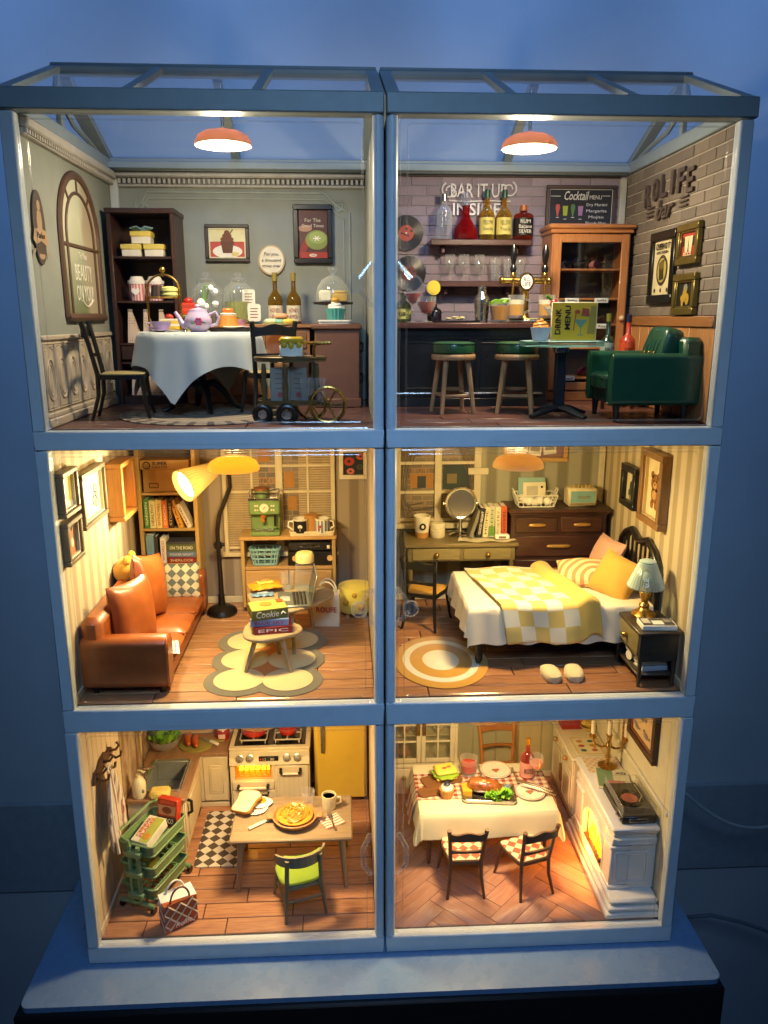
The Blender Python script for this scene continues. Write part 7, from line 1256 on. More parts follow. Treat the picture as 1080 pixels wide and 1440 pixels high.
t = T('knife', 'knife with a cream handle lying on the chopping board', 'knife', (-2.42, 2.82, zt + .03), R(-38)); O('blade', bx(-.24, 0, -.03, .03, 0, .01, .003), STEEL, t); O('handle', bx(0, .17, -.025, .025, 0, .035, .01), pl('#dcd6c2', .4), t)
t = T('wall_socket', 'white socket strip on the back wall above the sausages', 'socket', (-2.60, YW - .022, z + 1.16)); O('socket_body', bx(-.30, .30, -.03, 0, -.09, .09, .012), WHITE, t); O('socket_face', bx(-.02, .26, -.04, -.028, -.06, .06, .008), pl('#cfcdc4', .4), t); O('socket_hole', bx(.0, .06, -.043, -.038, -.03, .03, .004), BLACK, t)
t = T('jam_jar', 'red jam jar standing by the stove', 'jar', (-2.26, 2.98, zt)); O('jar_body', B().lathe([(0, 0), (.09, 0), (.1, .03), (.1, .13), (.08, .16)], n=20), pl('#9c1f24', .2, coat=.4), t); O('jar_lid', B().lathe([(.085, .16), (.09, .2), (0, .205)], n=20), PAPER, t); O('label_patch', bx(-.05, .05, -.106, -.09, .04, .11, .004), pl('#d8b8a8', .6), t)
# coat hooks and towel
t = T('hook_rail', 'dark brown scalloped hook rail on the left kitchen wall', 'hook rail', (-3.288, .66, z + 1.92)); hk = pl('#4a3020', .5); P = [(-.36, -.06), (.36, -.06), (.36, .0), (.30, .05), (.18, .05), (.1, .10), (-.1, .10), (-.18, .05), (-.30, .05), (-.36, .0)]
O('rail', B().prism(P, (0, 0, 0), 'x', .035), hk, t)
for y in (-.25, 0, .25): O('hook', B().tube([(.035, y, .03), (.11, y, .04), (.15, y, .10), (.12, y, .14)], .016, 8).tube([(.035, y, -.01), (.10, y, -.07), (.16, y, -.04), (.17, y, .02)], .016, 8), pl('#6a5038', .35, .6), t)
tq = N('striped_cloth'); a = tq.math('FRACT', tq.math('MULTIPLY', tq.xyz()[1], 17)); tq.col(tq.mix(tq.math('GREATER_THAN', a, .62), col('#cfc2ae'), col('#8f7a6e'))); tq.p(.85); tq.bump(tq.noise(120, 2), .2, .006)
def towel(u, v):
    w_ = .10 + .25 * min(1, v * 1.7); y = (u - .5) * w_ * 2 * (.9 if v < .6 else 1); return (.10 + .035 * sin(u * 16 + v * 2) * min(1, v * 2 + .2) + .02 * v, y + .10 * v, -.95 * v + .05 * sin(u * pi) * (v > .9) )
t = T('tea_towel', 'striped kitchen towel with red monogram hanging from the hook rail', 'towel', (-3.27, .58, z + 1.90)); o = O('towel_cloth', B().grid(towel, 28, 24), tq.m, t); m_ = o.modifiers.new('thick', 'SOLIDIFY'); m_.thickness = .012
O('monogram', B().tube([(.19 + .012 * sin(a), .08 + .035 * cos(a * 1.3), -.55 - .08 * sin(a * .8)) for a in [i * .5 for i in range(12)]], .009, 5), pl('#a5665a', .6), t); O('hanging_loop', B().tube([(.10, .0, .06), (.10, -.06, .0), (.13, -.1, -.06)], .012, 6).tube([(.13, -.1, -.06), (.15, -.20, -.4), (.16, -.17, -.75), (.16, -.10, -1.05)], .018, 6), pl('#d8cfc0', .7), t)
# stove
wv = pl('#d2c4a0', .38, coat=.2, var=.05); t = T('stove', 'cream range cooker with glowing oven and black gas hob', 'stove', (-2.10, 2.46, z)); OX = 1.14; OD = .66; OH = .98
O('stove_body', B().box(0, .06, .03, OD, .05, OH - .22, .004).box(.60, OX, .03, OD, .05, OH - .22, .004).box(.06, .60, .03, OD, .05, .50, .004).box(.06, .60, .222, OD, .50, OH - .22, .004).box(.0, OX, .02, OD, OH - .22, OH - .02, .008), wv, t); O('plinth', bx(.02, OX - .02, .08, OD, 0, .05, 0), BLACK, t)
O('control_panel', B().add([(0, -.02, OH - .22), (OX, -.02, OH - .22), (OX, .06, OH - .03), (0, .06, OH - .03), (0, .1, OH - .22), (OX, .1, OH - .22), (OX, .1, OH - .03), (0, .1, OH - .03)], [(0, 1, 2, 3), (0, 4, 5, 1), (3, 2, 6, 7), (0, 3, 7, 4), (1, 5, 6, 2)]), wv, t)
for x in (.15, .29, .82, .97): k_ = O('knob', B().lathe([(.058, 0), (.056, .02), (.04, .025), (.036, .06), (0, .062)], n=18), pl('#b9b2a2', .3, .8), t, loc=(x, .01, OH - .125), rot=(R(68), 0, 0))
dp = O('display', bx(.42, .70, -.012, .03, OH - .165, OH - .10, .004), BLACK, t, rot=None); TX('lettering', '12 : 30', (.56, -.016, OH - .132), (1, 0, 0), (0, 0, 1), CREAM, dp, w=.16, h=.035); O('red_button', bx(.435, .46, -.016, -.01, OH - .145, OH - .12, .002), pl('#b02418', .4), dp)
O('hob_surface', bx(-.01, OX + .01, .05, OD, OH - .02, OH + .012, .01), wv, t); O('hob_glass', bx(.06, OX - .06, .12, OD - .03, OH + .012, OH + .022, .004), pl('#15140f', .2, coat=.3), t)
for x in (.33, .82):
    g = O('burner', B().lathe([(0, OH + .022), (.1, OH + .022), (.09, OH + .05), (0, OH + .055)], (x, .36, 0), 20), pl('#23201c', .4), t); gb = B()
    gb.tube([(a, b_, OH + .07) for a, b_ in rrect(x - .19, x + .19, .17, .55, .03, 3)], .012, 6, closed=True)
    for k in range(4): c, s = cos(k * pi / 2), sin(k * pi / 2); gb.tube([(x + c * .19, .36 + s * .19, OH + .075), (x + c * .06, .36 + s * .06, OH + .085)], .012, 6)
    for a, b_ in ((-.17, .19), (.17, .19), (-.17, .53), (.17, .53)): gb.cyl((x + a, b_, OH + .02), (x + a, b_, OH + .07), .01, n=6)
    O('pan_support', gb, pl('#cfc8b4', .35, .5), g)
O('oven_lining', B().box(.075, .585, .205, .218, .515, OH - .235, 0).box(.062, .075, .04, .21, .515, OH - .235, 0).box(.585, .598, .04, .21, .515, OH - .235, 0).box(.075, .585, .04, .21, .502, .515, 0), pl('#c9a46a', .5), t)
O('oven_glow_plate', bx(.09, .57, .196, .204, .54, OH - .27, .004), emit('#ff9a18', 7), t); O('oven_lamp', bx(.2, .46, .12, .18, OH - .255, OH - .235, .004), emit('#ffb020', 16), t)  # first one is a glowing plate added so the oven glow shows
rk = B().tube([(x, .06, q) for x, q in rrect(.085, .575, .54, .72, .02, 3)], .010, 6, closed=True).tube([(x, .17, q) for x, q in rrect(.085, .575, .54, .72, .02, 3)], .010, 6, closed=True)
for i in range(6): x = .13 + i * .08; rk.tube([(x, .06, .72), (x - .02, .06, .63), (x, .06, .54), (x, .18, .54)], .009, 6)
rk.cyl((.09, .06, .63), (.57, .06, .63), .008, n=6).cyl((.09, .12, .545), (.57, .12, .545), .008, n=6); O('oven_rack', rk, pl('#d8a83a', .3, .5), t)
dd = O('oven_door', bx(.03, .63, -.015, .028, .36, .495, .01), wv, t); O('door_handle', B().tube([(.12, -.015, .44), (.12, -.07, .435), (.14, -.085, .43)], .022, 8).tube([(.54, -.015, .44), (.54, -.07, .435), (.52, -.085, .43)], .022, 8), BLACK, dd); O('handle_bar', B().cyl((.14, -.08, .428), (.52, -.08, .428), .02), CREAM, dd)
d3 = O('drawer', bx(.03, .63, -.008, .028, .08, .345, .01), wv, t); O('drawer_handle', B().tube([(.14, -.01, .31), (.14, -.06, .30), (.54, -.06, .30), (.54, -.01, .31)], .016, 8), BLACK, d3)
d2 = O('side_door', bx(.66, OX - .02, -.01, .028, .08, OH - .25, .01), wv, t); O('door_handle', B().tube([(.73, -.01, OH - .29), (.73, -.06, OH - .33), (.76, -.07, OH - .34)], .022, 8).tube([(1.01, -.01, OH - .29), (1.01, -.06, OH - .33), (.98, -.07, OH - .34)], .022, 8), BLACK, d2); O('handle_bar', B().cyl((.76, -.07, OH - .34), (.98, -.07, OH - .34), .018), CREAM, d2)
for i in range(6): O('panel_groove', bx(.70 + i * .07, .704 + i * .07, -.0125, -.008, .12, OH - .40, 0), pl('#b5a683', .5), d2)
rp = pl('#b02a14', .25, coat=.4)
for x, s, h in ((.33, 'large red cooking pot on the left burner', .26), (.82, 'small red pan on the right burner', .1)):
    t = T('cooking_pot', s, 'pot', (-2.10 + x, 2.82, z + OH + .088)); r = .19 if h > .2 else .14; O('pot_body', B().lathe([(0, 0), (r * .85, 0), (r, .04), (r * 1.02, h), (r * .96, h), (r * .9, .03), (0, .03)], n=28), rp, t); O('handle', B().tube([(-r, 0, h * .7), (-r - .07, 0, h * .75)], .02, 8).tube([(r, 0, h * .7), (r + .07, 0, h * .75)], .02, 8), BLACK if h < .2 else rp, t)
    if h > .2: O('lid', B().lathe([(r * 1.03, h), (r * .9, h + .03), (r * .3, h + .05), (.02, h + .055), (.03, h + .09), (0, h + .095)], n=28), rp, t)
# fridge
yf = pl('#d2b040', .35, coat=.35, var=.04); t = T('fridge', 'rounded yellow fridge beside the stove', 'fridge', (-.90, 2.62, z)); FH = 1.95
O('fridge_body', bx(0, .78, .04, .52, .05, FH, .05), yf, t); d = O('lower_door', bx(.015, .765, -.04, .04, .08, 1.52, .045), yf, t); O('door_handle', B().tube([(.13, -.04, 1.36), (.13, -.075, 1.33), (.13, -.08, 1.1), (.13, -.075, .88), (.13, -.04, .85)], [.022, .026, .028, .026, .018], 10), pl('#8c8a80', .3, .8), d); d = O('upper_door', bx(.015, .765, -.04, .04, 1.545, FH - .01, .04), yf, t); O('door_handle', B().tube([(.46, -.04, 1.70), (.48, -.07, 1.68), (.62, -.07, 1.68), (.64, -.04, 1.70)], .014, 8), pl('#8c8a80', .3, .8), d); O('badge', bx(.12, .24, -.046, -.038, 1.66, 1.69, .003), BLACK, d)
for x in (.08, .7): O('foot', B().cyl((x, .1, 0), (x, .1, .06), .03), BLACK, t)
# checked mat
cm2 = checks('#3f342c', '#d2c6ae', .115, 'xy', R(45), .7, (.02, .05)); o = O('checked_mat', B().prism(rrect(-.31, .31, -.60, .60, .06), (0, 0, 0), 'z', .014), cm2); o.location = (-2.13, 1.87, z + .002); tag(o, 'brown and cream checked mat on the kitchen floor', 'mat')
# table
kw = wood('#8a7456', '#a18a6a', 'x', 3, .5); t = T('kitchen_table', 'grey brown wooden kitchen table laid with pie and bread', 'table', (-1.12, 1.22, z)); O('tabletop', bx(-.76, .76, -.46, .46, .70, .75, .018), kw, t)
for x, y in ((-.62, -.36), (.62, -.36), (-.62, .36), (.62, .36)): O('leg', B().tube([(x, y, .70), (x * 1.09, y * 1.12, 0)], [.045, .026], 10), wood('#8a7456', '#a18a6a', 'z', 3, .5), t)
zt = z + .752
o = plate('white plate under the bread slice', (-1.62, 1.42, zt), .17)
o = O('bread_slice', B().ring([[(x * s, y * s, h) for x, y in rrect_poly([(-.15, -.17), (.13, -.17), (.13, .05), (.17, .12), (.10, .19), (-.12, .19), (-.19, .12), (-.15, .05)], .06)] for s, h in ((.96, 0), (1, .012), (1, .035), (.96, .048))], 0), [pl('#d6c79a', .8)]); o.location = (-1.72, 1.40, zt + .09); o.rotation_euler = (R(16), R(-8), R(-28)); tag(o, 'thick slice of white bread leaning on the plate', 'bread'); O('crust', B().tube([(x, y, .024) for x, y in rrect_poly([(-.15, -.17), (.13, -.17), (.13, .05), (.17, .12), (.10, .19), (-.12, .19), (-.19, .12), (-.15, .05)], .06)], [(.024, .008)] * 40, 8, closed=True), pl('#a8722e', .7), o)
t = T('fried_egg', 'fried egg with orange yolk behind the bread slice', 'egg', (-1.54, 1.50, zt + .03)); O('egg_white', B().lathe([(0, 0), (.12, .0), (.13, .012), (.05, .025), (0, .026)], n=24, flute=.1, fn=3), pl('#e8e2d0', .3), t); O('yolk', B().ball((0, .0, .03), (.055, .055, .03), 14, 8), pl('#d39416', .2, coat=.4), t); O('toast', bx(-.1, .1, -.02, .1, -.02, -.002, .004), pl('#b98a48', .7), t)
t = T('bread_knife', 'knife with cream handle pointing at the pie', 'knife', (-1.50, 1.10, zt), R(38)); O('handle', B().tube([(-.2, 0, .018), (-.05, 0, .02), (.06, 0, .016)], [(.014, .022), (.014, .026), (.010, .018)], 8), pl('#ddd5bd', .35), t); O('blade', bx(.05, .32, -.02, .022, .006, .012, .002), STEEL, t)
t = T('pie', 'golden noodle pie in a round clay dish', 'pie', (-1.09, 1.14, zt)); O('clay_dish', B().lathe([(0, 0), (.2, 0), (.25, .03), (.285, .09), (.27, .095), (.24, .05), (0, .04)], n=36).box(-.36, -.26, -.05, .05, .06, .09, .02).box(.26, .36, -.05, .05, .06, .09, .02), pl('#a87b4c', .5), t); nd = B(); random.seed(21); nd.lathe([(0, .085), (.23, .085), (.235, .095), (.12, .115), (0, .12)], n=24)
for i in range(60):
    a = random.random() * 6.28; r = random.uniform(.02, .19); L_ = random.uniform(.5, 1.6); nd.tube([(r * cos(a + k * L_ / 5), (r + .02 * sin(k)) * sin(a + k * L_ / 5), .108 + .022 * (1 - r / .24) + .010 * sin(k * 1.5 + i)) for k in range(6)], .012, 5)
o = O('filling', nd, pl('#c4862e', .35, var=.2, coat=.2), t); o['kind'] = 'stuff'; hb2 = B()
for i in range(12): hb2.ball((random.uniform(-.1, .1), random.uniform(-.08, .12), .15), (.014, .012, .006), 6, 4)
O('herbs', hb2, pl('#5f7a24', .5), t)
vessel('drinking_glass', 'empty tall glass on the far side of the kitchen table', 'glass', (-.93, 1.42, zt), tumprof(.24, .06, .09), n=10)
q = T('mug', 'cream mug with a handle behind the striped napkin', 'mug', (-.66, 1.40, zt)); O('mug_body', B().lathe([(0, 0), (.085, 0), (.09, .01), (.095, .19), (.083, .19), (.078, .02), (0, .02)], n=24), pl('#d8cba0', .35, coat=.2), q); O('handle', B().tube([(.09, 0, .15), (.15, 0, .15), (.155, 0, .08), (.09, 0, .05)], .015, 8), pl('#d8cba0', .35, coat=.2), q); O('drink', B().lathe([(0, .16), (.082, .16)], n=20), pl('#c9a048', .4), q)
nq = N('striped_napkin'); a = nq.math('FRACT', nq.math('MULTIPLY', nq.xyz()[1], 20)); nq.col(nq.mix(nq.math('GREATER_THAN', a, .6), col('#d8c6ae'), col('#b06a5c'))); nq.p(.85); o = O('napkin', B().grid(lambda u, v: ((u - .5) * .26, (v - .5) * .24, .006 + .005 * sin(u * 8)), 10, 4), nq.m); o.location = (-.62, 1.10, zt); o.rotation_euler = (0, 0, R(28)); tag(o, 'pink striped napkin under the fork on the kitchen table', 'napkin')
def fork(label, loc, rz, s=1.0, m=None):
    b = B().tube([(0, -.16 * s, .006), (0, -.08 * s, .012), (0, .02 * s, .012), (0, .06 * s, .008)], [(.006, .016), (.005, .010), (.005, .008), (.005, .02)], 8)
    for k in (-1.5, -.5, .5, 1.5): b.tube([(k * .012 * s, .06 * s, .008), (k * .014 * s, .10 * s, .01), (k * .013 * s, .15 * s, .016)], .005, 5)
    o = O('fork', b, m or CHROME); o.location = loc; o.rotation_euler = (0, 0, rz); return tag(o, label, 'fork')
fork('silver fork lying on the pink striped napkin', (-.62, 1.08, zt + .016), R(14), 1.1)
# grey chair with green seat
gw = wood('#6d6248', '#857a5c', 'z', 3, .5); t = T('kitchen_chair', 'grey wooden chair with lime green seat pulled up to the table', 'chair', (-1.02, .60, z), R(198)); gq = fabric('#7f9a1e', .8, 90, .1, .2)
O('seat_cushion', B().ball((0, 0, .45), (.27, .255, .05), 26, 10, 0, .6, .8), gq, t); bb_ = B()
n = 18; rg = []
for i in range(n + 1):
    a = R(-75 + 150 * i / n); r = .30; x, y = r * sin(a), .02 + r * cos(a) * .86; h = .10 + .05 * cos(a); rg.append([(x * k, y * k, .76 + .02 * cos(a) + q) for k, q in ((.97, -h * .6), (1.06, -h * .6), (1.08, h * .4), (.99, h * .4))])
O('curved_back', bb_.ring(rg), gw, t); O('back_pad', B().ring([[(x * .93, y * .93, zz) for (x, y, zz) in q] for q in rg[3:-3]]), gq, t)
for s in (-1, 1):
    O('rear_leg', B().tube([(s * .20, .25, .80), (s * .21, .245, .45), (s * .25, .31, 0)], [.028, .028, .018], 10), gw, t); O('leg', B().tube([(s * .22, -.16, .43), (s * .26, -.24, 0)], [.03, .018], 10), gw, t)
O('seat_frame', B().box(-.2, .2, .2, .24, .36, .42, .01).box(-.2, .2, -.19, -.15, .36, .42, .01).tube([(-.23, -.2, .22), (-.23, .28, .22)], .014, 8).tube([(.23, -.2, .22), (.23, .28, .22)], .014, 8).tube([(-.23, .28, .25), (.23, .28, .25)], (.014), 8), gw, t)
# trolley
gt = pl('#6d8a5c', .4, coat=.15, var=.06); t = T('kitchen_trolley', 'sage green three tier kitchen trolley on black castors', 'trolley', (-2.82, .92, z), R(-22))
for k, h in enumerate((.73, .44, .14)):
    tr = B(); w2, d2 = .24, .36
    for q, s in ((h, .90), (h + .15, 1.0)): tr.tube([(x * s, y * s, q) for x, y in rrect(-w2, w2, -d2, d2, .05, 4)], .014, 6, closed=True)
    P = rrect(-w2, w2, -d2, d2, .05, 4); tr.ring([[(x * .9, y * .9, h) for x, y in P], [(x, y, h + .15) for x, y in P]], cap=False)
    for i in range(7): tr.cyl((-w2 * .88, -d2 * .8 + i * .095, h + .006), (w2 * .88, -d2 * .8 + i * .095, h + .006), .012, n=6)
    for i in range(5): tr.cyl((-w2 * .75 + i * .09, -d2 * .88, h + .006), (-w2 * .75 + i * .09, d2 * .88, h + .006), .012, n=6)
    O('tray', tr, gt, t)
for y, dx in ((-.39, 0), (.39, 0)):
    pp_ = B()
    for x in (-.06, .06): pp_.cyl((x, y, .10), (x, y, .88), .03, n=10)
    for q in (.74, .46, .17): pp_.box(-.11, .11, y - .045, y + .045, q, q + .08, .012)
    pp_.tube([(-.24, y, .09), (-.1, y, .10), (.1, y, .10), (.24, y, .09)], .03, 8); O('post', pp_, gt, t)
    for x in (-.22, .22): O('castor', B().cyl((x - .02, y, .045), (x + .02, y, .045), .045, n=14), BLACK, t)
O('push_handle', B().tube([(-.06, -.39, .86), (-.06, -.40, .94), (-.22, -.38, .96), (-.25, -.3, .97), (-.25, .3, .97), (-.2, .39, .96), (-.06, .40, .94), (-.06, .39, .86)], .020, 8), gt, t)
def carton(name, label, loc, w_, d_, h, c, rz, rot=None, words=None, cat='box', ic=None, wc='#e8dcc0'):
    t = T(name, label, cat, loc, rz); t['_d'] = d_ / 2
    if rot: t.rotation_euler = rot
    O('carton', bx(-w_ / 2, w_ / 2, -d_ / 2, d_ / 2, 0, h, .004), pl(c, .45), t); return t
t = carton('cereal_box', 'red food carton with a dark picture standing in the top trolley tray', (-2.68, 1.14, z + .74), .28, .11, .36, '#a8331a', R(-22), (R(-10), 0, R(-20))); ink(t, [(-.11, .16), (.11, .16), (.13, .28), (-.13, .28)], pl('#b88a62', .5), 1); ink(t, disc(0, .22, .07, .045, 14), pl('#7a3a1c', .5), 2); ink(t, [(-.135, .02), (.135, .02), (.135, .14), (-.135, .14)], pl('#3c2016', .5), 1); TX('lettering', 'CHOCO', (0, -.062, .09), (1, 0, 0), (0, 0, 1), CREAM, t, w=.2, h=.06); ink(t, [(-.1, .30), (.1, .30), (.1, .34), (-.1, .34)], pl('#c9502a', .5), 1)
t = carton('food_carton', 'white food carton with orange lettering lying in the top trolley tray', (-2.85, .90, z + .76), .24, .40, .13, '#d8d0b8', R(-22), (R(14), 0, R(-24)))
O('top_print', bx(-.01, .115, -.19, .19, .13, .1315, 0), pl('#9aa04a', .5), t); O('picture_print', B().lathe([(0, 0), (.05, 0), (.045, .004)], (.05, -.1, .131), 14), pl('#b9822e', .5), t)
for k, s in enumerate(('CEREAL', 'FLAKES')): TX('lettering', s, (-.075 + k * .05, .02, .133), (0, 1, 0), (-1, 0, 0), pl('#c05a1c', .5), t, w=.3, h=.04, bold=.02)
t = carton('small_box', 'small olive carton in the middle trolley tray', (-2.86, .76, z + .46), .14, .20, .15, '#6f6a26', R(-22)); TX('lettering', 'TEA', (0, -.102, .1), (1, 0, 0), (0, 0, 1), CREAM, t, w=.08)
# paper carrier bag
t = T('paper_bag', 'terracotta carrier bag with white lattice print on the floor', 'bag', (-2.43, .32, z), R(34)); bgm = pl('#ad5424', .6); w2, d2, bh = .20, .09, .36
O('bag_body', B().box(-w2, w2, -d2, d2, 0, bh, .003), bgm, t); O('bag_lining', B().add([(-w2 - .002, -d2 - .002, bh - .05), (-w2 - .002, d2 + .002, bh - .05), (-w2 - .002, d2 + .002, bh + .06), (-w2 - .002, 0, bh), (w2, -d2, bh), (w2, d2, bh + .05)], [(0, 1, 2, 3), (3, 4, 5, 2)]), PAPER, t)
lat = B()
for k in range(-2, 3):
    for sg_ in (1, -1):
        pts = []
        for i in range(9):
            x = -w2 + 2 * w2 * i / 8; zz = k * .15 + .18 + sg_ * (x) * 1.1
            if .01 < zz < bh - .01: pts.append((x, -d2 - .003, zz))
        if len(pts) > 1: lat.tube(pts, .010, 4)
for k in (.1, .25): lat.tube([(-w2 - .003, -d2, k - .08), (-w2 - .003, 0, k), (-w2 - .003, d2, k + .08)], .0085, 4)
O('lattice_print', lat, pl('#cbbba6', .6), t); TX('lettering', 'Rolife', (.02, -d2 - .012, .07), (1, 0, 0), (0, 0, 1), PAPER, t, w=.2, h=.06, shear=.25); O('flower_print', B().ball((.14, -d2 - .003, .12), (.05, .004, .055), 12, 6), pl('#b0522a', .6), t)
for y, m in ((-.07, pl('#6a4630', .6)), (.07, PAPER)): O('handle', B().tube([(.0 + .12 * cos(R(a)), y, bh - .02 + .19 * sin(R(a))) for a in range(0, 181, 18)], .012, 6), m, t)
# ================================================================ DINING ROOM (bottom right)
z = F3
for i in range(9): O('wall_panel', bx(.1 + i * .356, .1 + (i + 1) * .356 - .014, YW - .014, YW - .002, z + .1, 2.86, .005), SAGE, din)
O('skirting', B().box(.1, 3.3, YW - .03, YW, z, z + .1, .01).box(3.27, 3.3, .112, YW - .03, z, z + .1, .01), DW, din)
O('dado_rail', bx(3.26, 3.3, .112, 3.1, z + 1.36, z + 1.41, .008), DW, din)
iv = pl('#d6cbae', .42, var=.04, coat=.1); wg = glass((.9, .9, .84), 1.45, .05, .12, (.6, .6, .5))
# glazed cabinet at the back
t = T('glazed_cabinet', 'cream cabinet with glazed double doors in the back left corner', 'cabinet', (.13, 2.76, z)); W_, H_, D_ = 1.10, 1.9, .38
O('cabinet_body', B().box(0, .05, .02, D_, 0, H_, .006).box(W_ - .05, W_, .02, D_, 0, H_, .006).box(.05, W_ - .05, D_ - .02, D_, 0, H_, 0).box(.05, W_ - .05, .02, D_ - .02, 0, .46, .006).box(-.03, W_ + .03, -.02, D_, H_, H_ + .06, .015), iv, t); O('ledge', bx(-.03, W_ + .03, -.03, D_, .46, .51, .012), iv, t)
for q in (.95, 1.4): O('shelf', bx(.05, W_ - .05, .06, D_ - .02, q - .015, q, .003), iv, t)
for i in range(2):
    x0 = .05 + i * .50; d = O('door', B().box(x0, x0 + .07, 0, .035, .53, H_ - .03, .008).box(x0 + .43, x0 + .50, 0, .035, .53, H_ - .03, .008).box(x0 + .07, x0 + .43, .001, .034, .53, .60, .006).box(x0 + .07, x0 + .43, .001, .034, H_ - .11, H_ - .03, .006), iv, t); gb = B().box(x0 + .24, x0 + .265, .004, .03, .60, H_ - .11, .004)
    for q in (.86, 1.13, 1.40): gb.box(x0 + .07, x0 + .43, .005, .029, q, q + .028, .004)
    O('glazing_bar', gb, iv, d); O('pane', bx(x0 + .07, x0 + .43, .016, .02, .60, H_ - .11, 0), wg, d); O('latch', bx(x0 + (.43 if i == 0 else .015), x0 + (.485 if i == 0 else .07), -.02, 0, .98, 1.26, .01), pl('#7d5a26', .35, .5), d); 
    dr_ = O('drawer', bx(x0 + .01, x0 + .49, -.004, .03, .14, .44, .01), iv, t); O('drawer_knob', B().ball((x0 + .25, -.03, .30), .035, 12, 8), pl('#a8905c', .4, .3), dr_)
for x, q, r, h, c, s in ((.32, .952, .10, .26, '#9a4a44', 'red vase'), (.30, .53, .11, .22, '#a8664e', 'terracotta pot'), (.82, .952, .09, .18, '#c9bd9a', 'cream jug')):
    v_ = T('vase', f'{s} behind the glazed cabinet doors', 'vase', (.13 + x, 2.95, z + q)); O('vase_body', B().lathe([(0, 0), (r * .6, 0), (r, h * .4), (r * .6, h * .85), (r * .7, h), (0, h * .98)], n=20), pl(c, .5), v_); O('vase_rim', B().tube([(r * .7 * cos(a * pi / 8), r * .7 * sin(a * pi / 8), h) for a in range(16)], .012, 6, closed=True), pl(c, .5), v_)
# chairs
brn = pl('#5f4430', .42, coat=.1); orr = wood('#9c6330', '#b87a40', 'z', 4, .45); dia = checks('#b5563a', '#dccaa4', .095, 'xy', R(45))
bistro('plain orange brown wooden chair behind the laid table', (1.86, 2.62, z), R(3), orr, orr, 1.06, sw=.29)
bistro('brown chair with red checked seat, square to the table front', (1.03, .84, z), R(180), brn, dia, 1.0)
bistro('brown chair with red checked seat turned to the right table corner', (1.82, .80, z), R(197), brn, dia, 1.0)
# table with cloth and runner
TX0, TX1, TY0, TY1, TH = .52, 2.30, 1.14, 2.26, .78
t = T('dining_table', 'rectangular dining table hidden under a cream cloth', 'table', (0, 0, z)); O('tabletop', bx(TX0 + .02, TX1 - .02, TY0 + .02, TY1 - .02, TH - .05, TH, .01), brn, t)
for x, y in ((TX0 + .12, TY0 + .08), (TX1 - .12, TY0 + .08), (TX0 + .12, TY1 - .1), (TX1 - .12, TY1 - .1)): O('leg', B().tube([(x, y, TH - .05), (x, y, .4), (x, y, 0)], [.045, .04, .022], 10), brn, t)
def drape(cx, cyy, hx, hy, drop, rr, wob, flare):
    def f(u, v):
        X = (u - .5) * 2 * (hx + drop); Y = (v - .5) * 2 * (hy + drop)
        ox = max(0, abs(X) - hx); oy = max(0, abs(Y) - hy); sx, sy = math.copysign(1, X), math.copysign(1, Y)
        h = math.hypot(ox, oy) if (ox and oy) else max(ox, oy); h = min(h, drop * 1.25); k = .10 * (1 - math.exp(-h / .03)) * .35
        x = cx + sx * (min(abs(X), hx)) ; y = cyy + sy * (min(abs(Y), hy))
        if h > 0:
            dx, dy = (ox / (math.hypot(ox, oy) + 1e-9), oy / (math.hypot(ox, oy) + 1e-9)); fl_ = k + h * flare * (1.6 if ox and oy else 1) + wob * min(h * 3, 1) * sin((X if oy > ox else Y) * 9 + 2)
            x += sx * dx * fl_; y += sy * dy * fl_
        zz = TH + .006 - max(0, h - .015); return (x, y, zz)
    return f
o = O('tablecloth', B().grid(drape((TX0 + TX1) / 2, (TY0 + TY1) / 2, (TX1 - TX0) / 2 - .01, (TY1 - TY0) / 2 - .01, .34, .1, .012, .13), 84, 60), fabric('#d9cdaa', .8, 130, .05, .12)); o.location = (0, 0, z); tag(o, 'cream tablecloth hanging over the dining table edges', 'tablecloth')
def runner(u, v):
    X = (u - .5) * 2 * 1.32; hx = .905; ox = max(0, abs(X) - hx); s = math.copysign(1, X); y = 1.74 + (v - .5) * .60 * (1 - .12 * min(ox * 3, 1)) + .03 * ox * s
    return (1.41 + s * (min(abs(X), hx) + .03 * min(ox * 8, 1) + ox * .18 + .014 * sin(v * 16) * min(ox * 5, 1)), y, TH + .014 - max(0, ox - .012) * .97)
o = O('table_runner', B().grid(runner, 70, 20), gingham('#d6c2a2', '#8a271f', .10)); o.location = (0, 0, z); tag(o, 'red and cream checked runner across the dining table', 'table runner')
zt = z + TH + .018
pw = pl('#e3d3bb', .25, coat=.25)
def rose_plate(label, x, y, r):
    o = plate(label, (x, y, zt), r, pw); O('rim_print', B().tube([(r * .93 * cos(a * pi / 24), r * .93 * sin(a * pi / 24), .029) for a in range(48)], .005, 5, closed=True), pl('#b5705c', .4), o)
    for k, (dx, dy, rr) in enumerate(((0, 0, .04), (.03, .02, .025), (-.03, .015, .025), (.0, -.03, .022))): O('rose_print', B().ball((dx, dy, .012), (rr, rr, .004), 10, 5), pl('#b8604c' if k < 2 else '#7a7a46', .5), o)
    return o
rose_plate('rose plate before the orange brown chair', 1.66, 2.06, .22); rose_plate('rose plate with wrapped cutlery at the right of the roast', 2.02, 1.52, .205)
t = T('roast_tray', 'steel tray holding a roast and lettuce at the table centre', 'tray', (1.46, 1.50, zt), R(-7)); O('tray_body', B().prism(rrect(-.34, .34, -.20, .20, .05), (0, 0, 0), 'z', .012).tube([(x, y, .035) for x, y in rrect(-.34, .34, -.20, .20, .05)], .016, 6, closed=True).tube([(x, y, .018) for x, y in rrect(-.335, .335, -.195, .195, .05)], .014, 6, closed=True), STEEL, t)
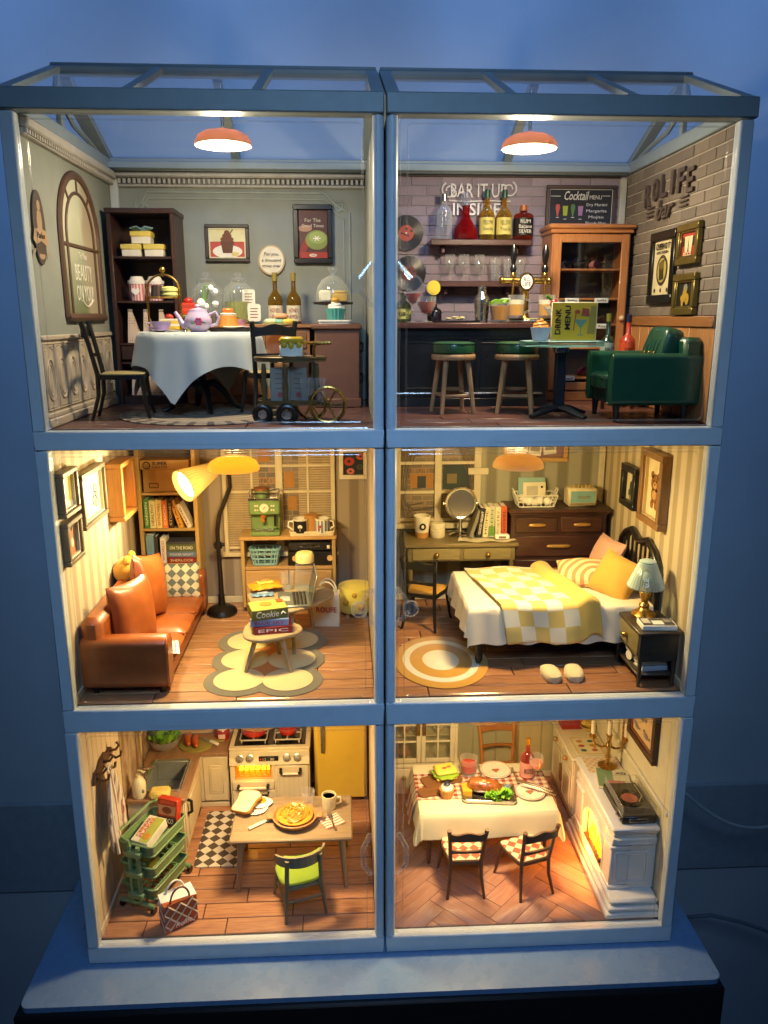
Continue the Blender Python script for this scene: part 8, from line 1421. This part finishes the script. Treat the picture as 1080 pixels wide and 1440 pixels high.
rs = N('roast_skin'); n1 = rs.noise(7, 5, None, .7); rs.col(rs.mix(rs.step(n1, .35, .65), col('#5b2c12'), col('#a5602a'))); rs.p(.32, coat=.35); rs.bump(rs.noise(22, 4), .5, .015)
t2 = T('roast', 'glazed brown roast joint on the steel tray', 'roast', (1.42, 1.54, zt + .015), R(-12)); O('joint', B().tube([(-.24, .01, .10), (-.2, .01, .09), (-.08, 0, .105), (.06, 0, .10), (.2, -.01, .075), (.28, -.01, .06)], [.03, .09, .11, .10, .07, .025], 20), rs.m, t2); O('glaze_mark', B().ball((-.02, -.05, .20), (.04, .03, .02), 10, 6).ball((.04, -.06, .185), (.03, .02, .015), 10, 6), pl('#c98a52', .3, coat=.3), t2)
random.seed(31); lf = B()
for i in range(44):
    a = random.random() * 6.28; r = random.random() ** .6; leaf(lf, Vector((.15 * r * cos(a), .075 * r * sin(a), .01 + .05 * (1 - r))), a + random.uniform(-.6, .6), random.uniform(.06, .10), random.uniform(.035, .055), random.uniform(.3, .9), ph=i)
t3 = O('lettuce', lf, pl('#7fb532', .45, var=.3, vs=16)); t3.location = (1.58, 1.38, zt + .015); tag(t3, 'curly green lettuce heap in front of the roast', 'lettuce')
o = O('cheese_wedge', B().prism([(-.06, -.1), (.06, -.1), (.06, .1), (-.06, .1)], (0, 0, 0), 'z', .08), pl('#c99a2e', .5)); o.location = (1.17, 1.55, zt + .015); tag(o, 'yellow wedge at the left end of the roast tray', 'cheese')
vessel('drinking_glass', 'tumbler of red drink at the back left of the dining table', 'glass', (1.27, 2.02, zt), tumprof(.25, .105, .125), None, (pl('#b03a24', .15, sss=.3), [(0, .06), (.107, .06), (.115, .16), (0, .16)]))
bottle('rose_bottle', 'pink sparkling bottle with gold top on the dining table', (2.07, 1.92, zt), .58, .10, glass((.8, .25, .18), 1.5, .05, .35, (.6, .14, .10)), pl('#b8862e', .35, .6), (.04, .42), pl('#c98a7a', .6), ('ROSE',), .35)
q = vessel('wine_glass', 'stemmed glass of pink wine in front of the pink bottle', 'glass', (2.16, 1.78, zt), wineprof(.40, .10), None, (pl('#cf7a64', .15, sss=.3), [(0, .21), (.06, .22), (.09, .27), (.092, .3), (0, .3)]))
t = T('cutting_board', 'dark wooden board with a handle under the sandwich', 'board', (.90, 1.88, zt), R(20)); O('board', B().prism(rrect(-.30, .25, -.14, .14, .05), (0, 0, 0), 'z', .022).box(.23, .42, -.04, .04, .0, .021, .02), wood('#6a4426', '#84572f', 'x', 4, .5), t)
o = O('cutting_board', B().prism(rrect(-.26, .24, -.10, .10, .06), (0, 0, 0), 'z', .02), wood('#6a4426', '#84572f', 'x', 4, .5)); o.location = (.78, 1.62, zt); o.rotation_euler = (0, 0, R(14)); tag(o, 'second dark wooden board nearer the table edge beneath the cupcake', 'board')
t = T('sandwich', 'square yellow sandwich with lettuce on the dark board', 'sandwich', (.93, 1.92, zt + .024), R(12)); O('bread', B().box(-.15, .15, -.12, .12, .0, .05, .02), pl('#c9b04a', .7), t); O('lettuce_layer', B().lathe([(0, .05), (.16, .05), (.185, .07), (.16, .085), (0, .085)], n=36, flute=.08, fn=9), pl('#86a52a', .5), t); O('top_bread', B().box(-.15, .15, -.12, .12, .085, .145, .025), pl('#d8c452', .7), t); O('pickle', B().ball((-.02, -.02, .15), (.035, .02, .012), 10, 6).ball((.05, .0, .15), (.03, .02, .012), 10, 6), pl('#a8502a', .5), t)
cupcake('cupcake', 'cupcake with white icing and dark berry on the table edge', (.90, 1.50, zt), .10, .21, pl('#b5803a', .6), None, pl('#e3dccb', .45), pl('#1f2a4a', .4))
t = T('cutlery_set', 'ornate silver cutlery lying across the right rose plate', 'cutlery', (2.10, 1.56, zt + .035), R(-34)); O('napkin_roll', B().tube([(-.2, 0, .01), (-.05, 0, .03), (.12, 0, .03), (.2, 0, .015)], [(.01, .05), (.02, .055), (.02, .05), (.01, .035)], 10), pl('#d8cbb4', .7), t); O('fork', B().tube([(-.28, .02, .03), (0, .02, .05), (.24, .03, .03)], [(.006, .03), (.006, .01), (.006, .02)], 8), CHROME, t); O('knife', B().tube([(-.25, -.03, .04), (.05, -.02, .05), (.3, -.03, .02)], [(.004, .016), (.008, .012), (.004, .02)], 8), CHROME, t)
fork('silver fork at the right of the back rose plate', (1.90, 1.95, zt), R(4), 1.1)
t = O('table_knife', B().tube([(0, -.16, .008), (0, 0, .008), (0, .2, .006)], [(.008, .012), (.006, .01), (.004, .02)], 8), CHROME); t.location = (1.44, 2.02, zt); tag(t, 'silver knife at the left of the back rose plate', 'knife')
# right side cabinet
t = T('sideboard', 'cream sideboard with brown lock plates along the right wall', 'sideboard', (2.74, 1.99, z)); SBW, SBD, SBH = .55, 1.1, 1.0
O('cabinet_body', bx(.02, SBW, .01, SBD, .1, SBH - .04, .008), iv, t); O('cabinet_top', bx(-.03, SBW, -.02, SBD, SBH - .04, SBH, .012), iv, t); O('plinth', B().box(.0, SBW, .0, SBD, .06, .11, .01).box(.03, .12, .03, .12, 0, .06, .01), pl('#a8845a', .5), t)
for i in range(2):
    y0 = .04 + i * .53; d = O('door', bx(.0, .025, y0, y0 + .50, .13, .70, .01), iv, t); O('door_panel', B().tube([(-.001, y, q) for y, q in rrect(y0 + .08, y0 + .42, .20, .63, .01, 2)], .010, 6, closed=True), iv, d); dr_ = O('drawer', bx(.0, .025, y0, y0 + .50, .73, SBH - .06, .01), iv, t); O('drawer_knob', B().ball((-.035, y0 + .25, .84), .036, 12, 8), pl('#a8884a', .35, .5), dr_)
O('lock_plate', B().prism([(.49, .34), (.55, .32), (.61, .34), (.62, .42), (.60, .5), (.62, .56), (.55, .6), (.48, .56), (.5, .5), (.48, .42)], (-.014, 0, 0), 'x', .02), pl('#8a6a2c', .4, .4), t)
zt2 = z + SBH + .002
o = O('printed_card', bx(-.20, .20, -.24, .24, 0, .012, .003), pl('#d6cba6', .6)); o.location = (3.02, 2.30, zt2); tag(o, 'cream card with six small coloured pictures on the sideboard', 'card'); O('card_border', B().tube([(x, y, .013) for x, y in rrect(-.18, .18, -.22, .22, .01, 2)], .004, 4, closed=True), pl('#b5804a', .6), o)
for i in range(3):
    for j in range(2): O('picture_print', B().prism(disc(-.08 + j * .16, -.12 + i * .12, .045, .035, 10), (0, 0, .012), 'z', .002), pl(('#3f6a5a', '#a8503a', '#b5823a')[(i + j) % 3], .6), o)
t = T('recipe_box', 'red box at the far end of the cream sideboard', 'box', (2.95, 2.88, zt2)); O('box_body', bx(-.16, .16, -.1, .1, 0, .18, .01), pl('#96281e', .5), t); O('box_lid', bx(-.17, .17, -.11, .11, .18, .22, .01), pl('#96281e', .5), t)
t = T('lemon_bowl', 'yellow fruit bowl beside the red box on the sideboard', 'bowl', (3.17, 2.76, zt2)); O('bowl', B().lathe([(0, 0), (.06, 0), (.12, .08), (.11, .08), (.05, .02), (0, .02)], n=20), pl('#c9b26a', .4), t)
for k in range(4): O('lemon', B().ball((.05 * cos(k * 1.6), .05 * sin(k * 1.6), .12), (.055, .045, .045), 10, 8), pl('#c9a82a', .45), t)
# fireplace
fp = pl('#ddd8cf', .42, var=.05, coat=.1); t = T('fireplace', 'white moulded fireplace with a glowing arched opening', 'fireplace', (2.64, .12, z)); FW, FD, FHt = .65, 1.78, 1.10
fb = B()
fb.box(0, FW, -.02, FD, 0, .07, .015).box(.03, FW, .0, FD - .02, .07, .14, .02).box(.06, FW, .03, FD - .05, .14, .22, .03)   # stepped base
fb.box(.33, FW, .241, FD - .12, .22, .84, .004)                                                                  # core
for y0, y1 in ((.24, .50), (FD - .38, FD - .12)): fb.box(.10, .33, y0, y1, .22, .84, .012).box(.085, .34, y0 - .02, y1 + .02, .22, .27, .01).box(.085, .34, y0 - .02, y1 + .02, .76, .81, .01)
O('surround', fb, fp, t)
# front wall with an arched hole
yc = FD / 2 + .05; ar = .40; P = [(.50, .19), (yc - ar, .19), (yc - ar, .46)] + [(yc - ar * cos(R(a)), .46 + ar * .78 * sin(R(a))) for a in range(10, 180, 10)] + [(yc + ar, .46), (yc + ar, .19), (FD - .38, .19), (FD - .38, .84), (.50, .84)]
O('breast', B().prism(P, (.12, 0, 0), 'x', .05), fp, t)
O('arch_trim', B().tube([(.115, yc - ar, .19), (.115, yc - ar, .46)] + [(.115, yc - ar * cos(R(a)), .46 + ar * .78 * sin(R(a))) for a in range(10, 180, 10)] + [(.115, yc + ar, .46), (.115, yc + ar, .19)], .018, 6), fp, t)
O('entablature', B().box(.10, FW, .21, FD - .09, .84, .93, .01).box(.12, FW, .23, FD - .11, .93, 1.0, .012), fp, t); O('mantel_shelf', B().box(.11, FW, .19, FD - .05, 1.0, 1.04, .014).box(.08, FW, .16, FD - .02, 1.04, FHt, .018), fp, t)
sp_ = B(); 
for q in (0, .03): sp_.tube([(x, .238, zz) for x, zz in rrect(.16 + q, .55 - q, .30 + q, .72 - q, .01, 2)], .008 if q else .012, 6, closed=True)
for q in (.87,): sp_.tube([(x, .206, zz) for x, zz in rrect(.16, .55, .855, .915, .008, 2)], .006, 6, closed=True)
O('side_panel', sp_, fp, t)
fg = N('fire_glow'); o3 = fg.xyz(); nz = fg.noise(5, 4); hgt = fg.step(o3[2], .2, .8); k = fg.math('ADD', hgt, fg.math('MULTIPLY', fg.math('SUBTRACT', nz, .5), .9)); cr = fg.mix(fg.step(k, .1, .5), (1, .16, .01), (1, .55, .04)); fg.b.inputs['Base Color'].default_value = (.1, .04, .01, 1); fg.L(fg.mix(fg.step(k, .0, .9), cr, (1, .72, .10)), fg.b.inputs['Emission Color']); fg.b.inputs['Emission Strength'].default_value = 4.2
O('fire_back', bx(.188, .20, yc - ar - .03, yc + ar + .03, .22, .80, 0), fg.m, t)
O('firebox', B().box(.17, .20, yc - ar - .03, yc - ar, .22, .80, 0).box(.17, .20, yc + ar, yc + ar + .03, .22, .80, 0).box(.12, .20, yc - ar, yc + ar, .20, .222, 0), pl('#6a4a2a', .7), t)
random.seed(17); flm = B()
for i in range(7): y = yc - .2 + i * .066; h = random.uniform(.16, .36); flm.tube([(.165, y, .24), (.163, y + .01, .28 + h * .4), (.165, y - .015, .24 + h * .75), (.168, y + .005, .24 + h)], [.02, .024, .014, .003], 8)
O('flame', flm, emit('#ff8a10', 5), t); O('log', B().cyl((.15, yc - .24, .25), (.155, yc + .22, .25), .03).cyl((.145, yc - .2, .25), (.15, yc + .1, .30), .024), pl('#3a1f10', .8), t)
zm = z + FHt + .002
t = T('turntable', 'black record player with a raised clear lid on the mantel shelf', 'turntable', (3.06, .72, zm)); O('plinth', bx(-.21, .21, -.36, .36, 0, .10, .012), pl('#17140f', .35), t); O('name_plate', B().tube([(x, -.362, q) for x, q in rrect(-.12, .10, .03, .07, .005, 2)], .003, 4, closed=True), STEEL, t)
for y in (-.2, -.32): O('dial', B().cyl((-.21, y, .05), (-.235, y, .05), .028), STEEL, t)
O('platter', B().lathe([(0, .102), (.17, .102), (.17, .115), (0, .117)], (.0, .0, 0), n=36, sy=1.0), pl('#0f0d0c', .3), t); O('record_label', B().lathe([(0, .118), (.10, .118), (0, .1185)], n=24), pl('#a8604a', .5), t); O('deck', bx(-.20, .20, -.34, .34, .10, .1015, 0), pl('#3a332b', .4), t)
O('tone_arm', B().tube([(.15, .25, .13), (.15, .0, .14), (.07, -.12, .13)], .01, 6), CHROME, t)
lid = B().box(-.205, .205, -.35, .34, .215, .222, .003).box(-.205, -.198, -.35, .34, .125, .215, 0).box(.198, .205, -.35, .34, .125, .215, 0).box(-.198, .198, -.35, -.343, .125, .215, 0); O('dust_cover', lid, CLEAR, t)
le = B()
for q in (.128, .218): le.tube([(x, y, q) for x, y in rrect(-.202, .202, -.347, .337, .015, 2)], .006, 5, closed=True)
for x, y in ((-.2, -.345), (.2, -.345), (-.2, .335), (.2, .335)): le.cyl((x, y, .125), (x, y, .22), .006, n=6)
O('cover_edge', le, RIM, t)
o = O('record_sleeve', B().box(-.21, .21, -.24, .24, 0, .02, .003), pl('#c9c09a', .5)); o.location = (3.06, 1.30, zm); o.rotation_euler = (0, 0, R(-12)); tag(o, 'record sleeve with a green and pink picture behind the turntable', 'record sleeve')
O('cover_print', bx(-.20, .0, -.2, .22, .02, .0215, 0), pl('#6f8a62', .5), o); O('cover_print', bx(-.08, .14, -.23, -.05, .0205, .0222, 0), pl('#a86a62', .5), o); TX('lettering', 'JAZZ', (.11, .12, .023), (1, 0, 0), (0, 1, 0), BLACK, o, w=.14)
o = O('table_mat', bx(-.24, .22, -.18, .18, 0, .006, .001), checks('#c9a57a', '#d8c3a0', .05, 'xy')); o.location = (3.04, 1.66, zm); tag(o, 'pale checked mat under the candelabra', 'mat')
t = T('candelabra', 'brass three armed candelabra with white candles', 'candelabra', (3.08, 1.60, zm + .007)); t.scale = (.85, .85, .74); O('stand', B().lathe([(0, 0), (.14, 0), (.15, .025), (.1, .05), (.05, .08), (.03, .14), (.045, .2), (.028, .26), (.035, .4), (.05, .45), (.03, .5), (.04, .62), (.055, .64), (.02, .65)], n=20), BRASS, t)
for s in (-1, 1):
    O('arm', B().tube([(0, 0, .42), (s * .10, -s * .03, .38), (s * .2, -s * .06, .42), (s * .235, -s * .07, .52), (s * .24, -s * .07, .58)], [.022, .02, .02, .018, .016], 8).lathe([(.02, .54), (.055, .56), (.06, .59), (.03, .60), (.035, .64), (.0, .64)], (s * .24, -s * .07, 0), 14).ball((s * .2, -s * .06, .36), .02, 8, 6), BRASS, t)
for x, y, q in ((0, 0, .65), (-.24, .07, .64), (.24, -.07, .64)): c = O('candle', B().cyl((x, y, q), (x, y, q + .26), .036, n=14), pl('#ddd2b0', .5, sss=.2), t); O('wick', B().cyl((x, y, q + .26), (x, y, q + .29), .005, n=6), BLACK, c)
O('hanging_rod', B().cyl((3.27, 1.62, z + 1.40), (3.27, 1.62, z + 2.1), .014), BRASS, din)
f = frame('rabbit_picture', 'dark brown framed print of grey birds on the right dining wall', 'r', (3.296, .98, z + 2.08), .86, .66, pl('#3d2418', .4), pl('#cbab7e', .6), .07, .085, inner=pl('#8a5a3a', .5)); gb_ = pl('#7d7266', .6)
for x, zz, s in ((-.08, .06, 1), (.1, -.12, .7), (-.2, -.14, .6)): ink(f, disc(x, zz, .10 * s, .055 * s, 14), gb_, 1); ink(f, disc(x - .09 * s, zz + .05 * s, .04 * s, .035 * s, 10), gb_, 2); ink(f, [(x + .08 * s, zz), (x + .18 * s, zz + .05 * s), (x + .17 * s, zz - .01 * s)], gb_, 3)
f.name = 'bird_picture'
